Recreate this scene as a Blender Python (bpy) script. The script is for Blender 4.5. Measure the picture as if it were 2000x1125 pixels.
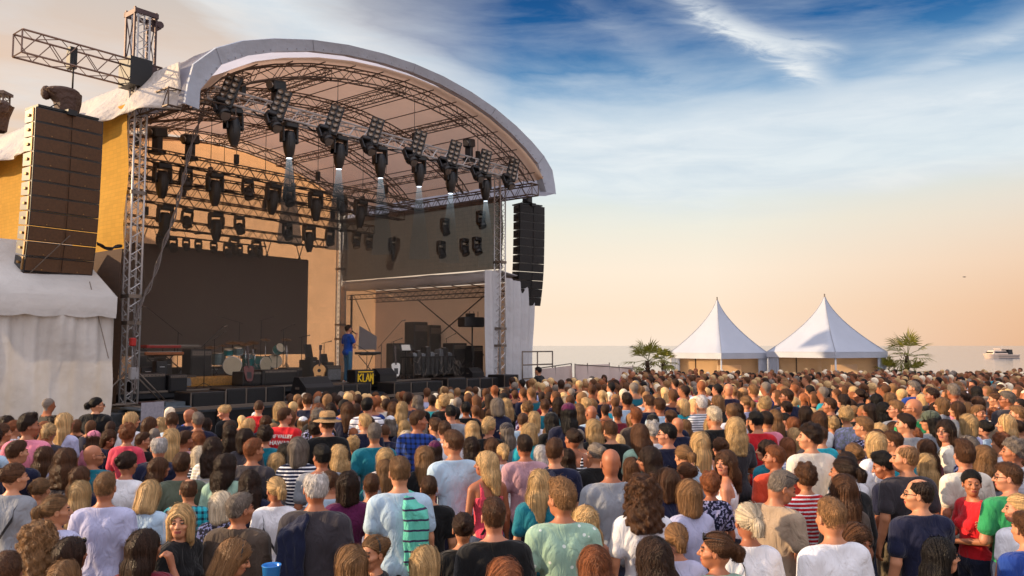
import bpy, math, random
import numpy as np
from mathutils import Vector, Matrix
random.seed(7); np.random.seed(7)
R = math.radians
sc = bpy.context.scene
for o in list(bpy.data.objects): bpy.data.objects.remove(o)
COL = sc.collection

# ------------------------------------------------------------ camera
FPX, CAMZ, PITCH = 1560.0, 2.4, math.atan(112.5/1560.0)
cam = bpy.data.cameras.new('camera'); camo = bpy.data.objects.new('camera', cam); COL.objects.link(camo)
camo.location = (0, 0, CAMZ); camo.rotation_euler = (math.pi/2 + PITCH, 0, 0)
cam.sensor_width = 36; cam.lens = 36*FPX/2000; cam.clip_end = 30000; cam.clip_start = .1
sc.camera = camo
sc.view_settings.view_transform = 'Standard'; sc.view_settings.look = 'None'
sc.view_settings.exposure = 0.35; sc.view_settings.gamma = 1
try:
    sc.cycles.use_denoising = True; sc.cycles.max_bounces = 6; sc.cycles.diffuse_bounces = 3
    sc.cycles.glossy_bounces = 2; sc.cycles.transmission_bounces = 4; sc.cycles.transparent_max_bounces = 8
    sc.cycles.sample_clamp_indirect = 4; sc.cycles.use_adaptive_sampling = True; sc.cycles.adaptive_threshold = .02
except Exception: pass

def lin(c):
    return tuple((x/255/12.92 if x/255 <= .04045 else ((x/255+.055)/1.055)**2.4) for x in c[:3]) + (1,)

# ------------------------------------------------------------ sky
SUN_AZ, SUN_EL = -94.0, 15.0          # degrees from +Y (negative is towards -X), elevation
w = bpy.data.worlds.new('World'); sc.world = w; w.use_nodes = True
nt = w.node_tree; nt.nodes.clear()
def N(t, **k):
    n = nt.nodes.new(t)
    for a, b in k.items(): setattr(n, a, b)
    return n
def Lk(a, b): nt.links.new(a, b)
def math_(op, a, b=None, c=None, clamp=False):
    n = N('ShaderNodeMath', operation=op); n.use_clamp = clamp
    for i, v in enumerate((a, b, c)):
        if v is None: continue
        if isinstance(v, (int, float)): n.inputs[i].default_value = v
        else: Lk(v, n.inputs[i])
    return n.outputs[0]
def mix_(f, a, b):
    n = N('ShaderNodeMix', data_type='RGBA')
    for s, v in ((n.inputs[0], f), (n.inputs[6], a), (n.inputs[7], b)):
        if isinstance(v, (int, float)): s.default_value = v
        elif isinstance(v, tuple): s.default_value = v
        else: Lk(v, s)
    return n.outputs[2]
def ramp_(f, stops, interp='LINEAR'):
    n = N('ShaderNodeValToRGB'); e = n.color_ramp.elements; n.color_ramp.interpolation = interp
    while len(e) < len(stops): e.new(.5)
    for q, (p, c) in zip(e, stops): q.position = p; q.color = c
    Lk(f, n.inputs[0]); return n.outputs[0]
def noise_(vec, scale, detail=5, rough=.55, dist=0):
    n = N('ShaderNodeTexNoise'); Lk(vec, n.inputs['Vector']); n.inputs['Scale'].default_value = scale
    n.inputs['Detail'].default_value = detail; n.inputs['Roughness'].default_value = rough
    n.inputs['Distortion'].default_value = dist; return n.outputs[0]
tc = N('ShaderNodeTexCoord'); sep = N('ShaderNodeSeparateXYZ'); Lk(tc.outputs['Generated'], sep.inputs[0])
X_, Y_, Z_ = sep.outputs
el = math_('ARCSINE', math_('MAXIMUM', Z_, -.02)); eld = math_('MULTIPLY', el, 180/math.pi)     # degrees
az = math_('MULTIPLY', math_('ARCTAN2', X_, Y_), 180/math.pi)
e01 = math_('DIVIDE', math_('ADD', eld, 0.0), 40.0, clamp=True)
right = ramp_(e01, [(0, lin((255, 232, 210))), (.06, lin((255, 230, 204))), (.13, lin((254, 236, 214))), (.21, lin((240, 236, 220))), (.29, lin((212, 228, 231))),
                    (.37, lin((170, 202, 222))), (.44, lin((92, 150, 196))), (.53, lin((34, 100, 160))), (.62, lin((16, 74, 134))), (1, lin((12, 58, 112)))])
left = ramp_(e01, [(0, lin((238, 176, 112))), (.3, lin((240, 200, 160))), (.45, lin((228, 203, 184))), (.6, lin((200, 196, 192))), (1, lin((128, 150, 180)))])
fa = math_('DIVIDE', math_('ADD', az, 20.0), 20.0, clamp=True)
fa = math_('SMOOTH_MIN', fa, 1.0, .1) if False else fa
# turn the far side of the sky (behind the viewer) into plain evening blue
col = mix_(fa, left, right)
# clouds: direction squeezed vertically and sheared
def cv(sx, sz, shear):
    c = N('ShaderNodeCombineXYZ')
    Lk(math_('ADD', math_('MULTIPLY', az, sx), math_('MULTIPLY', eld, shear)), c.inputs[0]); Lk(math_('MULTIPLY', eld, sz), c.inputs[1]); return c.outputs[0]
n1 = noise_(cv(.035, .16, .04), 1.6, 7, .58, .3)
veil = ramp_(n1, [(.40, (0, 0, 0, 1)), (.66, (1, 1, 1, 1))])
band = ramp_(math_('DIVIDE', eld, 40.0, clamp=True), [(.12, (0, 0, 0, 1)), (.24, (.3, .3, .3, 1)), (.36, (.7, .7, .7, 1)), (.44, (.45, .45, .45, 1)), (.5, (.3, .3, .3, 1)), (1, (.15, .15, .15, 1))])
azup = math_('ADD', math_('MULTIPLY', math_('MINIMUM', az, 0), .5), eld)   # the cloud bank climbs towards the left
bank = ramp_(math_('DIVIDE', math_('ADD', azup, math_('MULTIPLY', math_('SUBTRACT', n1, .5), 7.0)), 40.0, clamp=True), [(.235, (0, 0, 0, 1)), (.275, (.7, .7, .7, 1)), (.37, (.98, .98, .98, 1)), (.42, (.6, .6, .6, 1)), (.475, (0, 0, 0, 1))], 'LINEAR')
cf = math_('MULTIPLY', veil, band)
cf = math_('MAXIMUM', cf, math_('MULTIPLY', bank, .95))
lowfade = ramp_(math_('DIVIDE', eld, 40.0, clamp=True), [(.1, (0, 0, 0, 1)), (.25, (1, 1, 1, 1))])
cf = math_('MULTIPLY', cf, lowfade)
col = mix_(math_('MULTIPLY', cf, .86), col, lin((238, 242, 244)))
nq = noise_(cv(.10, .55, .10), 1.2, 8, .62, .5)
col = mix_(math_('MULTIPLY', math_('MULTIPLY', cf, ramp_(nq, [(.38, (0, 0, 0, 1)), (.68, (1, 1, 1, 1))])), .55), col, lin((186, 206, 222)))
# one feathered streak high on the right, running down to the right
u1 = math_('SUBTRACT', az, 11.0); v1 = math_('SUBTRACT', eld, 23.5)
fib = noise_(cv(.16, .5, .35), 1.5, 6, .65, .8)
def streak(a0, e0, a1, e1, wd, amt):
    global col
    L = math.hypot(a1-a0, e1-e0); dx, dy = (a1-a0)/L, (e1-e0)/L
    pu = math_('ADD', math_('MULTIPLY', math_('SUBTRACT', az, a0), dx), math_('MULTIPLY', math_('SUBTRACT', eld, e0), dy))
    pv = math_('ADD', math_('MULTIPLY', math_('SUBTRACT', az, a0), -dy), math_('MULTIPLY', math_('SUBTRACT', eld, e0), dx))
    pv = math_('ADD', pv, math_('MULTIPLY', math_('SUBTRACT', fib, .5), 2.6*wd))
    g = math_('POWER', 2.718, math_('MULTIPLY', math_('MULTIPLY', pv, pv), -1/(wd*wd)))
    m = math_('DIVIDE', pu, L)
    t1 = ramp_(math_('MULTIPLY', m, 1.0, clamp=True), [(0, (0, 0, 0, 1)), (.15, (.7, .7, .7, 1)), (.7, (1, 1, 1, 1)), (1, (0, 0, 0, 1))], 'EASE')
    f = math_('MULTIPLY', math_('MULTIPLY', g, t1), amt)
    f = math_('MULTIPLY', f, ramp_(fib, [(.3, (.25, .25, .25, 1)), (.62, (1, 1, 1, 1))]))
    col = mix_(f, col, lin((228, 234, 238)))
streak(10.5, 24.8, 23.5, 16.6, .8, 1.25)
streak(15.5, 21.2, 24.0, 18.8, .6, .95)
streak(20.0, 15.5, 38.0, 20.0, .7, .45)
streak(3.5, 25.5, 16, 15.0, 1.2, .2)
# wisps of warm cloud left over the stage and thin bars low down on the right
n3 = noise_(cv(.05, .9, .05), 1.3, 4, .5, .2)
low = ramp_(math_('DIVIDE', eld, 40.0, clamp=True), [(.0, (0, 0, 0, 1)), (.03, (.5, .5, .5, 1)), (.12, (0, 0, 0, 1))])
col = mix_(math_('MULTIPLY', math_('MULTIPLY', low, n3), .15), col, lin((252, 204, 160)))
edge = ramp_(math_('DIVIDE', math_('SUBTRACT', az, 14.0), 22.0, clamp=True), [(0, (0, 0, 0, 1)), (1, (1, 1, 1, 1))])
lowe = ramp_(math_('DIVIDE', eld, 40.0, clamp=True), [(0, (1, 1, 1, 1)), (.22, (.3, .3, .3, 1)), (.3, (0, 0, 0, 1))])
col = mix_(math_('MULTIPLY', math_('MULTIPLY', edge, lowe), .8), col, lin((222, 158, 104)))
sky = N('ShaderNodeTexSky', sky_type='NISHITA'); sky.sun_disc = False
sky.sun_elevation = R(SUN_EL); sky.sun_rotation = R(SUN_AZ)
sk = N('ShaderNodeMix', data_type='RGBA', blend_type='ADD'); sk.inputs[0].default_value = .004
Lk(col, sk.inputs[6]); Lk(sky.outputs[0], sk.inputs[7])
# unseen sky overhead and behind the viewer, brightened to light the crowd
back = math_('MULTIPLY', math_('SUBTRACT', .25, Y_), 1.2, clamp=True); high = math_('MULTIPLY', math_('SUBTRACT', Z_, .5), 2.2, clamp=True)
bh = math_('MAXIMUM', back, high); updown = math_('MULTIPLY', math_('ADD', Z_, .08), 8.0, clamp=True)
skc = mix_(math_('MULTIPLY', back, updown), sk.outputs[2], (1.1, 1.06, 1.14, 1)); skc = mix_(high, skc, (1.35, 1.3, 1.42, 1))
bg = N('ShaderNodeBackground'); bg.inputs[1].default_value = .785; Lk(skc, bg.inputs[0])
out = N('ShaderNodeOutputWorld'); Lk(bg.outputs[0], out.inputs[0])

# ------------------------------------------------------------ sun
sl = bpy.data.lights.new('sun', 'SUN'); so = bpy.data.objects.new('sun', sl); COL.objects.link(so)
sl.energy = 5.0; sl.angle = R(.8); sl.color = (1.0, .72, .43)
sd = Vector((math.sin(R(SUN_AZ))*math.cos(R(SUN_EL)), math.cos(R(SUN_AZ))*math.cos(R(SUN_EL)), math.sin(R(SUN_EL))))
so.rotation_euler = (-sd).to_track_quat('-Z', 'Y').to_euler()

# ------------------------------------------------------------ geometry helpers
CP, SP = math.cos(PITCH), math.sin(PITCH)
def ray(px, py):
    a, b = (px-1000)/FPX, -(py-562.5)/FPX
    return Vector((a, CP - b*SP, SP + b*CP))
def at(px, py, Y):
    d = ray(px, py); return Vector((0, 0, CAMZ)) + d*(Y/d.y)
def atd(px, py, z):
    d = ray(px, py); return Vector((0, 0, CAMZ)) + d*((z-CAMZ)/d.z)
def ground(y):
    return -.18-.32*min(1, max(0, (y-12)/34.0))

class MB:
    def __init__(s): s.v, s.f, s.m, s.sm = [], [], [], []
    def add(s, vs, fs, m=0, smooth=False):
        b = len(s.v); s.v += [tuple(x) for x in vs]
        for f in fs: s.f.append([i+b for i in f]); s.m.append(m); s.sm.append(smooth)
        return s
    def box(s, c, d, m=0, rot=None, taper=1.0, bev=0):
        x, y, z = d[0]/2, d[1]/2, d[2]/2
        if bev:
            b = min(bev, x*.45, y*.45, z*.45)
            rings = [(-z, x-b, y-b), (-z+b, x, y), (z-b, x*taper, y*taper), (z, (x-b)*taper, (y-b)*taper)]
            vs = []
            for zz, xx, yy in rings:
                for sx, sy, q in ((-1, -1, 0), (-1, -1, 1), (1, -1, 1), (1, -1, 0), (1, 1, 0), (1, 1, 1), (-1, 1, 1), (-1, 1, 0)):
                    vs.append((sx*(xx - (b if q else 0)), sy*(yy - (0 if q else b)), zz))
            fs = [list(range(7, -1, -1)), list(range(24, 32))]
            for r in range(3):
                for i in range(8): fs.append([r*8+i, r*8+(i+1) % 8, r*8+8+(i+1) % 8, r*8+8+i])
        else:
            vs = [(-x, -y, -z), (x, -y, -z), (x, y, -z), (-x, y, -z), (-x*taper, -y*taper, z), (x*taper, -y*taper, z), (x*taper, y*taper, z), (-x*taper, y*taper, z)]
            fs = [(3, 2, 1, 0), (4, 5, 6, 7), (0, 1, 5, 4), (1, 2, 6, 5), (2, 3, 7, 6), (3, 0, 4, 7)]
        M = rot if rot is not None else Matrix()
        c = Vector(c)
        return s.add([(M @ Vector(v)) + c for v in vs], fs, m)
    def bar(s, p, q, r, n=6, m=0, r2=None, cap=True):
        p, q = Vector(p), Vector(q); d = q-p
        if d.length < 1e-6: return s
        d.normalize(); a = Vector((0, 0, 1)) if abs(d.z) < .9 else Vector((1, 0, 0))
        x = d.cross(a).normalized(); y = d.cross(x); r2 = r if r2 is None else r2
        vs = [p + (x*math.cos(2*math.pi*i/n) + y*math.sin(2*math.pi*i/n))*r for i in range(n)] + [q + (x*math.cos(2*math.pi*i/n) + y*math.sin(2*math.pi*i/n))*r2 for i in range(n)]
        fs = [(i, n+i, n+(i+1) % n, (i+1) % n) for i in range(n)]
        s.add(vs, fs, m, n > 5)
        if cap: s.add([], [], m); b = len(s.v)-2*n; s.f += [[b+i for i in range(n)], [b+n+i for i in range(n-1, -1, -1)]]; s.m += [m, m]; s.sm += [False, False]
        return s
    def tube(s, pts, r, n=6, m=0):
        for a, b in zip(pts, pts[1:]): s.bar(a, b, r, n, m)
        return s
    def lathe(s, prof, n=16, c=(0, 0, 0), M=None, m=0, smooth=True):
        c = Vector(c); vs = []
        for r, z in prof:
            for i in range(n):
                v = Vector((r*math.cos(2*math.pi*i/n), r*math.sin(2*math.pi*i/n), z))
                vs.append((M @ v if M is not None else v) + c)
        fs = []
        for j in range(len(prof)-1):
            for i in range(n): fs.append((j*n+i, j*n+(i+1) % n, (j+1)*n+(i+1) % n, (j+1)*n+i))
        return s.add(vs, fs, m, smooth)
    def ell(s, c, r, n=12, m=0, M=None):
        k = n//2
        prof = [(math.sin(math.pi*j/k), -math.cos(math.pi*j/k)) for j in range(k+1)]
        D = Matrix.Diagonal((r[0], r[1], r[2], 1))
        return s.lathe([(max(a, 1e-3), b) for a, b in prof], n, c, (M @ D) if M is not None else D, m)
    def grid(s, fn, nu, nv, m=0, smooth=True, thick=0, nrm=None):
        vs = [fn(i/nu, j/nv) for j in range(nv+1) for i in range(nu+1)]
        fs = [(j*(nu+1)+i, j*(nu+1)+i+1, (j+1)*(nu+1)+i+1, (j+1)*(nu+1)+i) for j in range(nv) for i in range(nu)]
        return s.add(vs, fs, m, smooth)
    def build(s, name, mat, parent=None, loc=None, rz=None, solid=0, sc3=None):
        me = bpy.data.meshes.new(name); me.from_pydata(s.v, [], s.f)
        mats = mat if isinstance(mat, (list, tuple)) else [mat]
        for q in mats: me.materials.append(q)
        if len(mats) > 1: me.polygons.foreach_set('material_index', s.m)
        me.polygons.foreach_set('use_smooth', s.sm); me.update()
        o = bpy.data.objects.new(name, me); COL.objects.link(o)
        if parent is not None: o.parent = parent
        if loc is not None: o.location = loc
        if rz is not None: o.rotation_euler = (0, 0, rz)
        if sc3: o.scale = (sc3,)*3
        if solid:
            md = o.modifiers.new('thick', 'SOLIDIFY'); md.thickness = solid; md.offset = 0
        return o
def tag(o, label=None, cat=None, group=None, kind=None):
    if label: o['label'] = label
    if cat: o['category'] = cat
    if group: o['group'] = group
    if kind: o['kind'] = kind
    return o
def thing(name, label, cat, loc=(0, 0, 0), rz=0, group=None):
    o = bpy.data.objects.new(name, None); COL.objects.link(o); o.location = loc; o.rotation_euler = (0, 0, rz)
    return tag(o, label, cat, group)
KIDS = {}
def dup(root, loc, rz, label, group=None):
    r = root.copy(); COL.objects.link(r); r.location = loc; r.rotation_euler = (0, 0, rz); r['label'] = label
    if group: r['group'] = group
    for ch in list(root.children):
        c = ch.copy(); COL.objects.link(c); c.parent = r
        for g in ch.children:
            d = g.copy(); COL.objects.link(d); d.parent = c
    return r

# ------------------------------------------------------------ materials
MATS = {}
def mat(name, col, rough=.6, metal=0, bump=0, bscale=30, var=.15, vscale=4, objcol=False, trans=0, spec=.5, stretch=None, sheen=0, alpha=None):
    if name in MATS: return MATS[name]
    m = bpy.data.materials.new(name); m.use_nodes = True; t = m.node_tree; b = t.nodes['Principled BSDF']
    def n(k): return t.nodes.new(k)
    tcn = n('ShaderNodeTexCoord'); vec = tcn.outputs['Object']
    if stretch:
        mp = n('ShaderNodeMapping'); mp.inputs['Scale'].default_value = stretch; t.links.new(vec, mp.inputs[0]); vec = mp.outputs[0]
    nz = n('ShaderNodeTexNoise'); nz.inputs['Scale'].default_value = vscale; nz.inputs['Detail'].default_value = 6; nz.inputs['Roughness'].default_value = .6; t.links.new(vec, nz.inputs['Vector'])
    mr = n('ShaderNodeMapRange'); mr.inputs[1].default_value = .25; mr.inputs[2].default_value = .75; mr.inputs[3].default_value = 1-var; mr.inputs[4].default_value = 1+var
    t.links.new(nz.outputs[0], mr.inputs[0])
    mx = n('ShaderNodeVectorMath'); mx.operation = 'SCALE'; t.links.new(mr.outputs[0], mx.inputs['Scale'])
    if objcol:
        oi = n('ShaderNodeObjectInfo'); t.links.new(oi.outputs['Color'], mx.inputs[0])
    else: mx.inputs[0].default_value = lin(col)[:3] if max(col) > 1 else col[:3]
    t.links.new(mx.outputs[0], b.inputs['Base Color'])
    b.inputs['Roughness'].default_value = rough; b.inputs['Metallic'].default_value = metal
    b.inputs['Specular IOR Level'].default_value = spec
    if sheen: b.inputs['Sheen Weight'].default_value = sheen
    if bump:
        nb = n('ShaderNodeTexNoise'); nb.inputs['Scale'].default_value = bscale; nb.inputs['Detail'].default_value = 4; t.links.new(vec, nb.inputs['Vector'])
        bp = n('ShaderNodeBump'); bp.inputs['Strength'].default_value = min(1, bump*4); bp.inputs['Distance'].default_value = bump*.1; t.links.new(nb.outputs[0], bp.inputs['Height']); t.links.new(bp.outputs[0], b.inputs['Normal'])
    if trans or alpha is not None:
        o = t.nodes['Material Output']; sh = b.outputs[0]
        if trans:
            tl = n('ShaderNodeBsdfTranslucent'); t.links.new(mx.outputs[0], tl.inputs[0]); ms = n('ShaderNodeMixShader'); ms.inputs[0].default_value = trans
            t.links.new(sh, ms.inputs[1]); t.links.new(tl.outputs[0], ms.inputs[2]); sh = ms.outputs[0]
        if alpha is not None:
            tp = n('ShaderNodeBsdfTransparent'); ms = n('ShaderNodeMixShader'); ms.inputs[0].default_value = alpha
            t.links.new(tp.outputs[0], ms.inputs[1]); t.links.new(sh, ms.inputs[2]); sh = ms.outputs[0]
        t.links.new(sh, o.inputs[0])
    MATS[name] = m; return m
def emit(name, col, s):
    m = bpy.data.materials.new(name); m.use_nodes = True; b = m.node_tree.nodes['Principled BSDF']
    b.inputs['Base Color'].default_value = lin(col); b.inputs['Emission Color'].default_value = lin(col); b.inputs['Emission Strength'].default_value = s
    return m
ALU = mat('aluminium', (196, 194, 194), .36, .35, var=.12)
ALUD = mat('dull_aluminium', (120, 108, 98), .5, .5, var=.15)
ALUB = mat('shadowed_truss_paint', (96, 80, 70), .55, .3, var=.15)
BLK = mat('black_paint', (22, 22, 24), .5, 0, .03, 60, .2)
BLK2 = mat('black_plastic', (30, 29, 31), .38, 0, .0, 60, .2)
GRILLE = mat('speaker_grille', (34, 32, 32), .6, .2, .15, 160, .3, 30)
GRIL2 = mat('brown_grille', (86, 57, 32), .6, .15, .12, 160, .25, 20)  # even brown grille colour of the left array
LENS = mat('lamp_lens', (150, 140, 130), .15, .6, var=.3)
CHROME = mat('chrome', (200, 200, 200), .18, 1)
WHITEC = mat('white_canvas', (196, 196, 206), .7, 0, .35, 3, .05, 1.2, trans=.22)
RED = mat('red_paint', (170, 30, 25), .5)
# ------------------------------------------------------------ ground, water
gm = mat('sand_and_grit', (120, 104, 84), .9, 0, .3, 12, .3, 1.5)
g = MB()
ys = [-20, 0, 6, 12, 18, 24, 30, 36, 42, 46, 52, 58, 62, 66]
for a, b in zip(ys, ys[1:]):
    za = ground(a) if a < 52 else -.5-(a-52)*.05; zb = ground(b) if b < 52 else -.5-(b-52)*.05
    g.add([(-120, a, za), (120, a, za), (120, b, zb), (-120, b, zb)], [(0, 1, 2, 3)])
tag(g.build('ground', gm), kind='structure')
wm = mat('sea_water', (112, 122, 134), .12, 0, .0, 1, .06, .02, spec=.8)
t = wm.node_tree; b = t.nodes['Principled BSDF']
nz = t.nodes.new('ShaderNodeTexNoise'); nz.inputs['Scale'].default_value = .9; nz.inputs['Detail'].default_value = 6
mp = t.nodes.new('ShaderNodeMapping'); mp.inputs['Scale'].default_value = (.35, 1.6, 1); tc2 = t.nodes.new('ShaderNodeTexCoord'); t.links.new(tc2.outputs['Object'], mp.inputs[0]); t.links.new(mp.outputs[0], nz.inputs['Vector'])
bp = t.nodes.new('ShaderNodeBump'); bp.inputs['Strength'].default_value = .5; bp.inputs['Distance'].default_value = .09; t.links.new(nz.outputs[0], bp.inputs['Height']); t.links.new(bp.outputs[0], b.inputs['Normal'])
wv = MB(); wv.add([(-9000, 62, -1), (9000, 62, -1), (9000, 14000, -1), (-9000, 14000, -1)], [(0, 1, 2, 3)])
tag(wv.build('sea', wm), kind='structure')

# ------------------------------------------------------------ stage frame
O2 = Vector((-9.3, 19.5, 0)); U = Vector((.622, .783, 0)); Vv = Vector((-.783, .622, 0)); AZ = math.atan2(.783, .622)
def S(s, t, z=0): p = O2 + U*s + Vv*t; return Vector((p.x, p.y, z))
def s_at(px, t, z):
    # distance along the stage front at which a line of constant depth t and height z crosses image column px
    a = (px-1000)/FPX; p0 = O2 + Vv*t
    # X = a*(Y*CP + (z-CAMZ)*SP)
    k = a*((p0.y)*CP + (z-CAMZ)*SP) - p0.x
    return k/(U.x - a*U.y*CP)
W, D, EAVE = 14.2, 9.4, 8.3
def lattice(mb, p, q, up, wd, ht, bay, rc=.024, rl=.011, n=5, ends=True, ladder=True):
    """a square box truss from p to q: four chords and zigzag lacing on each side"""
    p, q = Vector(p), Vector(q); d = (q-p); L = d.length; d.normalize(); up = Vector(up); sd_ = d.cross(up).normalized(); up = sd_.cross(d).normalized()
    C = [(-1, -1), (1, -1), (1, 1), (-1, 1)]
    off = [sd_*(a*wd/2) + up*(b*ht/2) for a, b in C]
    for o in off: mb.bar(p+o, q+o, rc, n)
    k = max(1, round(L/bay)); st = L/k
    for j in range(4):
        a, b = off[j], off[(j+1) % 4]
        for i in range(k):
            p0, p1, pm = p+d*(i*st), p+d*((i+1)*st), p+d*((i+.5)*st)
            mb.bar(p0+a, pm+b, rl, 4, cap=False); mb.bar(pm+b, p1+a, rl, 4, cap=False)
    if ends:
        for e in (p, q):
            for j in range(4): mb.bar(e+off[j], e+off[(j+1) % 4], rc*.8, 4)
    return mb

# towers
def tower(name, s, t, z0, z1, label, head=False):
    r = thing(name, label, 'truss tower', S(s, t, z0), AZ, 'roof towers of the stage')
    m = MB(); lattice(m, (0, 0, .12), (0, 0, z1-z0), (0, 1, 0), .3, .3, .42, .026, .012, 6); m.build('mast', ALU, r)
    b = MB(); b.box((0, 0, .04), (.7, .7, .08)); 
    for a in (-1, 1):
        b.bar((a*.15, -.9, .1), (a*.15, .9, .1), .035); b.bar((-.9, a*.15, .14), (.9, a*.15, .14), .035)
        for c in (-1, 1): b.bar((a*.9, c*.15, .14), (a*.15, c*.15, .9), .02)
    b.build('base_frame', ALUD, r)
    c = MB()
    for zz in (2.1, 2.75, 5.3):
        for j in range(4):
            a = j*math.pi/2; x, y = .17*math.cos(a), .17*math.sin(a)
            c.box((x, y, zz), (.03 if j % 2 == 0 else .37, .37 if j % 2 == 0 else .03, .09))
    c.build('splice_collar', ALUD, r)
    if head:
        h = MB(); H = z1-z0
        for a in (-1, 1):
            [h.box((a*.27, q*.22, H-.75), (.04, .06, 1.5)) for q in (-1, 1)]; h.box((0, a*.27, H-.1), (.6, .05, .12)); h.box((0, a*.27, H-1.5), (.6, .05, .2)); h.box((a*.27, 0, H-.12), (.05, .5, .12)); h.bar((a*.27, -.2, H-.2), (a*.27, .2, H-1.4), .015, 4); h.bar((a*.27, .2, H-.2), (a*.27, -.2, H-1.4), .015, 4)
        h.box((.32, 0, H-.25), (.25, .32, .18)); h.bar((.4, -.2, H-.25), (.4, .2, H-.25), .09, 10)
        h.box((.1, .3, H-1.9), (.3, .3, .5))
        h.build('hoist_head', mat('weathered_steel', (78, 62, 62), .5, .5, .1, 20, .3), r)
    return r
tower('truss_tower', 0, 0, .85, 10.75, 'tall silver truss tower at the left front corner, rising above the roof', True)
tower('truss_tower', W, 0, .3, 9.0, 'silver truss tower at the right front corner beside the smaller speaker array')
tower('truss_tower', W, D, .6, 9.0, 'slim truss tower in the rear right corner beside the pale back sheet')
# concrete ballast and outrigger bits at the foot of the left tower
bl = MB(); bl.box((0, 0, .42), (1.5, 1.3, .84), bev=.03); bl.box((.1, -.3, .86), (1.2, .5, .05)); tag(bl.build('ballast_block', mat('wet_grey_metal', (70, 74, 78), .4, .3, .2, 20, .4, 9), loc=S(0, 0, 0), rz=AZ), 'grey ballast block under the foot of the left truss tower', 'ballast')

# ------------------------------------------------------------ roof
HS = [(-1.0, 8.15), (-.992, 8.6), (-.975, 9.15), (-.90, 9.72), (-.80, 10.14), (-.68, 10.48), (-.52, 10.82), (-.35, 11.06), (-.17, 11.2), (0, 11.25), (.17, 11.2), (.35, 11.03), (.52, 10.76), (.68, 10.38), (.80, 10.0), (.90, 9.6), (.97, 9.15), (.992, 8.6), (1.0, 8.25)]
SC, HALF = 7.85, 7.6
def arch(x):
    for (a, b), (c, d) in zip(HS, HS[1:]):
        if a <= x <= c: return b + (d-b)*(x-a)/(c-a)
    return HS[0][1] if x < 0 else HS[-1][1]
ra = thing('stage_roof', 'white arched canvas stage roof carried on curved grey lattice trusses', 'stage roof', S(SC, 0, 0), AZ)
TF, TB = -1.7, 10.6
canv_o = mat('roof_canvas', (196, 198, 212), .62, 0, .6, 1.2, .09, .7, trans=.75)
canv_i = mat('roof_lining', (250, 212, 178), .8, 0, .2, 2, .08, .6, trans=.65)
def shell(off, z_off, flip=False):
    m = MB(); nt_ = 26
    for j in range(nt_+1):
        t = TF + (TB-TF)*j/nt_
        for (x, z) in HS:
            wob = .02*math.sin(j*1.9+x*9) + .03*math.sin(j*2.6+x*3)
            side = max(0, abs(x)-.9)*10
            m.v.append((x*(HALF-off) + side*.05*math.sin(j*2.3)*(1 if x > 0 else -1), t, z - z_off + wob*.6*(1 if 0 < j < nt_ else 0) ))
    k = len(HS)
    for j in range(nt_):
        for i in range(k-1): m.f.append([j*k+i, j*k+i+1, (j+1)*k+i+1, (j+1)*k+i]); m.m.append(0); m.sm.append(True)
    return m
shell(0, 0).build('canopy', canv_o, ra)
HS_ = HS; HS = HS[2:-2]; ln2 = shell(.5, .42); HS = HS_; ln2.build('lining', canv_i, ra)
# folded rim of the canopy round the front opening
m = MB(); k = len(HS)
inn = []
for (x, z) in HS:
    ix = x*(HALF-.25) if abs(x) < .99 else math.copysign(HALF-.52, x)
    iz = z - .25 - .12*abs(x)**3 if abs(x) < .97 else (8.15 if x < 0 else 8.25)
    if x <= -.97: ix, iz = -HALF+.42+.05*(1+x)*20, {0: 8.12, 1: 8.5, 2: 8.62}[[a for a, b in HS].index(x)]
    inn.append((ix, TF+.1, iz))
ring1 = [(x*HALF, TF, z) for x, z in HS]; ring2 = [(x*HALF*1.0, TF-.06, z-.02) for x, z in HS]
m.v = ring1 + ring2 + [(a, b-.05, c) for a, b, c in inn] + [(a, b+.25, c+.05) for a, b, c in inn]
for r_ in range(3):
    for i in range(k-1): m.f.append([r_*k+i, r_*k+i+1, (r_+1)*k+i+1, (r_+1)*k+i]); m.m.append(0); m.sm.append(False)
m.build('front_valance', mat('blue_white_canvas', (186, 194, 208), .6, 0, .7, 1.5, .1, .8, trans=.15), ra, solid=.02)
m = MB()
for i in range(3, k-3, 3):   # welded seams and eyelets of the rim sheet
    a, b = Vector(ring2[i]), Vector(inn[i]); m.bar(a+Vector((0, -.02, 0)), b+Vector((0, -.07, 0)), .007, 4)
for i in range(2, k-3):
    for q in (.25, .5, .75): c = Vector(inn[i]).lerp(Vector(inn[i+1]), q)+Vector((0, -.08, .06)); m.box(c, (.03, .02, .03))
m.build('seam_and_eyelets', mat('seam_grey', (150, 154, 166), .6), ra)
def archtruss(t, depth, d0=.55, gap=.36, mt=ALUB):
    m = MB(); n = 34; P = []
    for i in range(n+1):
        x = -.97 + 1.94*i/n; z = arch(x); x0 = x*(HALF-d0)
        dz = (arch(min(1, x+.02))-arch(max(-1, x-.02)))/(.04*HALF); nn = Vector((dz, 0, -1)).normalized()
        o = Vector((x0, t, z-.5)); P.append((o, o+nn*gap))
    for i in range(n):
        for e in (0, 1):
            for dt in (-depth/2, depth/2): m.bar(P[i][e]+Vector((0, dt, 0)), P[i+1][e]+Vector((0, dt, 0)), .024, 5, cap=False)
        for dt in (-depth/2, depth/2):
            e = i % 2; m.bar(P[i][e]+Vector((0, dt, 0)), P[i+1][1-e]+Vector((0, dt, 0)), .011, 4, cap=False)
        for e in (0, 1):
            q = -1 if i % 2 else 1; m.bar(P[i][e]+Vector((0, q*depth/2, 0)), P[i+1][e]+Vector((0, -q*depth/2, 0)), .011, 4, cap=False)
    m.build('arch_truss', mt, ra)
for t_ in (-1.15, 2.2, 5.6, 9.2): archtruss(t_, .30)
m = MB()
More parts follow.
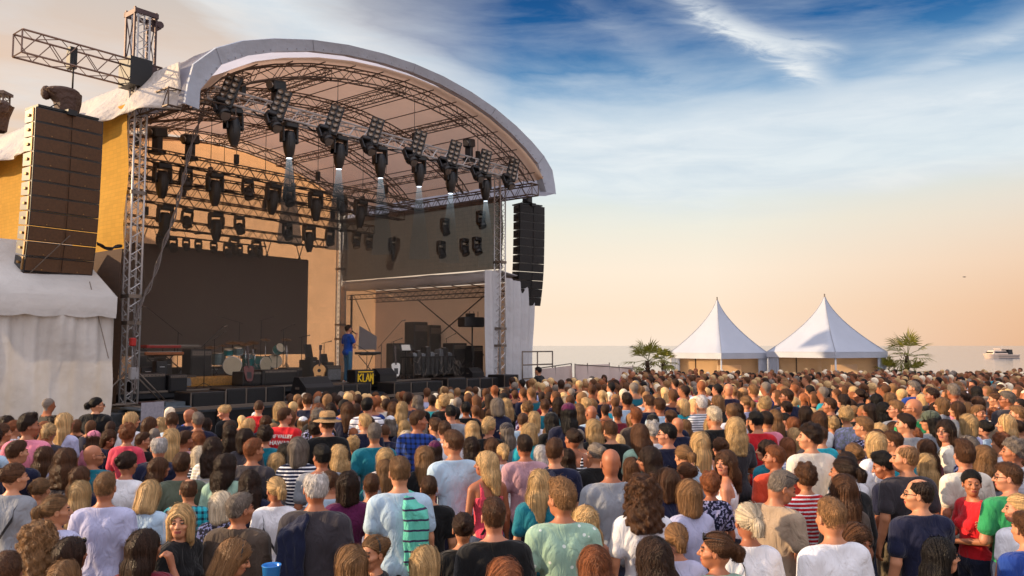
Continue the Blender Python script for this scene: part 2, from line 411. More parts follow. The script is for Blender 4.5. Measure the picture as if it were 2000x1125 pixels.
for xx in (-.8, -.42, 0, .42, .8):
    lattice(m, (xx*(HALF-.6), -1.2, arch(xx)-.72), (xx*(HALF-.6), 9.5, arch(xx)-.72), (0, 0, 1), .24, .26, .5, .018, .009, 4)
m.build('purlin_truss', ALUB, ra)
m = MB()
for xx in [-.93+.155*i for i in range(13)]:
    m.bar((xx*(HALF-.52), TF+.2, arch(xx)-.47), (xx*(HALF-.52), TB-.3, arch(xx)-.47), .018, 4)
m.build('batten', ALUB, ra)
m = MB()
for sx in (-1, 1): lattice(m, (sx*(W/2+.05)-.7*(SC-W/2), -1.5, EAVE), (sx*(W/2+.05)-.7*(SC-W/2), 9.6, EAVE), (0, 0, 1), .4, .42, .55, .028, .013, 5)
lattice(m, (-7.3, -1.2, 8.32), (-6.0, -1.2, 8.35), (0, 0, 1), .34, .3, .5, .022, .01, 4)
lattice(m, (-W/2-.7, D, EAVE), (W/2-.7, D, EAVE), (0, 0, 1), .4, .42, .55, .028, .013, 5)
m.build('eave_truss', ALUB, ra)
# bunched canvas hanging at the left eave
m = MB()
def flapf(u, v):
    t = TF + .2 + (TB-TF+2.6)*u; z = 9.2 - 1.15*v - .35*u*v; fold = math.sin(u*46+v*3)*.15 + math.sin(u*19)*.14 + math.sin(u*97-v*5)*.05
    drop = .25*abs(math.sin(u*math.pi*2.5))*v
    return (-HALF-.02 - .95*v**1.1*math.sin(min(1, u*9)*math.pi/2) + fold*v*(.6+.4*v), t, z-drop+.16*math.sin(u*14)*v)
m.grid(flapf, 160, 14); m.build('side_flap', mat('creased_canvas', (206, 198, 192), .6, 0, .8, 5, .1, 1, trans=.2), ra, solid=.02)
# weather vane on the right shoulder of the roof
vn = thing('weather_vane', 'tiny wind gauge on a thin mast on the right shoulder of the stage roof', 'wind gauge', S(SC+.82*HALF, -.6, 9.9), 0)
m = MB(); m.bar((0, 0, 0), (0, 0, .55), .018); m.bar((-.14, 0, .5), (.14, 0, .5), .01); m.build('mast', ALUD, vn)
m = MB(); m.ell((-.14, 0, .52), (.05, .05, .05), 8); m.ell((.14, 0, .52), (.05, .05, .05), 8); m.add([(0, 0, .4), (.2, 0, .34), (.2, 0, .5)], [(0, 1, 2)]); m.build('cups', BLK, vn, solid=.01)

# ------------------------------------------------------------ mesh walls
def scrim(name, base, label, p0, p1, z0, z1, trans, fine=(1, 1), alpha=None, wig=.08, rough=.9, dark=.6, scl=9, topf=None):
    mt = mat(name, base, rough, 0, 0, 30, .1, .8, trans=trans, alpha=alpha)
    t = mt.node_tree; nb = t.nodes['Principled BSDF']
    # woven grid pattern in the cloth itself
    tcn = t.nodes.new('ShaderNodeTexCoord'); wvx = t.nodes.new('ShaderNodeTexBrick'); wvx.inputs['Scale'].default_value = scl
    wvx.inputs['Color1'].default_value = (1, 1, 1, 1); wvx.inputs['Color2'].default_value = (.9, .9, .9, 1); wvx.inputs['Mortar'].default_value = (dark, dark, dark, 1)
    wvx.inputs['Mortar Size'].default_value = .012; wvx.offset = 0; wvx.inputs['Brick Width'].default_value = fine[0]; wvx.inputs['Row Height'].default_value = fine[1]
    mp = t.nodes.new('ShaderNodeMapping'); mp.inputs['Rotation'].default_value = (math.pi/2, 0, 0); t.links.new(tcn.outputs['Object'], mp.inputs[0]); t.links.new(mp.outputs[0], wvx.inputs['Vector'])
    mm = t.nodes.new('ShaderNodeMix'); mm.data_type = 'RGBA'; mm.blend_type = 'MULTIPLY'; mm.inputs[0].default_value = 1
    src = nb.inputs['Base Color'].links[0].from_socket; t.links.new(src, mm.inputs[6]); t.links.new(wvx.outputs[0], mm.inputs[7])
    t.links.new(mm.outputs[2], nb.inputs['Base Color'])
    for q in t.nodes:
        if q.type == 'BSDF_TRANSLUCENT': t.links.new(mm.outputs[2], q.inputs[0])
    p0, p1 = Vector(p0), Vector(p1); d = p1-p0; L = d.length; rz = math.atan2(d.y, d.x); m = MB()
    m.grid(lambda u, v: (L*u, wig*math.sin(u*L*1.4)*math.sin(v*7)*.4 + wig*.5*math.sin(v*9+u*5), z0 + (z1-z0)*v + (topf(u)*v if topf else 0)), 40, 20)
    o = m.build(name, mt, loc=(p0.x, p0.y, 0), rz=rz); return o
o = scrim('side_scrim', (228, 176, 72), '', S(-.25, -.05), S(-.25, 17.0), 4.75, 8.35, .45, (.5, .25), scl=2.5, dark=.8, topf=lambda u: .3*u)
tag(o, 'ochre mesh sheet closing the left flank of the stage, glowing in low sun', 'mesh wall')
o = scrim('lower_side_sheet', (84, 64, 52), '', S(-.28, -.05), S(-.28, 17.0), 0.2, 4.75, .1, (.5, .25), scl=2.5, dark=.8)
tag(o, 'dark brown sheet below the ochre mesh on the left flank of the stage', 'stage wall')
o = scrim('back_scrim', (226, 186, 150), '', S(.1, D+.25), S(W, D+.25), 1.0, 8.0, .62, (.6, .3), scl=1.6, dark=.86, topf=lambda u: max(.1, arch(max(-1, min(1, (.1+(W-.1)*u-SC)/HALF)))-8.75))
tag(o, 'pale peach mesh sheet across the back of the stage behind the screen', 'mesh wall')
o = scrim('wing_scrim', (78, 62, 48), '', S(W+.05, -.1), S(W+.05, D), 5.35, 8.2, .16, (.5, .35), alpha=.94, scl=2.2, dark=.15)
for q in MATS['wing_scrim'].node_tree.nodes:
    if q.type == 'TEX_NOISE': q.inputs['Scale'].default_value = 3.2; q.inputs['Roughness'].default_value = .85
    if q.type == 'MAP_RANGE': q.inputs[3].default_value = .35; q.inputs[4].default_value = 1.9
tag(o, 'dark see-through mesh sheet along the upper right side of the stage', 'mesh wall')

# ------------------------------------------------------------ stage deck
SK = mat('stage_skirt', (20, 19, 22), .85, 0, .3, 4, .2, 2)
DK = mat('stage_floor', (38, 38, 42), .55, 0, .1, 20, .2, 3)
st = thing('stage_deck', 'black concert stage platform with dark skirt under the arched roof', 'stage', S(0, 0, 0), AZ)
m = MB(); m.box((W/2+.3, D/2+.35, 1.13), (W+.6, D-.3, .14)); m.build('deck', DK, st)
m = MB(); m.box((W/2+.3, D/2+.35, .52), (W+.4, D-.6, 1.05)); m.build('skirt', SK, st)
m = MB(); m.box((W/2+.3, .47, 1.225), (W+.6, .05, .05)); m.build('edge_rail', ALUD, st)
m = MB(); m.box((1.5, -.65, .44), (3.6, 1.4, .88), bev=.02); m.box((6.3, -.15, .5), (8, .8, .9)); m.build('front_platform', mat('scuffed_deck', (62, 66, 72), .45, .2, .2, 12, .4, 5), st)

# thin smoke hanging in the stage
sv = bpy.data.materials.new('stage_smoke'); sv.use_nodes = True; t = sv.node_tree; t.nodes.clear(); vo = t.nodes.new('ShaderNodeOutputMaterial'); pv0 = t.nodes.new('ShaderNodeVolumePrincipled')
pv0.inputs['Color'].default_value = (1, .84, .68, 1); pv0.inputs['Density'].default_value = .05; pv0.inputs['Anisotropy'].default_value = .2; t.links.new(pv0.outputs[0], vo.inputs['Volume'])
m = MB(); m.box((W/2, D/2+.1, 4.9), (W-.5, D-.7, 7.2)); tag(m.build('smoke', sv, loc=S(0, 0, 0), rz=AZ), 'thin warm smoke hanging inside the stage', 'smoke', kind='stuff')

# LED wall
lw = thing('led_screen', 'large dark LED video wall at the back of the stage, switched off', 'video screen', S(0, 8.5, 0), AZ)
ledm = mat('led_panel_face', (104, 80, 66), .55, 0, .0, 40, .05, .6)
t = ledm.node_tree; nb = t.nodes['Principled BSDF']; tcn = t.nodes.new('ShaderNodeTexCoord'); br = t.nodes.new('ShaderNodeTexBrick'); br.offset = 0
br.inputs['Scale'].default_value = 2.0; br.inputs['Brick Width'].default_value = 1; br.inputs['Row Height'].default_value = 1; br.inputs['Mortar Size'].default_value = .006
br.inputs['Color1'].default_value = (1, 1, 1, 1); br.inputs['Color2'].default_value = (.93, .93, .93, 1); br.inputs['Mortar'].default_value = (.6, .6, .6, 1)
mp = t.nodes.new('ShaderNodeMapping'); mp.inputs['Rotation'].default_value = (math.pi/2, 0, 0); t.links.new(tcn.outputs['Object'], mp.inputs[0]); t.links.new(mp.outputs[0], br.inputs['Vector'])
mm = t.nodes.new('ShaderNodeMix'); mm.data_type = 'RGBA'; mm.blend_type = 'MULTIPLY'; mm.inputs[0].default_value = 1
t.links.new(nb.inputs['Base Color'].links[0].from_socket, mm.inputs[6]); t.links.new(br.outputs[0], mm.inputs[7]); t.links.new(mm.outputs[2], nb.inputs['Base Color'])
m = MB(); m.box(((2.2+11.65)/2, 0, 4.05), (9.45, .08, 3.98)); m.build('panel', ledm, lw)
m = MB(); m.box(((2.2+11.65)/2, .12, 4.05), (9.5, .12, 4.02)); m.build('rear_frame', BLK, lw)

# ------------------------------------------------------------ lighting trusses
def hung_truss(t, z, s0, s1, label, mt, wd=.32, rc=.024, cables=True):
    r = thing('lighting_truss', label, 'lighting truss', S(s0, t, z), AZ, 'lighting trusses hung under the roof')
    m = MB(); lattice(m, (0, 0, 0), (s1-s0, 0, 0), (0, 0, 1), wd, wd, .5, rc, .012, 5); m.build('lattice', mt, r)
    m = MB(); n = 4
    for i in range(n):
        m = MB(); x = (s1-s0)*(i+.35)/n; xs = (s0+x-SC)/HALF
        m.bar((x, 0, .15), (x, 0, arch(max(-.9, min(.9, xs)))-.8-z), .012, 4); m.box((x, 0, .38), (.12, .12, .3)); m.build('hoist_chain', BLK, r)
    m = MB(); pts = [((s1-s0)*i/40, .12*math.sin(i*1.3), -.17+.05*math.sin(i*2.1)) for i in range(41)]; m.tube(pts, .025, 4); m.build('cable_loom', BLK, r)
    return r
ZF, Z2, Z3, Z4 = 8.78, 7.95, 7.25, 6.75
hung_truss(-1.0, ZF, s_at(398, -1, ZF), s_at(1003, -1, ZF), 'front bright silver lighting truss lined with blinders under the roof lip', ALU, .36, .028)
hung_truss(3.1, Z2, .4, 13.2, 'second lighting truss with five large moving heads, behind the front truss', ALUD)
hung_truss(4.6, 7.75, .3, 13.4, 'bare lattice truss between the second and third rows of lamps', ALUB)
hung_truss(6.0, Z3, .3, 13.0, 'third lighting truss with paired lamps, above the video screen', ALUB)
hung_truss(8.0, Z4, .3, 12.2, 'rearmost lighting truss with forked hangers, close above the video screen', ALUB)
m = MB()
for px_ in (279, 585, 522):
    s_ = s_at(px_, 8, 6.4); p = S(s_, 8, 0); d = U*.18
    m.bar(Vector((p.x, p.y, 6.6))-d, (p.x, p.y, 6.05), .02, 4); m.bar(Vector((p.x, p.y, 6.6))+d, (p.x, p.y, 6.05), .02, 4)
    m.bar((p.x, p.y, 6.05), (p.x, p.y, 5.95), .05, 6)
o = m.build('forked_hanger', BLK); tag(o, 'forked black hangers dangling from the rearmost truss above the screen', 'hanger')
r = thing('lamp_bar', 'thin black pipe carrying a row of small lamps above the video screen', 'lamp bar', S(s_at(305, 7.6, 6.3), 7.6, 6.28), AZ)
m = MB(); L_ = s_at(520, 7.6, 6.3)-s_at(305, 7.6, 6.3); m.bar((0, 0, 0), (L_, 0, 0), .03, 6)
m.build('pipe', BLK, r)
m = MB()
for i in range(5): m.bar((L_*i/4, 0, 0), (L_*i/4, .3, .5), .012, 4)
m.build('suspension_rod', BLK, r)

# fixtures ------------------------------------------------
def big_head():
    r = thing('moving_head', '', 'stage lamp')
    m = MB(); m.box((0, 0, -.09), (.44, .36, .16), bev=.03); m.box((0, 0, .02), (.12, .12, .1)); m.build('base', BLK2, r)
    m = MB(); m.box((0, 0, -.155), (.5, .16, .05))
    for a in (-1, 1): m.box((a*.24, 0, -.36), (.06, .2, .46), bev=.02); m.bar((a*.27, 0, -.52), (a*.16, 0, -.52), .08, 10)
    m.build('yoke', BLK2, r)
    m = MB(); m.lathe([(.001, -.24), (.13, -.25), (.17, -.33), (.185, -.5), (.18, -.68), (.15, -.86), (.10, -1.0), (.095, -1.04)], 14)
    for i in range(6): a = i*math.pi/3; m.box((.17*math.cos(a), .17*math.sin(a), -.55), (.03, .03, .3))
    m.build('lamp_head', BLK2, r)
    m = MB(); m.lathe([(.001, -1.03), (.085, -1.035)], 14); m.build('lens', LENS, r)
    return r
def small_head():
    r = thing('wash_light', '', 'stage lamp')
    m = MB(); m.box((0, 0, -.07), (.26, .22, .12), bev=.02); m.build('base', BLK2, r)
    m = MB(); m.box((0, 0, -.115), (.32, .1, .03))
    for a in (-1, 1): m.box((a*.15, 0, -.24), (.04, .12, .28), bev=.012)
    m.build('yoke', BLK2, r)
    m = MB(); m.ell((0, 0, -.36), (.145, .15, .15), 14); m.bar((0, -.02, -.36), (0, -.09, -.53), .13, 14); m.build('lamp_head', BLK2, r)
    m = MB(); m.bar((0, -.085, -.525), (0, -.092, -.538), .115, 14); m.build('lens', LENS, r)
    return r
def panel_light():
    r = thing('blinder_panel', '', 'blinder')
    m = MB(); m.box((0, 0, 0), (.36, .08, .86), bev=.015); m.box((0, .1, -.05), (.1, .16, .3)); m.build('housing', BLK, r)
    for i in range(5):
        for j in (-1, 1):
            k = MB(); k.lathe([(.001, .0), (.05, .012), (.062, .03), (.066, .034)], 12, (j*.08, -.045, -.32+i*.16), Matrix.Rotation(math.pi/2, 4, 'X')); k.build('lamp', LENS, r)
    return r
bigP, smallP, panelP = big_head(), small_head(), panel_light()
used = {}
ORD = ['leftmost', 'second', 'third', 'fourth', 'fifth', 'sixth', 'seventh', 'eighth', 'ninth', 'tenth', 'eleventh', 'twelfth']
def place(proto, loc, label, rx=0, ry=0, sc_=1.0, rz=AZ, group=None):
    if proto.name in used: o = dup(proto, loc, rz, label, group)
    else: o = proto; used[proto.name] = 1; o.location = loc; o['label'] = label; o['group'] = group or ''
    if group: o['group'] = group
    o.rotation_euler = (rx, ry, rz); o.scale = (sc_,)*3
    return o
def oname(i, n): return 'rightmost' if i == n-1 else (ORD[i] if i == 0 else ORD[i] + ' from the left')
pxs = [448, 547, 652, 732, 817, 886, 946, 1001]
for i, p in enumerate(pxs):
    s_ = s_at(p, -1.28, ZF+.2); place(panelP, S(s_, -1.28, ZF+.12), 'black ten lamp blinder tilted on the front truss, ' + oname(i, len(pxs)), R(-14), R(16), 1.12, AZ-R(36), group='blinders on the front truss')
pxs = [454, 564, 663, 741, 818, 881, 947]
BIGS = []
for i, p in enumerate(pxs):
    s_ = s_at(p, -1.0, ZF-.6); o = place(bigP, S(s_, -1.0, ZF-.2), 'large black moving head hanging under the front truss, ' + oname(i, len(pxs)), R(2), R(-5+2*(i % 3)), .96, group='large moving heads on the front truss'); BIGS.append((o, i))
pxs = [426, 527, 628, 711, 794, 861, 925, 985]
for i, p in enumerate(pxs):
    s_ = s_at(p, -1.2, ZF-.4); place(smallP, S(s_, -1.2, ZF-.12), 'round black wash lamp under the front truss, ' + oname(i, len(pxs)), R(-25), 0, 1.15, group='wash lamps on the front truss')
for lst, t_, z_, nm, pr in (([317, 419, 535, 616, 705], 3.1, Z2, 'second truss', bigP), ([363, 483, 565, 668], 3.1, Z2, 'second truss', smallP), ([323, 421, 603, 770], 6.0, Z3, 'third truss', bigP), ([367, 467, 561, 645, 697, 720], 6.0, Z3, 'third truss', smallP), ([320, 458, 500, 762], 8.0, Z4, 'rearmost truss', smallP)):
    for i, p in enumerate(lst):
        s_ = s_at(p, t_, z_-.5); place(pr, S(s_, t_, z_-.18), ('large moving head' if pr is bigP else 'small wash lamp') + ' hanging under the ' + nm + ', ' + oname(i, len(lst)), R(4), R(random.uniform(-6, 6)), (1.0 if pr is bigP else 1.2), group=('large moving heads' if pr is bigP else 'wash lamps') + ' on the ' + nm)
lst = [312, 337, 363, 387, 417, 444, 467, 490, 506]
for i, p in enumerate(lst):
    s_ = s_at(p, 7.6, 6.0); place(smallP, S(s_, 7.6, 6.27), 'small lamp on the pipe above the screen, ' + oname(i, len(lst)), R(-4), 0, 1.0 if i % 4 == 1 else .82, group='small lamps on the pipe above the screen')
lst = [(862, 2.0, 6.6), (907, 1.2, 6.6), (931, .9, 6.6), (938, .6, 7.6), (868, 1.6, 7.5)]
for i, (p, t_, z_) in enumerate(lst):
    s_ = s_at(p, W-12, z_)
    # hung close to the right side sheet: distance t found so that the column matches
    best = min((abs((lambda P: 1000+FPX*P.x/(P.y*CP+(z_-CAMZ)*SP))(S(W-.5, tt/20, z_))-p), tt/20) for tt in range(0, 190))
    place(smallP, S(W-.5, best[1], z_), 'dark lamp hanging before the right mesh sheet, ' + oname(i, len(lst)), 0, 0, 1.25, group='lamps before the right mesh sheet')
def topbox():
    r = thing('follow_spot', '', 'stage lamp')
    m = MB(); m.box((0, 0, .42), (.24, .5, .26), bev=.03, rot=Matrix.Rotation(R(12), 4, 'X')); m.build('lamp_head', BLK2, r)
    m = MB(); m.box((0, 0, .1), (.2, .2, .45), bev=.02); m.box((0, 0, -.1), (.3, .3, .08)); m.build('bracket', BLK2, r)
    m = MB(); m.bar((0, -.25, .37), (0, -.31, .35), .09, 12); m.build('lens', LENS, r)
    return r
tbp = topbox()
for i, (p, t_, z_, nm) in enumerate([(540, -1.0, ZF+.25, 'front truss near its left end'), (916, -1.0, ZF+.25, 'front truss near its right end'), (371, 3.1, Z2+.22, 'second truss, the taller one'), (307, 3.1, Z2+.22, 'second truss beside the left tower')]):
    s_ = s_at(p, t_, z_); place(tbp, S(s_, t_, z_), 'boxy black spotlight standing on top of the ' + nm, 0, 0, 1.15, AZ-1.2)
# self-glowing cones added as the beams below the lit front truss lamps
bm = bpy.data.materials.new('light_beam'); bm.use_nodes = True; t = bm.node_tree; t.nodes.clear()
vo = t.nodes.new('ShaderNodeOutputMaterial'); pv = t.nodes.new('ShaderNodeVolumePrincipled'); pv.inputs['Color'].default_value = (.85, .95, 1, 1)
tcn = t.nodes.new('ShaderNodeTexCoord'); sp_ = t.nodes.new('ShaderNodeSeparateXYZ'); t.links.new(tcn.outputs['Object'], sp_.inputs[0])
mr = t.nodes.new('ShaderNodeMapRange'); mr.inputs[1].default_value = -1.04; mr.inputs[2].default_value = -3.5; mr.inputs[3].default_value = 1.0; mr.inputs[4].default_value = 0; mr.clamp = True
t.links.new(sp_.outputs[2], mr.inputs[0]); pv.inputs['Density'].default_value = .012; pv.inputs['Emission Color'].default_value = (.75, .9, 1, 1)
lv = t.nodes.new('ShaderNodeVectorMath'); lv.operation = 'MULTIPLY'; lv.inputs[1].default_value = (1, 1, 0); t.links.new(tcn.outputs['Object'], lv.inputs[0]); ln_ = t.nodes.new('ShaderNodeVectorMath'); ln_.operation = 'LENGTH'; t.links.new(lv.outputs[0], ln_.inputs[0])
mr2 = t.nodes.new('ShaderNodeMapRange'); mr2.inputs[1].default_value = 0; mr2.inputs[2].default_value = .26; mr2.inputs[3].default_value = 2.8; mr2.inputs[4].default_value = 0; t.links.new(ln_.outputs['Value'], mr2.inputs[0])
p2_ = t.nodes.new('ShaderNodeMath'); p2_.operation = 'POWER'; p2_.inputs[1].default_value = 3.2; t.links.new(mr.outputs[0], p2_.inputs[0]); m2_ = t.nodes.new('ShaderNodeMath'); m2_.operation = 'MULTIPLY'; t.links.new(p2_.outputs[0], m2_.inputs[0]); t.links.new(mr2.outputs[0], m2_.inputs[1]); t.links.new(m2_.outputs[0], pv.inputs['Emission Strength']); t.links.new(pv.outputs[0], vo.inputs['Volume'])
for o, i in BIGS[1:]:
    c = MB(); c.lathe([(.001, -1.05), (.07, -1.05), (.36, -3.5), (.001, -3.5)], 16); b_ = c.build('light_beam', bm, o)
    for ch in o.children:
        if ch.name.startswith('lens'): ch.material_slots[0].link = 'OBJECT'; ch.material_slots[0].material = emit('lit_lens', (225, 240, 255), 6) if i == 1 else bpy.data.materials['lit_lens']

# ------------------------------------------------------------ outrigger, speaker arrays
otr = thing('outrigger_truss', 'horizontal lattice arm sticking out left from the tall tower, holding the big array', 'truss arm', S(0, 0, 9.12), AZ)
m = MB(); lattice(m, (-2.75, 0, 0), (.45, 0, 0), (0, 0, 1), .5, .52, .75, .024, .012, 6); m.build('lattice', mat('warm_truss', (128, 104, 92), .45, .5, var=.15), otr)
m = MB(); m.box((-1.6, 0, -.02), (.16, .2, .5)); m.build('clamp', BLK, otr); m = MB(); m.box((-.1, 0, .0), (.55, .6, .7)); m.build('sleeve_block', BLK, otr)
def shroud(name, loc, label, sc_=1):
    m = MB()
    m.grid(lambda u, v: ((.26+.12*v)*math.cos(2*math.pi*u)*(1+.12*math.sin(u*19)) + (.55*max(0, v-.55)*(1 if math.cos(2*math.pi*u) < 0 else .2))*-1.0, (.24+.08*v)*math.sin(2*math.pi*u)*(1+.1*math.sin(u*23)), v*.72 - .10*v*v), 28, 10)
    m.ell((-.12, 0, .64), (.42, .3, .14), 14); m.ell((-.5, 0, .56), (.14, .14, .2), 10)
    o = m.build(name, mat('brown_tarpaulin', (74, 52, 42), .7, 0, .5, 9, .2), loc=loc, rz=AZ-.4); o.scale = (sc_,)*3; tag(o, label, 'rain cover'); return o
def line_array(loc, n, label, gm_, rz, cab_w=1.3, h=.33, curve=.25, plate=None):
    r = thing('line_array', label, 'speaker array', loc, rz, 'speaker arrays flanking the stage')
    m = MB(); m.box((0, .1, .06), (cab_w*.9, .6, .05)); m.bar((-.35, .1, .1), (0, .1, .4), .015); m.bar((.35, .1, .1), (0, .1, .4), .015); m.box((0, .1, .03), (.2, .9, .12)); m.build('flying_frame', BLK, r)
    z, y, a = 0.0, 0.0, 0.0
    for i in range(n):
        M = Matrix.Rotation(a, 4, 'X')
        def T(v): return (M @ Vector(v)) + Vector((0, y, z))
        hh = h*.985
        m = MB(); x = cab_w/2
        pr = [(-.26, 0), (-.26, -hh), (.22, -hh*.93), (.22, -hh*.07)]
        vs = [T((sx*x, p, q)) for sx in (-1, 1) for p, q in pr]
        m.add(vs, [(0, 1, 2, 3), (7, 6, 5, 4), (0, 4, 5, 1), (1, 5, 6, 2), (2, 6, 7, 3), (3, 7, 4, 0)]); cab = m.build('cabinet', BLK2, r)
        m = MB()
        for sx in (-1, 1):
            c0, c1 = sx*.035, sx*(x-.02)
            m.add([T((c0, -.255, -.02)), T((c1, -.262, -.02)), T((c1, -.262, -hh+.02)), T((c0, -.285, -hh+.02)), T((c0, -.285, -.02))], [(1, 0, 3, 2) if sx > 0 else (0, 1, 2, 3)][:0] + [(4, 1, 2, 3) if sx < 0 else (1, 4, 3, 2)])
        m.add([T((-.035, -.266, -.02)), T((.035, -.266, -.02)), T((.035, -.266, -hh+.02)), T((-.035, -.266, -hh+.02))], [(0, 1, 2, 3)])
        m.build('grille', gm_, cab, )
        m = MB()
        for sx in (-1, 1):
            m.box(T((sx*(x+.012), -.18, -hh/2)), (.025, .06, hh*.9), rot=M); m.box(T((sx*x*.52, -.27, -hh+.05)), (.025, .02, .02))
            m.box(T((sx*(x+.02), .0, -hh/2)), (.035, .1, .05), rot=M)
        m.build('rigging_plate', plate or BLK, cab)
        z -= h*math.cos(a); y += h*math.sin(a)*1.0; a += R(curve*(.35 if i < n*.5 else 1.6))
    return r
line_array(S(-1.80, -.25, 7.63), 12, 'big left speaker array of twelve brown cabinets hung from the truss arm', GRIL2, AZ+R(4), 1.5, .325, 1.3, plate=mat('sunlit_gold_plate', (150, 112, 62), .5, .3))  # plates coloured gold to stand for low sun on the array's edge
shroud('rain_cover', S(-1.72, -.15, 7.68), 'bunched brown rain cover on the hoist above the big left array', .85)
m = MB(); p = S(-1.6, -.1); m.bar((p.x, p.y, 8.2), (p.x, p.y, 9.2), .02, 6); m.box((p.x, p.y, 8.95), (.07, .07, .12)); tag(m.build('hoist_chain', BLK), 'short hoist chain between the truss arm and the rain cover', 'chain')
line_array(S(W+1.85, .0, 8.02), 12, 'right speaker array of twelve black cabinets beside the right tower', GRILLE, AZ-R(16), 1.22, .332, 1.25)
h = thing('hoist_motor', 'black chain hoist above the right speaker array', 'hoist', S(W+1.75, 0, 8.1), AZ); m = MB(); m.box((0, 0, .22), (.34, .3, .36), bev=.04); m.box((.25, -.1, .46), (.5, .25, .16), bev=.03); m.build('motor_body', BLK, h); m = MB(); m.bar((-.4, 0, .5), (.6, 0, .62), .03); m.build('bracket_arm', RED, h)
# far left: the end of another hanging array, just inside the picture
p = at(-6, 235, 21.0); shroud('rain_cover', (p.x, p.y, p.z-.3), 'dark rain cover over a hoist at the far left edge of the roof', 1.0).rotation_euler = (0, 0, 2.4)
m = MB(); p = at(2, 205, 21.2); lattice(m, (p.x, p.y, p.z-.25), (p.x, p.y, p.z+.35), (0, 1, 0), .28, .28, .3, .025, .012, 5); m.box((p.x, p.y, p.z+.3), (.4, .4, .08)); tag(m.build('truss_stub', ALUB), 'short dark truss stub above the far left rain cover', 'truss stub')
# cable bundle swagging across the opening from the front truss to the left tower foot
def cablerun(name, pts, r_, mt, label, seg=14, n=5):
    P = [Vector(p) for p in pts]; out_ = []
    for i in range(len(P)-1):
        p0, p1, p2, p3 = P[max(0, i-1)], P[i], P[i+1], P[min(len(P)-1, i+2)]
        for k_ in range(seg):
            t_ = k_/seg; out_.append(.5*((2*p1)+(-p0+p2)*t_+(2*p0-5*p1+4*p2-p3)*t_**2+(-p0+3*p1-3*p2+p3)*t_**3))
    out_.append(P[-1]); m = MB()
    for dx, dz in ((0, 0), (.05, .03), (-.04, .05)): m.tube([v+Vector((dx*math.sin(i*.4), 0, dz*math.cos(i*.3))) for i, v in enumerate(out_)], r_, n)
    return tag(m.build(name, mt), label, 'cable')
cablerun('power_cable', [at(405, 180, 20.0), at(390, 235, 20.1), at(368, 305, 20.0), at(352, 380, 19.9), at(330, 450, 19.8), at(300, 540, 19.6), at(272, 600, 19.4), at(263, 640, 19.2), at(264, 700, 19.1), at(262, 770, 19.0)], .016, mat('grey_cable', (98, 88, 84), .5), 'grey cable bundle sagging from the front truss down to the left tower foot')
cablerun('speaker_cable', [at(190, 478, 18.6), at(206, 483, 18.8), at(222, 484, 19.0), at(238, 482, 19.2)], .02, BLK, 'black cable running from the big left array to the tower', 8)
bx = thing('junction_box', 'small red and white junction box on the left tower', 'junction box', at(259, 668, 19.1), AZ); m = MB(); m.box((0, 0, 0), (.14, .12, .2), bev=.02); m.build('casing', RED, bx); m = MB(); m.box((.02, -.05, -.75), (.2, .16, .3), bev=.02); m.bar((0, 0, -.1), (0, 0, -.6), .012); m.build('adapter', mat('pale_grey', (150, 148, 150), .5), bx)

# ------------------------------------------------------------ left side tent
A1 = at(216, 800, 18.1); L_ = 5.6; A2 = A1-U*L_; rz = AZ
zt = at(216, 573, 18.1).z; zr = zt+1.3
tn = thing('side_tent', 'grey white canvas tent with scalloped eave at the left below the big array', 'tent', (A2.x, A2.y, 0), rz)
cw = mat('tent_canvas', (200, 196, 192), .75, 0, .6, 2.2, .1, 1.2, trans=.12)
m = MB(); m.grid(lambda u, v: (L_*u, .05*math.sin(u*60)*(.3+.7*abs(math.sin(v*3))) + .06*math.sin(v*8+u*20)+.03*math.sin(u*140)*v, (zt-.42)*v), 110, 20); m.build('wall_sheet', cw, tn)
m = MB(); m.grid(lambda u, v: (L_, 4.0*u, zt*v), 10, 8); m.build('end_sheet', cw, tn)
m = MB(); m.grid(lambda u, v: (L_*u+.04*v, -.1+.2*v*0+ (2.5*max(0, v-.4)/.6 if v > .4 else 0), (zt-.52+.10*v/.4 - (.05*abs(math.sin(u*L_*4.2)) if v == 0 else 0)) if v < .4 else zt-.1 + (zr-zt+.1)*(v-.4)/.6*(1 if u < .93 else 1-.0*(u-.93))), 120, 10)
m.build('roof_sheet', cw, tn)
m = MB(); m.add([(L_+.03, -.1, zt-.1), (L_+.03, 2.4, zr), (L_+.03, 4.2, zt-.1)], [(0, 1, 2)]); m.grid(lambda u, v: (L_*u, 2.4+1.8*v, zr-(zr-zt)*v), 20, 3); m.build('gable_sheet', cw, tn)
m = MB()
for xx in (L_-.02, L_-2.45, L_-4.9): m.bar((xx, .12, 0), (xx, .12, zt-.3), .035, 6)
for zz in (1.2, 2.2): pass
for k_ in range(7): m.ell((L_-2.45, -.03, .5+k_*.42), (.022, .02, .022), 6)
m.build('pole_and_lacing', ALUD, tn)
m = MB(); m.tube([at(137, 460, 17.6)+Vector((0, 0, 0)), at(45, 545, 17.4), at(5, 800, 17.0)], .012, 4); m.tube([at(175, 550, 17.9), at(212, 700, 17.9)], .012, 4)
tag(m.build('guy_rope', ALUD), 'thin guy ropes hanging from the big array across the side tent', 'rope')

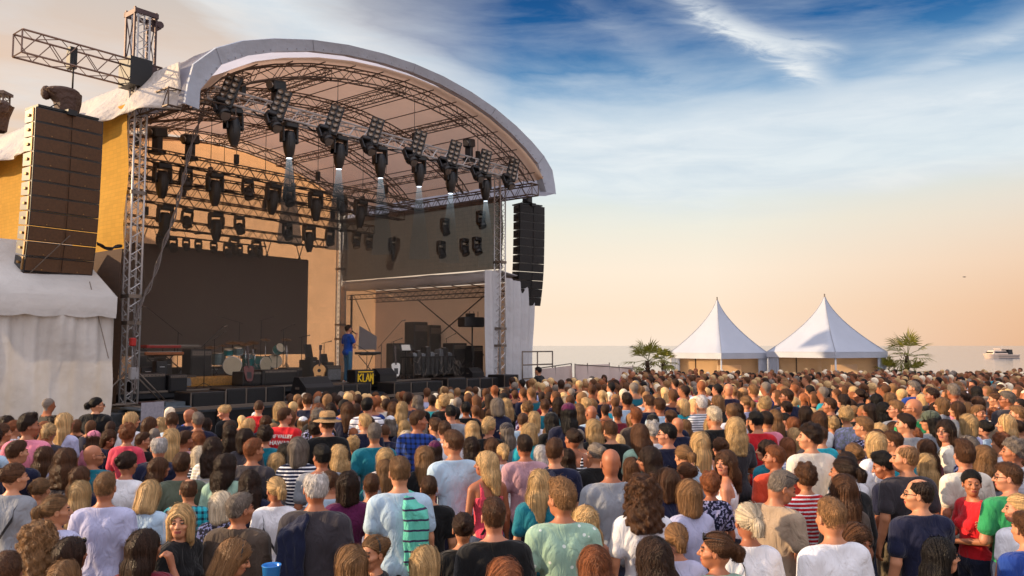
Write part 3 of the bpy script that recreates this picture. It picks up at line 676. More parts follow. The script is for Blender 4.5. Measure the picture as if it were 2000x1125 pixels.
# ------------------------------------------------------------ right wing tent
wg = thing('wing_tent', 'white canvas wing tent opening onto the right side of the stage, gear inside', 'tent', S(W, 0, 0), AZ)
wc = mat('wing_canvas', (206, 206, 210), .7, 0, .6, 2.5, .08, 1, trans=.15); wi = mat('wing_lining', (214, 178, 146), .75, 0, .3, 2, .08, 1, trans=.45)
zT = 5.3
m = MB(); m.grid(lambda u, v: (.15, .25+ (D-.1)*u, zT-.42+.42*v+.03*math.sin(u*20)), 30, 2); m.build('valance', wc, wg, solid=.03)
m = MB(); m.grid(lambda u, v: (.15+2.05*v, .1+D*u, zT-.25*v**1.0), 20, 6); m.build('roof_sheet', wc, wg, solid=.03)
m = MB(); m.grid(lambda u, v: (-.75+.68*u, .05+.08*math.sin(u*9+v*2), .9+(zT-.95)*v), 16, 14); m.grid(lambda u, v: (.38+1.75*u, .02+.07*math.sin(u*22+v)+.05*math.sin(v*6), .9+(zT-1.15-.25*u)*v), 30, 16); m.build('front_sheet', wc, wg)
m = MB(); m.grid(lambda u, v: (2.1, .2+D*u, 1+(zT-1.3)*v), 20, 6); m.grid(lambda u, v: (2.1*u, D, 1+(zT-1.2)*v), 14, 6); m.build('lining', wi, wg)
m = MB()
for k_ in range(9): m.bar((.2, .5+k_*1.1, zT-.2), (2.08, .5+k_*1.1, zT-.42), .02, 5)
lattice(m, (.3, .3, zT-.7), (.3, D-.2, zT-.7), (0, 0, 1), .16, .2, .4, .014, .008, 4); lattice(m, (1.95, .3, zT-.75), (1.95, D-.2, zT-.75), (0, 0, 1), .16, .2, .4, .014, .008, 4)
for yy in (.5, D-.4): m.bar((.3, yy, 1.2), (.3, yy, zT-.6), .05, 6)
m.bar((.3, D-.6, zT-.7), (1.8, D-.3, 2.6), .025, 4); m.bar((2.0, 2.5, zT-.8), (2.0, 6.5, 2.0), .03, 4); m.bar((2.0, 6.5, zT-.8), (2.0, 2.5, 2.0), .03, 4)
m.build('frame', ALUB, wg)
m = MB(); m.box((1.25, -.7, .6), (2.1, 1.3, .14)); m.build('side_landing', DK, wg)
rl = thing('guard_rail', 'grey tube guard rail in front of the wing tent wall', 'railing', S(W+.25, -.9, 1.15), AZ); m = MB()
for zz in (.0, .52, 1.02): m.bar((0, 0, zz), (1.95, 0, zz), .03, 6)
for xx in (0, .95, 1.95): m.bar((xx, 0, -.5), (xx, 0, 1.02), .03, 6)
m.build('tubes', ALUD, rl)
# ------------------------------------------------------------ people: one signed distance field per body, meshed as one surface
def norm(a): return np.sqrt((a*a).sum(-1))
class Field:
    """min-union of soft primitives; M maps world to the head's own frame for primitives of the head"""
    def __init__(s, M=None): s.pr = []; s.M = M
    def cone(s, a, b, r1, r2, k=.02, hd=0): s.pr.append(('c', np.array(a, float), np.array(b, float), r1, r2, k, hd, 1)); return s
    def ell(s, c, r, k=.02, hd=0, sign=1): s.pr.append(('e', np.array(c, float), np.array(r, float), 0, 0, k, hd, sign)); return s
    def cut(s, fn): s.pr.append(('f', fn, None, 0, 0, 0, 0, 1)); return s
    def d1(s, p, P):
        if p[6] and s.M is not None: P = (P - s.M[0]) @ s.M[1] + s.M[0]
        if p[0] == 'e':
            q = (P-p[1])/p[2]; k0 = norm(q); k1 = norm(q/p[2]); return k0*(k0-1)/np.maximum(k1, 1e-9)
        ab = p[2]-p[1]; L2 = (ab*ab).sum(); h = np.clip(((P-p[1]) @ ab)/L2, 0, 1)
        return norm(P - p[1] - h[..., None]*ab) - (p[3]+(p[4]-p[3])*h)
    def box(s, p):
        if p[0] == 'e': c = p[1]; r = p[2]; lo, hi = c-r, c+r
        else: rr = max(p[3], p[4]); lo, hi = np.minimum(p[1], p[2])-rr, np.maximum(p[1], p[2])+rr
        if p[6] and s.M is not None: e = .09; lo, hi = lo-e, hi+e
        return lo, hi
    def grid(s, xs, ys, zs):
        F = np.full((len(xs), len(ys), len(zs)), .3)
        for p in s.pr:
            if p[0] == 'f':
                X, Y, Z = np.meshgrid(xs, ys, zs, indexing='ij'); F = p[1](F, np.stack([X, Y, Z], -1)); continue
            lo, hi = s.box(p); mg = p[5]+.06
            sl = [slice(max(0, np.searchsorted(a, l-mg)-1), np.searchsorted(a, h+mg)+1) for a, l, h in zip((xs, ys, zs), lo, hi)]
            X, Y, Z = np.meshgrid(xs[sl[0]], ys[sl[1]], zs[sl[2]], indexing='ij'); d = s.d1(p, np.stack([X, Y, Z], -1))
            f = F[sl[0], sl[1], sl[2]]; F[sl[0], sl[1], sl[2]] = s.comb(f, d, p)
        return F
    def comb(s, f, d, p):
        k = p[5]
        if p[7] > 0:
            h = np.maximum(k-np.abs(f-d), 0)/max(k, 1e-6); return np.minimum(f, d) - h*h*k*.25
        d = -d; h = np.maximum(k-np.abs(f-d), 0)/max(k, 1e-6); return np.maximum(f, d) + h*h*k*.25
    def at(s, P):
        f = np.full(P.shape[:-1], .3)
        for p in s.pr:
            if p[0] == 'f': f = p[1](f, P)
            else: f = s.comb(f, s.d1(p, P), p)
        return f
def surfnet(F, xs, ys, zs):
    I = F < 0; nx, ny, nz = F.shape
    occ = sum(I[a:nx-1+a, b:ny-1+b, c:nz-1+c].astype(np.int8) for a in (0, 1) for b in (0, 1) for c in (0, 1))
    act = np.argwhere((occ > 0) & (occ < 8)); idx = -np.ones((nx-1, ny-1, nz-1), int); idx[tuple(act.T)] = np.arange(len(act))
    G = [xs, ys, zs]; acc = np.zeros((len(act), 3)); cnt = np.zeros(len(act))
    cs = [(a, b, c) for a in (0, 1) for b in (0, 1) for c in (0, 1)]
    for c0 in cs:
        for ax in range(3):
            if c0[ax]: continue
            c1 = list(c0); c1[ax] = 1
            i0 = act+np.array(c0); i1 = act+np.array(c1); f0 = F[tuple(i0.T)]; f1 = F[tuple(i1.T)]; m = (f0 < 0) != (f1 < 0)
            t = np.where(m, f0/np.where(m, f0-f1, 1), 0)
            p0 = np.stack([G[j][i0[:, j]] for j in range(3)], -1); p1 = np.stack([G[j][i1[:, j]] for j in range(3)], -1)
            acc += np.where(m[:, None], p0+(p1-p0)*t[:, None], 0); cnt += m
    V = acc/cnt[:, None]; Q = []
    for ax in range(3):
        o = [1, 1, 1]; o[ax] = 0; n_ = [nx, ny, nz]
        sl0 = tuple(slice(o[j], n_[j]-1) for j in range(3)); sl1 = tuple(slice(o[j]+(j == ax), n_[j]-1+(j == ax)) for j in range(3))
        a, b = I[sl0], I[sl1]; e = np.argwhere(a != b)
        if not len(e): continue
        s0 = a[tuple(e.T)]; e = e + np.array(o); u, v = (ax+1) % 3, (ax+2) % 3
        def cell(du, dv): c = e.copy(); c[:, u] -= du; c[:, v] -= dv; return idx[tuple(c.T)]
        q = np.stack([cell(1, 1), cell(0, 1), cell(0, 0), cell(1, 0)], -1); q[~s0] = q[~s0][:, ::-1]; Q.append(q)
    return V, np.concatenate(Q)
def npmesh(name, V, Q, mats, mi=None, attr=None):
    me = bpy.data.meshes.new(name); n = len(V); k = Q.shape[1]
    me.vertices.add(n); me.vertices.foreach_set('co', np.ascontiguousarray(V, np.float32).ravel())
    me.loops.add(len(Q)*k); me.loops.foreach_set('vertex_index', Q.astype(np.int32).ravel()); me.polygons.add(len(Q))
    me.polygons.foreach_set('loop_start', np.arange(0, len(Q)*k, k, dtype=np.int32)); me.polygons.foreach_set('loop_total', np.full(len(Q), k, np.int32))
    for m in mats: me.materials.append(m)
    if mi is not None: me.polygons.foreach_set('material_index', mi.astype(np.int32))
    me.polygons.foreach_set('use_smooth', np.ones(len(Q), bool))
    if attr is not None:
        ca = me.color_attributes.new('tone', 'FLOAT_COLOR', 'POINT'); ca.data.foreach_set('color', attr.astype(np.float32).ravel())
    me.update(calc_edges=True); me.validate(); return me
def rng(*seg):
    out_ = [np.arange(seg[0], seg[1], seg[2])]; i = 1
    while i+2 < len(seg)-0 and i+3 <= len(seg)-1+0+1:
        out_.append(np.arange(out_[-1][-1]+seg[i+2+0], seg[i+1+1-0+0], seg[i+2]) if False else np.array([])); i += 2
    return out_
def axis(pts):
    """pts: [x0, step, x1, step, x2 ...] monotone axis with varying steps"""
    a = [pts[0]]
    for st_, x1 in zip(pts[1::2], pts[2::2]):
        while a[-1] + st_*.5 < x1: a.append(a[-1]+st_)
    return np.array(a)
HP = np.array([0, -.005, 1.54])     # pivot of the head on the neck
HO = np.array([0, .012, 1.655])     # eye level centre of the head
def rotm(yaw, pitch):
    cy, sy, cp, sp = math.cos(yaw), math.sin(yaw), math.cos(pitch), math.sin(pitch)
    return np.array([[cy, -sy, 0], [sy, cy, 0], [0, 0, 1]]) @ np.array([[1, 0, 0], [0, cp, -sp], [0, sp, cp]])
ARMS = {
 'down': (((.232, -.03, 1.15), (.25, .04, .90), 'd'), ((-.232, -.03, 1.15), (-.25, .04, .90), 'd')),
 'fold': (((.245, .0, 1.16), (-.02, .24, 1.18), 'x'), ((-.245, .0, 1.14), (.04, .22, 1.10), 'x')),
 'raise': (((.27, .10, 1.24), (.13, .21, 1.47), 'u'), ((-.232, -.03, 1.15), (-.25, .04, .90), 'd')),
 'mic': (((.25, .06, 1.18), (.11, .24, 1.45), 'u'), ((-.25, -.02, 1.16), (-.10, .22, 1.10), 'x')),
}
def headprims(F, sex, o=None):
    o = HO if o is None else np.array(o)
    def e(c, r, k=.02, sign=1): F.ell(o+np.array(c), r, k, 1, sign)
    j = 1.0 if sex == 'm' else .93
    e((0, -.018, .030), (.0735, .094, .086), .01); e((0, .034, -.03), (.060*j, .058, .085), .02); e((0, .045, -.082), (.042*j, .044, .034), .025)
    e((0, -.03, -.035), (.062, .07, .06), .03)
    F.cone(o+np.array((0, .088, .008)), o+np.array((0, .110, -.028)), .007, .0125, .012, 1); F.cone(o+np.array((-.012, .096, -.032)), o+np.array((.012, .096, -.032)), .008, .008, .008, 1)
    F.cone(o+np.array((-.036, .080, .020)), o+np.array((.036, .080, .020)), .010, .010, .012, 1)
    for s_ in (-1, 1):
        e((s_*.031, .104, .001), (.017, .016, .010), .012, -1); e((s_*.031, .079, .001), (.0125, .0135, .0125), .002)
        F.cone(o+np.array((s_*.044, .066, -.03)), o+np.array((s_*.056, .03, -.02)), .016, .014, .02, 1)
        e((s_*.080, -.002, -.012), (.009, .019, .031), .006); e((s_*.088, .004, -.010), (.006, .010, .018), .004, -1)
    e((0, .090, -.056), (.024, .010, .0055), .006); e((0, .088, -.068), (.021, .011, .007), .006); e((0, .102, -.0625), (.024, .01, .0022), .003, -1)
def hand(F, wr, el, mode, s_):
    wr = np.array(wr, float); d = wr-np.array(el, float); d /= norm(d)
    side = np.array([s_*1., 0, 0]) if mode != 'x' else np.array([0, 0, 1.]); fw = d if mode != 'u' else np.array([-.25*s_, -.1, .96]); fw = fw/norm(fw)
    out_ = np.cross(fw, side); out_ /= norm(out_); side = np.cross(out_, fw); side /= norm(side)
    # palm: two rays side by side, fingers unequal and bent
    wd = np.array([0, 1., 0]) if mode == 'd' else side
    if mode == 'x': wd = np.array([0, .2, .98])
    if mode == 'u': wd = np.array([.2, .97, .1])
    bend = np.cross(fw, wd); bend /= norm(bend); bend *= (1 if (bend[0]*-s_) > 0 else -1)
    if mode == 'x': bend = np.array([0, -1., -.1])
    for a in (-.026, -.009, .009, .026): F.cone(wr+wd*a*.5, wr+fw*.082+wd*a, .015, .0125, .012)
    ln = [.052, .068, .073, .066]; cu = .55 if mode == 'd' else (.95 if mode == 'u' else .4)
    for q, a in enumerate((-.030, -.010, .011, .031)):
        p0 = wr+fw*.086+wd*a; d1 = fw*math.cos(cu)+bend*math.sin(cu); p1 = p0+d1*ln[q]*.52; d2 = fw*math.cos(cu*2.1)+bend*math.sin(cu*2.1); p2 = p1+d2*ln[q]*.5
        F.cone(p0, p1, .0095, .0085, .004); F.cone(p1, p2, .0085, .007, .003)
    t0 = wr+fw*.03+wd*.028; t1 = t0+fw*.03+wd*.028+bend*.012; t2 = t1+fw*.028+wd*.004+bend*.014
    F.cone(t0, t1, .012, .010, .008); F.cone(t1, t2, .010, .008, .003)
def skeleton(F, sex, arms, inf=0.0, what='body', sleeve='tee'):
    f = sex == 'f'; sh = .155 if f else .182; hp = .15 if f else .145
    def tors():
        F.ell((0, -.005, 1.27), (.135+inf if f else .163+inf, .098+inf, .19), .05); F.cone((-sh+.03, -.012, 1.415), (sh-.03, -.012, 1.415), .052+inf, .052+inf, .05)
        F.ell((0, .004, 1.09), (.118+inf if f else .148+inf, .096+inf if f else .11+inf, .17), .06); F.ell((0, -.01, .94), (hp+.02+inf, .115+inf, .14), .06)
        for s_ in (-1, 1):
            F.cone((s_*.03, -.022, 1.49), (s_*(sh-.03), -.015, 1.43), .042+inf*.6, .045+inf, .045); F.ell((s_*.075, -.06, 1.33), (.07+inf, .045+inf, .10), .04)
            if f: F.ell((s_*.062, .085, 1.265), (.052+inf*.6, .05+inf*.6, .055), .03)
            F.ell((s_*.07, -.075, .93), (.075+inf, .065+inf, .09), .04)
    SX = sh+.012
    if what == 'body' or what in ('tee', 'long'):
        tors(); F.cone((0, -.018, 1.44), (0, -.002, 1.575), (.052 if not f else .045)+inf*.6, (.051 if not f else .044)+inf*.6, .035)
    else: tors()
    if what in ('body', 'tee', 'long'):
        for s_, (el_, wr_, md) in zip((1, -1), ARMS[arms]):
            el_, wr_ = np.array(el_, float), np.array(wr_, float)
            if f: el_ = el_*np.array([.92, 1, 1]); wr_ = wr_*np.array([.92 if md == 'd' else 1, 1, 1])
            S0 = np.array([s_*SX, -.012, 1.405]); k_ = .85 if f else 1
            if what == 'body':
                F.cone(S0, el_, .052*k_, .040*k_, .03); F.cone(el_, el_*.5+wr_*.5, .041*k_, .037*k_, .015); F.cone(el_*.5+wr_*.5, wr_, .037*k_, .025*k_, .01); hand(F, wr_, el_, md, s_)
            elif what == 'long':
                F.cone(S0, el_, .052*k_+inf, .042*k_+inf, .04); F.cone(el_, wr_, .042*k_+inf, .030*k_+inf, .012)
            else: F.cone(S0, S0*.38+el_*.62, .054*k_+inf, .052*k_+inf*1.3, .04)
    if what in ('body', 'legs'):
        for s_ in (-1, 1):
            F.cone((s_*.088, 0, .90), (s_*.10, .012, .50), .088+inf, .058+inf, .03); F.cone((s_*.10, .012, .50), (s_*.105, -.02, .10), .060+inf, .040+inf*1.6, .02)
            if what == 'body': F.cone((s_*.107, -.045, .045), (s_*.125, .12, .032), .038, .030, .015); F.ell((s_*.11, -.05, .04), (.036, .04, .04), .02)
            else: F.ell((s_*.106, .0, .09), (.055, .06, .05), .03)
MSKIN = mat('skin', (1, 1, 1), .5, 0, .02, 120, .07, 9, objcol=True); MSKIN.node_tree.nodes['Principled BSDF'].inputs['Subsurface Weight'].default_value = 0
MEYE = mat('eye', (60, 50, 44), .2); MLIP = mat('lip', (150, 72, 66), .5); MBROW = mat('brow', (58, 40, 28), .8)
def bodymesh(sex, arms, yaw, pitch, fine=False, name='body'):
    Rm = rotm(yaw, pitch); F = Field((HP, Rm)); skeleton(F, sex, arms); headprims(F, sex)
    h = .006 if not fine else .0045
    xs = axis([-.34, .007, .34]) if (fine or arms != 'down') else axis([-.30, .0075, -.2, .011, -.1, h, .1, .011, .2, .0075, .30])
    ys = axis([-.17, .009, -.11, h, .16, .011 if arms == 'down' else .008, .34 if arms != 'down' else .2]); zs = axis([-.02, .016, .70, .008, .92, .015, 1.05, .015 if arms == 'down' else .009, 1.48, h, 1.80])
    V, Q = surfnet(F.grid(xs, ys, zs), xs, ys, zs)
    L = (V-HP) @ Rm + HP - HO; C = L[Q].mean(1); hd = V[Q].mean(1)[:, 2] > 1.5; mi = np.zeros(len(Q))
    e = hd & (np.abs(np.abs(C[:, 0])-.031) < .0135) & (np.abs(C[:, 2]-.001) < .0062) & (C[:, 1] > .078); mi[e] = 1
    mi[hd & (np.abs(C[:, 0]) < .023) & (np.abs(C[:, 2]+.062) < .009) & (C[:, 1] > .086)] = 2
    mi[hd & (np.abs(np.abs(C[:, 0])-.031) < .02) & (np.abs(C[:, 2]-.024-.1*(.02-np.abs(np.abs(C[:, 0])-.031))) < .0042) & (C[:, 1] > .07)] = 3
    return npmesh(name, V, Q, [MSKIN, MEYE, MLIP, MBROW], mi)
def folds(V, amp, seed=0, zlo=.8, zhi=1.4):
    x, y, z = V.T; r = np.random.RandomState(seed); n = 0
    for i in range(7):
        a = r.uniform(-1, 1, 3)*np.array([26, 18, 14]); n = n + np.sin(x*a[0]+y*a[1]+z*a[2]+r.uniform(0, 6)+1.5*np.sin(z*9+i))/(1+i*.15)
    g = np.clip((zhi+.1-z)/(zhi-zlo), .25, 1.2); rad = np.stack([x, y, 0*z], -1); rad /= np.maximum(norm(rad)[:, None], .02)
    return V + rad*(n*amp*g)[:, None]
def topmesh(sex, arms, kind, name):
    F = Field(); inf = {'tee': .014, 'long': .017, 'tank': .009, 'jacket': .028}[kind]; skeleton(F, sex, arms, inf, {'tee': 'tee', 'long': 'long', 'jacket': 'long', 'tank': 'tank'}[kind])
    hem = .84 if sex == 'm' else .88
    def cutf(f, P):
        f = np.maximum(f, hem-P[..., 2]); X, Y, Z = P[..., 0], P[..., 1], P[..., 2]
        if kind == 'tank':
            d = np.sqrt(X*X*.75+(Y+.008)**2) - .10; f = np.maximum(f, -np.maximum(d, -(Z-1.38+.5*np.clip(Y+.02, 0, .12))))
        else: f = np.maximum(f, Z - ({'tee': 1.508, 'long': 1.515, 'jacket': 1.53}[kind] - .42*np.clip(Y+.03, 0, .14)))
        if kind == 'tank': f = np.maximum(f, np.minimum(Z-1.34, np.abs(np.abs(X)-.085)-.022)); f = np.maximum(f, np.abs(X)-.15)
        return f
    F.cut(cutf)
    hx = .36; yy = .19 if arms == 'down' else .32
    xs = axis([-hx, .013, hx]); ys = axis([-.19, .013, yy]); zs = axis([.80, .014, 1.36, .011, 1.53])
    V, Q = surfnet(F.grid(xs, ys, zs), xs, ys, zs); V = folds(V, .0030 if kind != 'jacket' else .0042, len(name), .82, 1.42)
    return V, Q
def legmesh(sex):
    F = Field(); skeleton(F, sex, 'down', .007, 'legs'); F.ell((0, -.005, .93), (.168, .112, .12), .04)
    F.cut(lambda f, P: np.maximum(np.maximum(f, P[..., 2]-.97), .035-P[..., 2]))
    xs = axis([-.24, .015, .24]); ys = axis([-.18, .015, .18]); zs = axis([0, .02, 1.04]); return surfnet(F.grid(xs, ys, zs), xs, ys, zs)

# ---- hair -------------------------------------------------------------
def hairline(P):
    y, z = P[..., 1], P[..., 2]
    zl = np.interp(y, [-.10, -.045, -.02, .012, .03, .06, .075, .11], [-.058, -.050, -.012, .004, .026, .052, .066, .075]); return zl
def hairfield(st):
    """signed distance of the hair mass, in the head's own frame, and how its strands run"""
    F = Field(); e = F.ell; run = {'mode': 'crown', 'n': 420, 'len': 9, 'step': .010, 'w': .0034, 'off': .006, 'gap': 0}
    def face(f, P, a=.060, zt=.048):   # keep the face and the front of the neck free
        q = np.sqrt((P[..., 0]/a)**2+((P[..., 2]+.045)/(zt+.045))**2)-1; return np.maximum(f, -np.maximum(q*.06, .028-P[..., 1]))
    def ears(f, P): return np.maximum(f, (hairline(P)-P[..., 2])*.75)
    I = {'s': .006, 'r': .003, 'x': .007, 'q': .010, 'g': .020, 'l': .011, 'B': .015, 'w': .016, 'k': .026, 'p': .010, 'u': .010, 'c': .010, 'n': .012}[st]
    if st in 'srxqpu': I_ = (.0765+I, .095+I, .088+I*1.15)
    else: I_ = (.0765+I, .095+I, .088+I*.9)
    e((0, -.018, .030), I_)
    if st in 'srxqg': e((0, -.03, -.03), (.064+I, .072+I, .055), .03)
    if st == 'q': F.cone((-.03, .045, .118), (.035, .035, .122), .026, .024, .03); e((0, -.01, .10), (.06, .08, .045), .02)
    if st == 's': e((0, .01, .085), (.062, .075, .045), .02)
    if st == 'g':
        for i in range(26):
            a = i*2.4; z = .13-.0075*i; rr = .085*math.sqrt(max(.05, 1-((z-.02)/.12)**2)); e((rr*math.cos(a)*.95, -.02+rr*math.sin(a)*1.05, z), (.028, .028, .024), .012)
        run.update(n=1300, len=5, curl=.006, w=.002, jit=.4)
    if st in 'lwkBcn':
        bz = {'l': -.33, 'w': -.31, 'k': -.27, 'B': -.115, 'c': -.25, 'n': -.16}[st]; t = {'l': 0, 'w': .010, 'k': .022, 'B': .008, 'c': 0, 'n': .006}[st]
        for s_ in (-1, 1):
            F.cone((s_*.058, -.03, .0), (s_*.066, -.045, max(bz, -.16)), .038+t, .030+t, .03)
            F.cone((s_*.07, .005, .0), (s_*.074, -.002, max(bz, -.13)), .022+t, .014+t, .02)
        F.cone((0, -.07, .0), (0, -.085, max(bz, -.14)), .058+t, .05+t, .04)
        if bz < -.2:
            for s_ in (-.62, 0, .62): F.cone((s_*.09, -.085, -.12), (s_*.10, -.115, bz+.03), .046+t, .028+t, .05)
        if st == 'k':
            rk = np.random.RandomState(8)
            for i in range(150):
                a = rk.uniform(0, 6.28); z = .125-.40*rk.uniform(0, 1)**.8; rr = .088+.05*min(1, max(0, .13-z)*3)+rk.uniform(-.004, .016); yy = -.035+rr*math.sin(a)
                if yy > .04 and z < .05: continue
                q = rk.uniform(.012, .020); e((rr*math.cos(a)*(1 if z < .06 else .72), yy*.9-.01, z), (q, q, q*1.25), .010)
    if st == 'p':
        F.cone((0, -.115, .035), (0, -.155, .0), .022, .030, .01); F.cone((0, -.155, .0), (.006, -.135, -.12), .031, .032, .03); F.cone((.006, -.135, -.12), (.012, -.125, -.235), .032, .010, .03)
    if st == 'u':
        for i in range(9): a = i*.7; e((.030*math.cos(a), -.115+.012*math.sin(a*2), .038+.030*math.sin(a)), (.024, .026, .024), .012)
    if st in 'srxqg':
        F.cut(lambda f, P: f + {'s': .0075, 'q': .006, 'r': .002, 'x': .004, 'g': .006}[st]*np.clip((.045-P[..., 2])/.09, 0, 1))
    if st in 'srxqpug': F.cut(ears)
    else: F.cut(face)
    if st == 'x': F.ell((0, .0, .135), (.062, .085, .055), .004, 0, -1); F.ell((0, .09, .08), (.06, .07, .05), .004, 0, -1)
    if st in 'lwBn': run.update(n=1300, w=.0022, len=30 if st != 'B' and st != 'n' else 17, mode='fall', step=.0135)
    if st == 'w': run.update(curl=.009, n=1200)
    if st == 'k': run.update(mode='fall', n=1500, len=16, step=.012, curl=.014, w=.0026)
    if st == 'c': run.update(mode='fall', n=380, len=24, step=.0135)
    if st == 'p': run.update(mode='tie', n=1000, w=.0021, len=16, tie=(0, -.118, .036))
    if st == 'u': run.update(mode='tie', n=1000, w=.0021, len=13, tie=(0, -.118, .036))
    if st == 'r': run.update(n=160, len=2, step=.006, w=.002)
    if st == 'x': run.update(n=260, len=4, step=.007)
    if st == 's': run.update(n=1500, len=3, step=.008, w=.0019, jit=.5)
    if st == 'q': run.update(n=1300, len=5, step=.008, mode='quiff', w=.002, jit=.5)
    return F, run
def hairmesh(st, seed=1):
    F, run = hairfield(st); rs = np.random.RandomState(seed)
    lo = -.38 if st in 'lwkcn' else (-.28 if st == 'p' else -.16); h = .0075
    xs = axis([-.15, h, .15]); ys = axis([-.22, h, .15]); zs = axis([lo, h*1.4 if lo < -.2 else h, -.1, h, .18]); G = F.grid(xs, ys, zs); V, Q = surfnet(G, xs, ys, zs)
    # drop the shell where it lies inside the skull
    if st in 'wk':
        n = np.sin(V[:, 2]*70+V[:, 0]*30)*np.sin(V[:, 0]*60+V[:, 1]*50); nn = V-np.array([0, -.02, 0]); nn[:, 2] = 0; nn /= np.maximum(norm(nn)[:, None], .01)
        V = V+nn*(n*(.007 if st == 'w' else .010))[:, None]
    def grad(P):
        e = .002; g_ = np.stack([F.at(P+np.eye(3)[i]*e)-F.at(P-np.eye(3)[i]*e) for i in range(3)], -1); return g_/np.maximum(norm(g_)[:, None], 1e-6)
    # roots: random surface points facing outwards
    C = V[Q].mean(1); n = run['n']; top = C[:, 2] > (-.02 if run['mode'] == 'fall' else -.3)
    skull = (norm((C-np.array([0, -.018, .03]))/np.array([.0765, .095, .088])) > .985) & top
    if run['mode'] == 'fall': wgt = np.where(skull, 1+3*(C[:, 2] > .06), 0).astype(float)
    else: wgt = skull.astype(float)
    P = C[rs.choice(len(C), n, p=wgt/wgt.sum())] + rs.normal(0, .002, (n, 3))
    crown = np.array([0, -.06, .12]); cl_ = np.sin(P[:, 0]*95+P[:, 1]*60+seed)*np.sin(P[:, 1]*80-P[:, 2]*70+seed*2); tone = np.clip(rs.uniform(0, 1, n)*.65+.18+.28*cl_, 0, 1); pts = []; alive = np.full(n, 99.); ph = rs.uniform(0, 6.28, n); offs = rs.uniform(.0003, run['off']*.8+.002, n)*(1+2.2*(rs.uniform(0, 1, n) > .94)); lens = run['len']*rs.uniform(.6, 1.1, n)
    S_, allV, allQ, allT, base = run['step'], [], [], [], 0; prev = None; dprev = None
    for k_ in range(run['len']+1):
        g_ = grad(P); d = F.at(P); P = P + g_*np.clip(offs-d, -.01, .01)[:, None]; pts.append((P.copy(), g_.copy()))
        if run['mode'] in ('crown', 'quiff'): dead = (P[:, 2] < hairline(P)-.002) & (alive > k_); alive[dead] = k_
        down = np.array([0, 0, -1.]); away = P-crown; away /= np.maximum(norm(away)[:, None], .01)
        if run['mode'] == 'crown': dr = away*1.0+down*.35
        elif run['mode'] == 'quiff': dr = np.where(P[:, 2:3] > .07, np.array([.25, .2, .3]), away+down*.7)
        elif run['mode'] == 'fall':
            side = np.sign(P[:, 0:1])*np.array([1, -.25, 0]); dr = np.where(P[:, 2:3] > .045, side*1.1+down*.6, down*1.0+side*.05)
        else:
            tie = np.array(run['tie']); dt = tie-P; far = norm(dt)[:, None]; tail = (P[:, 1:2] < -.128); dr = np.where(tail | (P[:, 2:3] < -.07), down, dt/np.maximum(far, .01))
            if st == 'u': dr = np.where(far < .05, np.cross(dt, np.array([0, 1., 0]))*20, dr)
        if dprev is not None: dr = dr/np.maximum(norm(dr)[:, None], .01)*.6+dprev*.5
        if run.get('jit') and k_ == 0: jt = rs.normal(0, run['jit'], P.shape)
        if run.get('jit'): dr = dr+jt
        dr = dr - g_*(dr*g_).sum(1)[:, None]*.95
        if run.get('curl'): t_ = np.cross(g_, dr); dr = dr + t_*(np.sin(k_*1.25+ph)*60*run['curl'])[:, None]
        dr /= np.maximum(norm(dr)[:, None], .01); dprev = dr; P = P + dr*S_
    VV, QQ, TT = [V], [Q], [np.full(len(V), .35)]; base = len(V)
    K = len(pts); W_ = np.linspace(1, .35, K)
    ctr = [p for p, g_ in pts]
    for k_ in range(K):
        p, g_ = pts[k_]; t_ = (ctr[min(K-1, k_+1)]-ctr[max(0, k_-1)]); t_ /= np.maximum(norm(t_)[:, None], 1e-5)
        sd_ = np.cross(t_, g_); sd_ /= np.maximum(norm(sd_)[:, None], 1e-5); w_ = run['w']*W_[k_]*(1 if k_ else .6)
        VV += [p-sd_*w_, p+sd_*w_]; TT += [tone, tone]
    ids = base + np.arange(n)
    for k_ in range(K-1):
        ok = (lens > k_) & (alive > k_); a = ids[ok]+2*n*k_; b = a+n; c = a+2*n; d = b+2*n; QQ.append(np.stack([a, b, d, c], -1))
    V = np.concatenate(VV); Q = np.concatenate(QQ); T = np.concatenate(TT); return V, Q, T
MH = mat('hair', (1, 1, 1), .46, 0, .2, 160, .25, 60, objcol=True, spec=.3, stretch=(1, 1, .1), trans=.08)
t = MH.node_tree; at_ = t.nodes.new('ShaderNodeVertexColor'); at_.layer_name = 'tone'; mr = t.nodes.new('ShaderNodeMapRange'); mr.inputs[3].default_value = .42; mr.inputs[4].default_value = 1.65; sepc = t.nodes.new('ShaderNodeSeparateColor')
t.links.new(at_.outputs[0], sepc.inputs[0]); t.links.new(sepc.outputs[0], mr.inputs[0]); nb = t.nodes['Principled BSDF']; src = nb.inputs['Base Color'].links[0].from_socket
vm = t.nodes.new('ShaderNodeVectorMath'); vm.operation = 'SCALE'; t.links.new(src, vm.inputs[0]); t.links.new(mr.outputs[0], vm.inputs['Scale']); t.links.new(vm.outputs[0], nb.inputs['Base Color'])
HAIR = {}
def get_hair(st, sd=1):
    st_, st = st, (st, sd)
    if st not in HAIR:
        V, Q, T = hairmesh(st_, sd); HAIR[st] = npmesh('hair', V, Q, [MH], None, np.stack([T, T, T, T*0+1], -1))
    return HAIR[st]
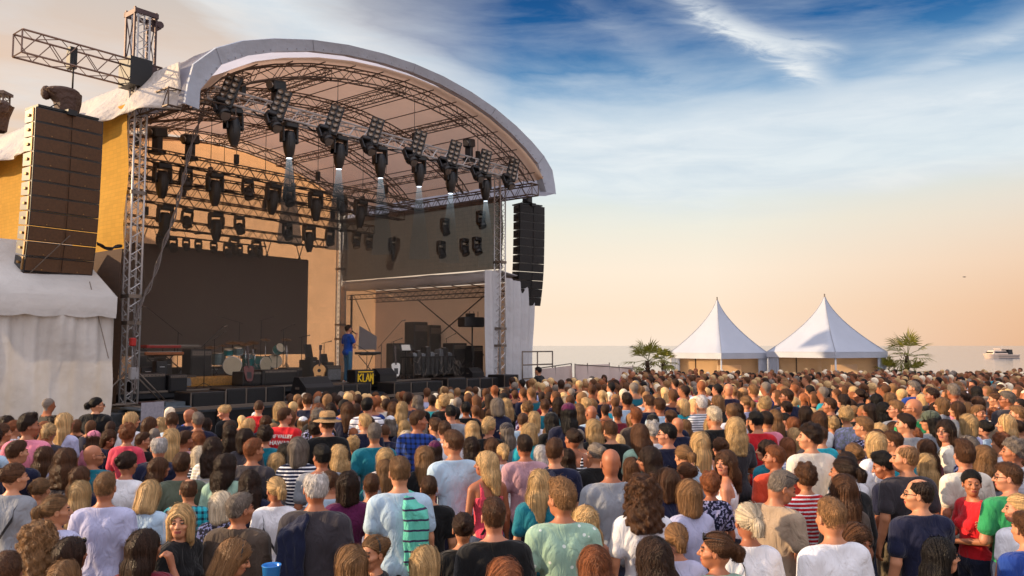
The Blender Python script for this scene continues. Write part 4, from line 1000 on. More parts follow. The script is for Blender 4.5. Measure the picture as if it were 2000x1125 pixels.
# ---- cloth materials ----------------------------------------------------
def cloth(name, pattern=None, c2=(235, 235, 240)):
    m = mat('cloth_'+name, (1, 1, 1), .85, 0, .34, 6, .14, 3, objcol=True, sheen=.15, spec=.2, stretch=(1.5, 1.5, .8)); t = m.node_tree; nb = t.nodes['Principled BSDF']
    for q in t.nodes:
        if q.type == 'TEX_NOISE': q.inputs['Distortion'].default_value = 1.2
    if pattern:
        src = nb.inputs['Base Color'].links[0].from_socket; tcn = t.nodes.new('ShaderNodeTexCoord'); sp_ = t.nodes.new('ShaderNodeSeparateXYZ'); t.links.new(tcn.outputs['Object'], sp_.inputs[0])
        def mth(op, a, b=None):
            n_ = t.nodes.new('ShaderNodeMath'); n_.operation = op
            for i, v in enumerate((a, b)):
                if v is None: continue
                if isinstance(v, (int, float)): n_.inputs[i].default_value = v
                else: t.links.new(v, n_.inputs[i])
            return n_.outputs[0]
        if pattern == 'stripe': f = mth('LESS_THAN', mth('FRACT', mth('MULTIPLY', sp_.outputs[2], 28)), .38)
        elif pattern == 'wide': f = mth('LESS_THAN', mth('FRACT', mth('MULTIPLY', sp_.outputs[2], 13)), .2)
        elif pattern == 'plaid':
            f = mth('MULTIPLY', mth('ADD', mth('LESS_THAN', mth('FRACT', mth('MULTIPLY', sp_.outputs[2], 16)), .4), mth('LESS_THAN', mth('FRACT', mth('MULTIPLY', mth('ADD', sp_.outputs[0], mth('MULTIPLY', sp_.outputs[1], .6)), 16)), .4)), .5)
        else:
            vo_ = t.nodes.new('ShaderNodeTexNoise' if pattern == 'floral' else 'ShaderNodeTexVoronoi'); vo_.inputs['Scale'].default_value = 34 if pattern == 'floral' else 13; t.links.new(tcn.outputs['Object'], vo_.inputs['Vector'])
            f = mth('GREATER_THAN', vo_.outputs[0], .54) if pattern == 'floral' else mth('LESS_THAN', vo_.outputs[0], .17)
        mm = t.nodes.new('ShaderNodeMix'); mm.data_type = 'RGBA'; t.links.new(f, mm.inputs[0]); t.links.new(src, mm.inputs[6]); mm.inputs[7].default_value = lin(c2); t.links.new(mm.outputs[2], nb.inputs['Base Color'])
    return m
CL = {'plain': cloth('plain'), 'stripe': cloth('stripe', 'stripe'), 'wide': cloth('wide', 'wide', (60, 50, 80)), 'plaid': cloth('plaid', 'plaid', (16, 26, 50)), 'floral': cloth('floral', 'floral', (160, 160, 200)), 'spots': cloth('spots', 'spots', (225, 235, 228))}
TOPS, BODS, LEGS = {}, {}, {}
def get_top(sex, arms, kind):
    k = (sex, arms, kind)
    if k not in TOPS: V, Q = topmesh(sex, arms, kind, kind+sex+arms); TOPS[k] = npmesh('top', V, Q, [CL['plain']])
    return TOPS[k]
def get_body(sex, arms, hv):
    k = (sex, arms, hv)
    if k not in BODS: BODS[k] = bodymesh(sex, arms, *HV[hv], name='body')
    return BODS[k]
def get_legs(sex):
    if sex not in LEGS: V, Q = legmesh(sex); LEGS[sex] = npmesh('trousers', V, Q, [CL['plain']])
    return LEGS[sex]
HV = {'0': (0, 0), 'l': (R(35), 0), 'r': (R(-35), 0), 'd': (0, R(-28)), 'L': (R(62), 0), 'R': (R(-62), 0), 'k': (R(35), R(-20)), 'j': (R(-35), R(-22)), 'n': (R(12), R(-6)), 'm': (R(-12), R(4))}
def H(p):  # accessories are modelled in the head's frame, eye level at the origin
    return p
def acc_glasses():
    m = MB()
    for s_ in (-1, 1):
        ring = [(s_*.032+.022*math.cos(a*math.pi/6), .101-.004*abs(math.cos(a*math.pi/6)), .001+.017*math.sin(a*math.pi/6)) for a in range(13)]; m.tube(ring, .0022, 4); m.bar((s_*.054, .096, .006), (s_*.083, -.002, .004), .0022, 4)
    m.bar((-.011, .104, .004), (.011, .104, .004), .002, 4); return m
def acc_shades(top=False):
    m = MB(); dz, dy = (.088, -.03) if top else (0, 0)
    for s_ in (-1, 1):
        m.ell((s_*.032, .104+dy, .001+dz), (.026, .007, .020), 12); m.bar((s_*.054, .098+dy, .006+dz), (s_*(.086 if top else .083), -.01+dy, .004+dz), .003, 4)
    m.bar((-.011, .107+dy, .006+dz), (.011, .107+dy, .006+dz), .003, 4); return m
def acc_band():
    m = MB(); m.tube([(.094*math.cos(a), .02-.02*math.sin(a), .028+.100*math.sin(a)) for a in [math.pi*i/14 for i in range(15)]], .006, 5); return m
def acc_tie():
    m = MB(); m.tube([(.026*math.cos(a), -.128, .028+.026*math.sin(a)) for a in [math.pi*i/6 for i in range(13)]], .009, 5); return m
def acc_cap(brim=1):
    m = MB(); m.lathe([(.098, -.0), (.100, .03), (.092, .07), (.062, .102), (.02, .117), (.001, .118)], 20, (0, -.014, .02), Matrix.Diagonal((.93, 1.12, 1, 1)))
    m.grid(lambda u, v: ((u-.5)*.15*(1-.25*v*v), (.085+.075*v*(1-(2*u-1)**2*.45))*brim, .034-.022*v-.02*(2*u-1)**2), 10, 5); m.ell((0, -.014, .138), (.008, .008, .005), 8); return m
def acc_hat():
    m = MB(); m.lathe([(.175, -.012), (.16, .0), (.105, .012), (.100, .05), (.094, .09), (.075, .112), (.03, .108), (.001, .100)], 24, (0, -.012, .042), Matrix.Diagonal((.92, 1.1, 1, 1))); return m
def acc_strap(s_=1):
    m = MB(); n = 30; pr = None
    for i in range(n+1):
        a = 2*math.pi*i/n; x = .185*math.cos(a); y = (.145)*math.sin(a); z = 1.16+ .31*math.cos(a)*s_
        if s_*x > .12: z = min(z, 1.475)
        x2 = x*(.72 if abs(x) > .12 and s_*x > 0 else 1); q = (Vector((x2, y-.008, z-.022)), Vector((x2, y-.008, z+.022)))
        if pr: b = len(m.v); m.v += [tuple(pr[0]), tuple(q[0]), tuple(q[1]), tuple(pr[1])]; m.f.append([b, b+1, b+2, b+3]); m.m.append(0); m.sm.append(True)
        pr = q
    return m
def acc_drape(s_=1):
    F = Field(); r2 = np.random.RandomState(5)
    for q in range(7):
        x = .045+.025*q; L = [.80, .92, 1.0, 1.05, .98, .88, .78][q]*.52; z0 = 1.51-.10*(x/.2)**1.5; dx = r2.uniform(-.01, .02)
        F.cone((s_*x, -.02, z0), (s_*(x+.004), -.135, z0-.085), .030, .026, .014); F.cone((s_*(x+.004), -.135, z0-.085), (s_*(x+.01+dx), -.165-.012*(q % 2), z0-.085-L), .026, .020+.008*(q % 2), .014)
        if 0 < q < 6: F.cone((s_*x, -.02, z0), (s_*x, .10, z0-.09), .030, .024, .014); F.cone((s_*x, .10, z0-.09), (s_*(x+.01), .135, z0-.30), .024, .02, .014)
    xs = axis([-.32, .010, .32]); ys = axis([-.22, .010, .2]); zs = axis([.80, .014, 1.55]); V, Q = surfnet(F.grid(xs, ys, zs), xs, ys, zs); x, y, z = V.T
    V = V+np.stack([np.sin(z*31)*.005, np.sin(x*90+z*14)*.005, x*0], -1); return V, Q
ACC = {}
def accessory(key, fn, mt):
    if key not in ACC:
        r_ = fn()
        if isinstance(r_, tuple): ACC[key] = npmesh(key, r_[0], r_[1], [mt])
        else:
            o = r_.build(key, mt); ACC[key] = o.data; bpy.data.objects.remove(o)
    return ACC[key]
def add_child(name, me, par, headM=None, color=None, mt=None, solid=0):
    o = bpy.data.objects.new(name, me); COL.objects.link(o); o.parent = par
    if headM is not None: o.matrix_local = headM
    if color is not None: o.color = color
    if mt is not None: o.material_slots[0].link = 'OBJECT'; o.material_slots[0].material = mt
    return o
def headM(hv):
    Rm = rotm(*HV[hv]); M = Matrix([list(r_) for r_ in Rm]).to_4x4(); off = Vector(HP) + Matrix([list(r_) for r_ in Rm]) @ Vector(HO-HP); M.translation = off; return M
SKN = [(186, 126, 92), (196, 136, 102), (172, 110, 78), (160, 98, 68), (190, 128, 100)]
HC = {'bk': (24, 19, 18), 'db': (50, 32, 22), 'br': (88, 57, 36), 'lb': (136, 100, 66), 'bl': (200, 164, 114), 'pb': (230, 212, 184), 'rd': (138, 82, 50), 'gy': (128, 116, 106), 'wh': (206, 200, 196)}
HN = {'bk': 'black', 'db': 'dark brown', 'br': 'brown', 'lb': 'light brown', 'bl': 'blonde', 'pb': 'platinum blonde', 'rd': 'reddish', 'gy': 'greying', 'wh': 'white'}
SN = {'s': 'short {} hair', 'r': 'shaved {} hair', 'x': 'thinning {} hair', 'q': 'swept up {} hair', 'g': 'short curly {} hair', 'l': 'long straight {} hair', 'B': 'bobbed {} hair', 'w': 'long wavy {} hair', 'k': 'big curly {} hair', 'p': 'a {} ponytail', 'u': 'a {} hair bun', 'c': 'a cap', 'n': 'shoulder length {} hair', 'b': 'a bald head', 'h': 'a straw hat'}
TC = {'white': (222, 222, 228), 'lav': (182, 184, 216), 'ltblue': (170, 194, 214), 'blue': (30, 62, 140), 'navy': (24, 28, 54), 'black': (20, 20, 22), 'grey': (138, 142, 150), 'charcoal': (58, 54, 60), 'red': (196, 30, 40), 'coral': (220, 72, 96), 'pink': (226, 134, 156), 'mauve': (184, 144, 154), 'teal': (20, 104, 122), 'turquoise': (36, 160, 178), 'green': (48, 146, 92), 'mint': (146, 178, 160), 'beige': (158, 138, 118), 'brown': (78, 66, 58), 'cream': (220, 212, 198), 'maroon': (112, 28, 44), 'purple': (84, 22, 66), 'orange': (210, 74, 48), 'olive': (84, 92, 78), 'tan': (170, 130, 90)}
TN = {'lav': 'lavender blue', 'ltblue': 'light blue'}
# ------------------------------------------------------------ speakers along the stage front
def cabinet_row(px0, px1, t, ztop, n, label, hgt=1.15, dep=.8, grp='bass speakers along the stage front'):
    s0, s1 = s_at(px0, t, ztop), s_at(px1, t, ztop); wd = (s1-s0)/n
    for i in range(n):
        r = thing('bass_speaker', label + (', ' + oname(i, n) if n > 1 else ''), 'speaker', S(s0+wd*(i+.5), t+dep/2, ztop-hgt), AZ, grp)
        m = MB(); m.box((0, 0, hgt/2), (wd*.97, dep, hgt), bev=.02); m.build('cabinet', BLK2, r)
        m = MB(); m.box((0, -dep/2-.012, hgt/2), (wd*.86, .02, hgt*.9)); m.build('grille', GRILLE, r)
        m = MB()
        for a in (-1, 1): m.box((a*wd*.485, -dep/2+.0, hgt/2), (.025, .03, hgt))
        m.box((wd*.2, -dep/2-.025, hgt*.15), (.05, .01, .03)); m.build('corner_trim', ALUD, r)
cabinet_row(372, 441, -1.15, 1.26, 1, 'wide black speaker cabinet with pale badge, at the left of the stage front', 1.1)
cabinet_row(441, 556, -1.0, 1.30, 3, 'tall black bass cabinet below the gold rug riser')
cabinet_row(641, 724, -1.0, 1.26, 3, 'tall black bass cabinet below the singer')
cabinet_row(770, 864, -1.0, 1.24, 3, 'black bass cabinet right of the KLAN box, before the keyboards')
cabinet_row(874, 912, -1.1, 1.30, 1, 'single broad speaker cabinet at the stage front below the right amplifiers')
cabinet_row(912, 985, -1.0, 1.25, 3, 'black bass cabinet at the foot of the right tower')
cabinet_row(985, 1012, -1.3, 1.35, 1, 'black cabinet at the right end of the speaker row below the guard rail')
def wedge(px, t, z, label, sc_=1, rz=0):
    s_ = s_at(px, t, z); r = thing('floor_monitor', label, 'monitor speaker', S(s_, t, z), AZ+rz, 'wedge monitors on the stage'); r.scale = (sc_,)*3
    m = MB(); pr = [(-.28, 0), (.26, 0), (.26, .22), (.02, .42), (-.12, .42)]; k = len(pr); m.add([(x, a, b) for x in (-.36, .36) for a, b in pr], [tuple(range(k-1, -1, -1)), tuple(range(k, 2*k))] + [(i, (i+1) % k, k+(i+1) % k, k+i) for i in range(k)]); m.build('cabinet', BLK2, r)
    m = MB(); m.add([(-.32, .27, .20), (.32, .27, .20), (.32, .05, .41), (-.32, .05, .41)], [(0, 1, 2, 3)]); m.build('grille', GRILLE, r); m = MB(); m.box((.372, .0, .2), (.012, .12, .04)); m.build('handle', ALUD, r)
wedge(610, -1.45, .98, 'black wedge monitor on the ledge between the two bass speaker rows', 1.35, math.pi)
wedge(748, .25, 1.24, 'grey black wedge monitor just right of the KLAN box', 1.0, math.pi)
wedge(925, .3, 1.2, 'black wedge monitor near the right tower foot', .9, math.pi)
# box with the yellow band name
s_ = s_at(711, .05, 1.4); kb = thing('name_box', 'black box on the stage edge with yellow KLAN lettering', 'box sign', S(s_, .0, 1.2), AZ-R(10))
m = MB(); m.box((0, .3, .29), (.80, .6, .58), bev=.02); m.build('case', BLK2, kb)
YEL = mat('yellow_paint', (236, 190, 22), .55); m = MB(); w_ = .022
def stroke(p, q, z0=-.02): 
    a = Vector((p[0], z0, p[1])); b_ = Vector((q[0], z0, q[1])); d = (b_-a); L = d.length; m.box((a+b_)/2, (L+w_*.6, .012, .045), rot=Matrix.Rotation(-math.atan2(d.z, d.x), 4, 'Y'))
m2 = m; zb, zh = .10, .42
for q in ([((-.30, zb), (-.30, zh)), ((-.285, .25), (-.16, zh)), ((-.285, .27), (-.16, zb))], [((-.10, zb), (-.10, zh)), ((-.10, zb), (.0, zb))], [((.03, zb), (.10, zh)), ((.10, zh), (.17, zb)), ((.06, .2), (.14, .2))], [((.21, zb), (.21, zh)), ((.21, zh), (.32, zb)), ((.32, zb-.12), (.32, zh))]):
    for a, b_ in q: stroke(a, b_)
stroke((-.30, .50), (.32, .50)); m.build('lettering', YEL, kb); kb.scale = (.86, .9, .75)
# ------------------------------------------------------------ risers and instruments
GOLD = mat('gold_patterned_rug', (176, 124, 52), .6, .2, .3, 30, .55, 22)
rs_ = thing('riser', 'low black riser with gold patterned rug over its front, under the drums', 'riser', S(s_at(394, 2.6, 1.45), 2.6, 1.2), AZ)
m = MB(); m.box((1.1, 1.3, .13), (4.2, 2.6, .26)); m.build('platform', BLK, rs_)
m = MB(); m.grid(lambda u, v: (-.95+1.95*u, -.02-.01*math.sin(u*20), .275-.27*v) if v > .3 else (-.95+1.95*u, .45-.47*v/.3*1.0, .278), 24, 10); m.build('rug', GOLD, rs_)
TEAL = mat('teal_lacquer', (24, 138, 140), .3, .1, var=.2); PEARL = mat('pearl_wrap', (120, 140, 140), .3, .3, var=.35, vscale=16); HEADM = mat('drum_skin', (206, 190, 160), .6, var=.08); BRZ = mat('bronze', (104, 78, 44), .3, .8)
def drum(m_sh, m_hd, r, par, c, rad, dep, ax, name='drum'):
    M = ax; m = MB(); m.lathe([(rad, -dep/2), (rad, dep/2)], 20, c, M); sh = m.build(name, m_sh, par)
    m = MB(); m.lathe([(.001, dep/2), (rad*.97, dep/2+.002)], 20, c, M); m.lathe([(.001, -dep/2), (rad*.97, -dep/2-.002)], 20, c, M); m.build('drumhead', m_hd, sh)
    m = MB()
    for e in (-1, 1): m.lathe([(rad*.985, e*dep/2-.01), (rad*1.04, e*dep/2-.012), (rad*1.04, e*dep/2+.012), (rad*.985, e*dep/2+.012)], 20, c, M)
    for i in range(6): a = i*math.pi/3; v0 = M @ Vector((rad*1.03*math.cos(a), rad*1.03*math.sin(a), -dep/2)); v1 = M @ Vector((rad*1.03*math.cos(a), rad*1.03*math.sin(a), dep/2)); m.bar(v0+Vector(c), v1+Vector(c), .007, 4)
    m.build('hoop', CHROME, sh)
def stand(par, c, h, tilt=0, cym=.22):
    m = MB(); c = Vector(c)
    for i in range(3): a = i*2.09+.4; m.bar(c+Vector((.26*math.cos(a), .26*math.sin(a), 0)), c+Vector((0, 0, .38)), .011, 5)
    m.bar(c+Vector((0, 0, .12)), c+Vector((0, 0, h)), .013, 6); m.build('stand', CHROME, par)
    if cym: m = MB(); m.lathe([(.001, .03), (.05, .012), (cym, -.02)], 20, c+Vector((0, 0, h)), Matrix.Rotation(tilt, 4, 'X')); m.build('cymbal', BRZ, par)
XR, YR, ZR = (lambda a: Matrix.Rotation(a, 4, 'X')), (lambda a: Matrix.Rotation(a, 4, 'Y')), (lambda a: Matrix.Rotation(a, 4, 'Z'))
k1 = thing('drum_kit', 'pearl silver drum kit with cream bass drum, left of centre on the riser', 'drum kit', S(s_at(447, 3.6, 1.8), 3.6, 1.46), AZ-.55)
drum(PEARL, HEADM, 0, k1, (.1, -.15, .30), .29, .42, XR(math.pi/2), 'bass_drum')
drum(PEARL, HEADM, 0, k1, (-.32, .15, .52), .21, .36, XR(.1), 'floor_tom'); drum(PEARL, HEADM, 0, k1, (.28, -.02, .78), .15, .22, XR(.35), 'rack_tom'); drum(TEAL, HEADM, 0, k1, (-.02, .0, .74), .14, .18, XR(.35), 'rack_tom'); drum(PEARL, HEADM, 0, k1, (.55, .3, .6), .18, .14, XR(.1), 'snare')
for x, y, h, tl, cy in ((-.55, -.1, .9, .2, .22), (.1, .1, 1.05, .25, .24), (.5, .0, 1.0, .3, .2), (-.2, .4, .95, .1, .18), (.8, .3, .85, 0, .17)): stand(k1, (x, y, 0), h, tl, cy)
k2 = thing('drum_kit', 'teal drum kit with tilted toms, right of the pearl kit', 'drum kit', S(s_at(520, 4.2, 1.8), 4.2, 1.42), AZ-.3)
drum(TEAL, HEADM, 0, k2, (-.1, .2, .34), .28, .4, XR(math.pi/2) @ YR(.5), 'bass_drum'); drum(TEAL, HEADM, 0, k2, (-.62, -.05, .44), .2, .5, XR(.25), 'floor_tom'); drum(TEAL, HEADM, 0, k2, (.42, .0, .86), .17, .24, XR(1.1) @ YR(.3), 'rack_tom'); drum(mat('brown_wrap', (70, 44, 34), .4), HEADM, 0, k2, (.35, .35, .42), .24, .4, XR(1.45), 'floor_tom')
for x, y, h, tl, cy in ((-.4, .2, 1.1, .35, .2), (.1, .45, 1.2, .25, .18), (.75, .2, 1.2, .3, .18), (.65, -.2, 1.0, 0, 0), (-.8, .3, 1.1, .1, .22)): stand(k2, (x, y, 0), h, tl, cy)
def mic(loc, h, label, boom=.5, rz=0, lean=.4, grp='microphone stands on the stage'):
    r = thing('microphone_stand', label, 'mic stand', loc, rz, grp); m = MB()
    for i in range(3): a = i*2.09; m.bar((.25*math.cos(a), .25*math.sin(a), 0), (0, 0, .14), .010, 5)
    m.bar((0, 0, .05), (0, 0, h), .012, 6); m.build('pole', BLK, r); m = MB(); m.bar((-.12, 0, h-.12*lean), (boom, 0, h+boom*lean), .009, 5); m.build('boom', BLK, r)
    m = MB(); m.bar((boom, 0, h+boom*lean), (boom+.1, 0, h+boom*lean+.02), .016, 8); m.ell((boom+.12, 0, h+boom*lean+.025), (.028, .028, .028), 8); m.build('microphone', ALUD, r); return r
def P2(px, t, z=1.2): return S(s_at(px, t, z), t, z)
for i, (px, t, h, lb, bm_, rz_, ln_) in enumerate([(398, 1.8, 1.25, 'silver mic stand leaning over the left drums', .55, AZ, .9), (417, 3.0, 1.4, 'overhead mic stand behind the pearl drum kit', .5, AZ+.5, .4), (552, 3.4, 1.75, 'tall mic stand right of the teal drum kit', .3, AZ, .5), (540, 2.0, .9, 'short mic stand before the teal drum kit', .3, AZ, .2), (744, 1.6, 1.25, 'black boom mic stand right of the singer, leaning right', .75, AZ-.4, 1.1), (716, 2.6, 1.0, 'low boom mic stand between singer and keyboards', .4, AZ+2.6, .6), (768, 2.4, 1.35, 'mic stand beside the white electric guitar', .3, AZ, .3), (855, 2.2, 1.2, 'silver boom mic stand over the right gear table', .6, AZ+2.8, .4), (872, 3.5, 1.5, 'boom mic stand behind the right gear table', .6, AZ+.2, .3), (345, 3.4, 1.6, 'thin boom stand rising left of the drums', .9, AZ+2.9, .8), (465, 5.2, 2.0, 'tall overhead boom stand behind the pearl drums', .6, AZ+2.7, .3), (508, 5.4, 2.1, 'tall overhead boom stand between the two drum kits', .6, AZ+.2, .25), (588, 3.8, 1.5, 'plain mic stand beside the guitar amplifiers', .2, AZ, .2), (632, 4.2, 1.3, 'plain mic stand behind the acoustic guitar', .2, AZ, .2)]): mic(P2(px, t), h, lb, bm_, rz_, ln_)
# keyboards on the left
def keyboard(loc, label, colr, wd=1.2, tiers=2, rz=0):
    r = thing('keyboard', label, 'keyboard', loc, AZ+rz, 'keyboards on the stage'); m = MB()
    for a in (-1, 1): m.bar((a*wd*.35, -.15, 0), (-a*wd*.35, .12, .85), .018, 5)
    m.bar((-.4, 0, .86), (.4, 0, .86), .018, 5); m.build('stand', BLK, r)
    for k_ in range(tiers):
        z = .92+k_*.2; m = MB(); m.box((0, .05*k_, z), (wd*(1-.1*k_), .34, .09), bev=.015); b_ = m.build('case', colr[k_], r); m = MB(); m.box((0, .05*k_-.1, z+.048), (wd*.86*(1-.1*k_), .13, .012)); m.build('keys', mat('ivory_keys', (190, 186, 176), .4, var=.5, vscale=60), b_)
        if k_: m = MB(); [m.bar((a*wd*.4, .12, .9), (a*wd*.4, .12, z), .012, 5) for a in (-1, 1)]; m.build('support', BLK, r)
WOOD = mat('orange_wood', (168, 92, 40), .4, 0, .0, 9, .25, 8)
keyboard(P2(314, 3.2, 1.25), 'orange wood and red stage keyboards stacked at the far left', [WOOD, RED], 1.25, 2, .1)
keyboard(P2(352, 3.8, 1.25), 'black keyboard with silver edge on a stand left of the drums', [BLK, ALUD], 1.3, 2)
keyboard(P2(718, 3.2), 'flat black keyboard on a stand behind the singer', [BLK], 1.0, 1)
def amp(px, t, wd, hg, dp, label, z=1.2, face=GRILLE, knobs=True, rz=0, name='amplifier', cat='amplifier'):
    r = thing(name, label, cat, P2(px, t, z), AZ+rz, 'amplifiers and cases on the stage'); m = MB(); m.box((0, 0, hg/2), (wd, dp, hg), bev=.02); m.build('case', BLK2, r)
    m = MB(); m.box((0, -dp/2-.01, hg*.42), (wd*.88, .02, hg*.68)); m.build('front_panel', face, r)
    if knobs:
        m = MB(); m.box((0, -dp/2-.012, hg*.88), (wd*.88, .02, hg*.12)); m.build('control_strip', ALUD, r)
        m = MB()
        for i in range(7): m.bar((-wd*.36+i*wd*.12, -dp/2-.02, hg*.88), (-wd*.36+i*wd*.12, -dp/2-.04, hg*.88), .012, 6)
        m.build('knobs', BLK, r)
PANEL = mat('steel_panel', (112, 116, 122), .35, .5, var=.35, vscale=14)
for a in [(323, 2.4, .55, .32, .4, 'silver faced amplifier beside the left keyboard stand', 1.2, PANEL), (340, 2.8, .3, .32, .4, 'small pale amplifier next to the silver faced one', 1.2, mat('pale_panel', (160, 160, 160), .5, var=.3, vscale=20)), (361, 2.8, .5, .34, .4, 'case with silver studded front left of the gold rug riser', 1.2, PANEL), (383, 3.4, .7, 1.1, .5, 'tall black amplifier stack left of the pearl drums', 1.2),
          (300, 4.2, .5, 1.0, .5, 'black amplifier tower behind the left keyboards', 1.2), (285, 3.6, .3, .9, .3, 'narrow dark cabinet beside the left tower', 1.2), (270, 3.2, .3, 1.1, .3, 'slim black cabinet almost hidden by the left tower', 1.2), (285, .8, .8, .5, .5, 'low black box at the left end of the stage', 1.2), (340, .6, .5, .45, .4, 'small black flight case at the left stage edge', 1.2),
          (492, 2.0, 1.0, .42, .6, 'wide black case in front of the teal drums', 1.2), (537, 1.9, 1.3, .46, .6, 'broad black amplifier before the teal kit', 1.2), (566, 2.2, .6, .5, .5, 'square black amplifier left of the acoustic guitar', 1.2), (603, 4.0, .5, .7, .5, 'black amplifier cabinet behind the acoustic guitar', 1.2), (628, 3.6, .5, .55, .4, 'black amplifier under the laptop', 1.2), (644, 2.6, .62, .52, .45, 'black amplifier with silver edged front beside the singer', 1.2, PANEL),
          (777, 5.4, .9, 1.3, .5, 'dark cabinet wall at the back near the wing tent', 1.2), (812, 5.0, .8, 2.2, .6, 'tall brown black rack at the back right, top of a stack', 1.2), (845, 5.4, 1.0, 2.1, .6, 'tall dark rack beside the right wing opening', 1.2), (830, 3.0, .7, .9, .5, 'black amplifier left of the right gear table', 1.2), (870, 3.0, .8, 1.0, .6, 'black rack at the middle of the right gear', 1.2, PANEL), (888, 2.4, .8, 1.3, .6, 'black synthesiser rack with lit panel at the right', 1.2), (905, 2.9, .6, 1.1, .5, 'black case behind the right gear table', 1.2), (925, 1.9, .6, 1.2, .5, 'black case stack close to the right tower', 1.2)]: amp(*a)
# gear table at the right
tb = thing('gear_table', 'long black gear table full of mixers and cables on the right of the stage', 'table', P2(838, 1.7), AZ); m = MB(); m.box((0, 0, .78), (2.3, .7, .05)); m.build('tabletop', BLK, tb)
for a in (-1, 1):
    for b_ in (-1, 1): m = MB(); m.bar((a*1.08, b_*.28, 0), (a*1.08, b_*.28, .76), .02, 6); m.build('leg', ALUD, tb)
m = MB(); m.grid(lambda u, v: (-1.12+2.24*u, -.355-.02*math.sin(u*60), .77-.62*v), 50, 3); m.build('skirt', BLK, tb)
rr_ = random.Random(4)
MIX = ['grey mixer with pale knobs', 'black effects box', 'small silver mixer', 'upright control screen', 'black sampler', 'low patch box', 'dark tape unit', 'small black screen', 'slanted drum pad']
for i, l_ in enumerate(MIX):
    r = thing('audio_device', l_ + ' on the right gear table, ' + oname(i, 9), 'audio device', P2(806+i*8.6, 1.7+rr_.uniform(-.1, .15), 2.005), AZ, 'devices on the gear table'); hh = [.12, .2, .1, .34, .14, .08, .26, .3, .12][i]
    m = MB(); m.box((0, 0, hh/2), (.2, .3, hh), bev=.01, taper=.92); m.build('case', BLK2 if i % 2 else PANEL, r); m = MB()
    for q in range(6): m.bar((-.07+.028*q, -.1+.05*(q % 3), hh), (-.07+.028*q, -.1+.05*(q % 3), hh+.02), .009, 5)
    m.build('knobs', ALU, r)
m = MB()
for i in range(60):
    x = rr_.uniform(-1.3, 1.5); z = rr_.uniform(.0, .7); p = Vector((x, -.4+rr_.uniform(-.05, .05), z)); q = p+Vector((rr_.uniform(-.3, .3), rr_.uniform(-.1, .1), rr_.uniform(-.3, .2))); mid = (p+q)/2-Vector((0, 0, .15)); m.tube([p, mid, q], .010, 4, i % 2)
tag(m.build('cable_tangle', [BLK, ALUD], loc=P2(838, 1.6), rz=AZ), 'tangle of black and grey cables hanging below the right gear table', 'cables', kind='stuff')
for i, (px, t, z) in enumerate([(806, 2.6, 1.75), (835, 2.7, 1.8), (862, 2.9, 1.8)]):  # round disc lamps on stands behind the gear table
    r = thing('disc_lamp', 'round black disc shaped lamp standing behind the gear table, ' + oname(i, 3), 'lamp', P2(px, t, z), AZ+.9, 'round lamps behind the gear table'); m = MB(); m.lathe([(.001, -.06), (.30, -.06), (.34, 0), (.30, .06), (.001, .04)], 20, (0, 0, .2), XR(math.pi/2)); m.build('drum_body', BLK2, r); m = MB(); m.bar((0, 0, -.55), (0, 0, -.12), .03, 6); m.box((0, 0, -.54), (.4, .4, .03)); m.build('stand', BLK, r)
vl = thing('box_light', 'big black box light on a tall stand near the right tower', 'stage light', P2(922, .9), AZ-.2); m = MB(); m.bar((0, 0, 0), (0, 0, 2.1), .03, 6); [m.bar((.4*math.cos(a), .4*math.sin(a), 0), (0, 0, .6), .015, 5) for a in (0, 2.1, 4.2)]; m.build('stand', BLK, vl)
m = MB(); m.box((-.05, 0, 2.1), (.95, .5, .38), bev=.03); m.build('housing', BLK2, vl); m = MB(); [m.bar((-.2+.2*i, -.1, 2.3), (-.28+.2*i, -.2, 2.5), .012, 5) for i in range(3)]; m.box((-.1, 0, 2.36), (.3, .2, .14)); m.build('barn_doors', BLK, vl)
CL_ = ['black effects pedal', 'grey stomp box', 'black cable drum', 'small silver rack unit', 'black instrument case', 'upright black box speaker', 'low grey stage box', 'dark monitor controller']
rc = random.Random(21); nn = Counter_ = {}
for i in range(34):
    px, t = (rc.uniform(272, 335) if i % 2 else rc.uniform(335, 470), rc.uniform(1.0, 5.2) if i % 2 else rc.uniform(5.3, 6.6)) if i < 18 else (rc.uniform(555, 640) if i % 2 else rc.uniform(480, 560), rc.uniform(1.2, 5.5) if i % 2 else rc.uniform(5.4, 6.6)) if i < 27 else (rc.uniform(740, 930), rc.uniform(2.2, 6.5))
    k_ = i % 8; hh = [.06, .08, .34, .28, .5, .62, .22, .8][k_]; ww = [.22, .18, .36, .5, .9, .34, .4, .3][k_]; zone = ('among the left keyboards' if px < 380 else 'around the pearl drum kit' if px < 480 else 'around the teal drum kit' if px < 580 else 'near the acoustic guitar' if px < 650 else 'near the right gear racks')
    l_ = CL_[k_]+' '+zone; nn[l_] = nn.get(l_, 0)+1; l_ += ['', ', second from the left', ', third from the left', ', last one'][nn[l_]-1]
    r = thing('stage_case', l_, 'equipment', P2(px, t), AZ+rc.uniform(-.4, .4), 'small equipment on the stage floor'); m = MB(); m.box((0, 0, hh/2), (ww, .3, hh), bev=.015); m.build('shell', [BLK2, ALUD, BLK, PANEL][k_ % 4] if k_ < 4 else BLK2, r)
    m = MB(); m.box((0, -.155, hh*.5), (ww*.8, .012, hh*.7)); m.build('front_plate', [PANEL, BLK, ALUD, BLK][k_ % 4], r); m = MB(); m.bar((-ww*.2, -.17, hh*.8), (ww*.2, -.17, hh*.8), .01, 5); m.build('handle', ALU, r)
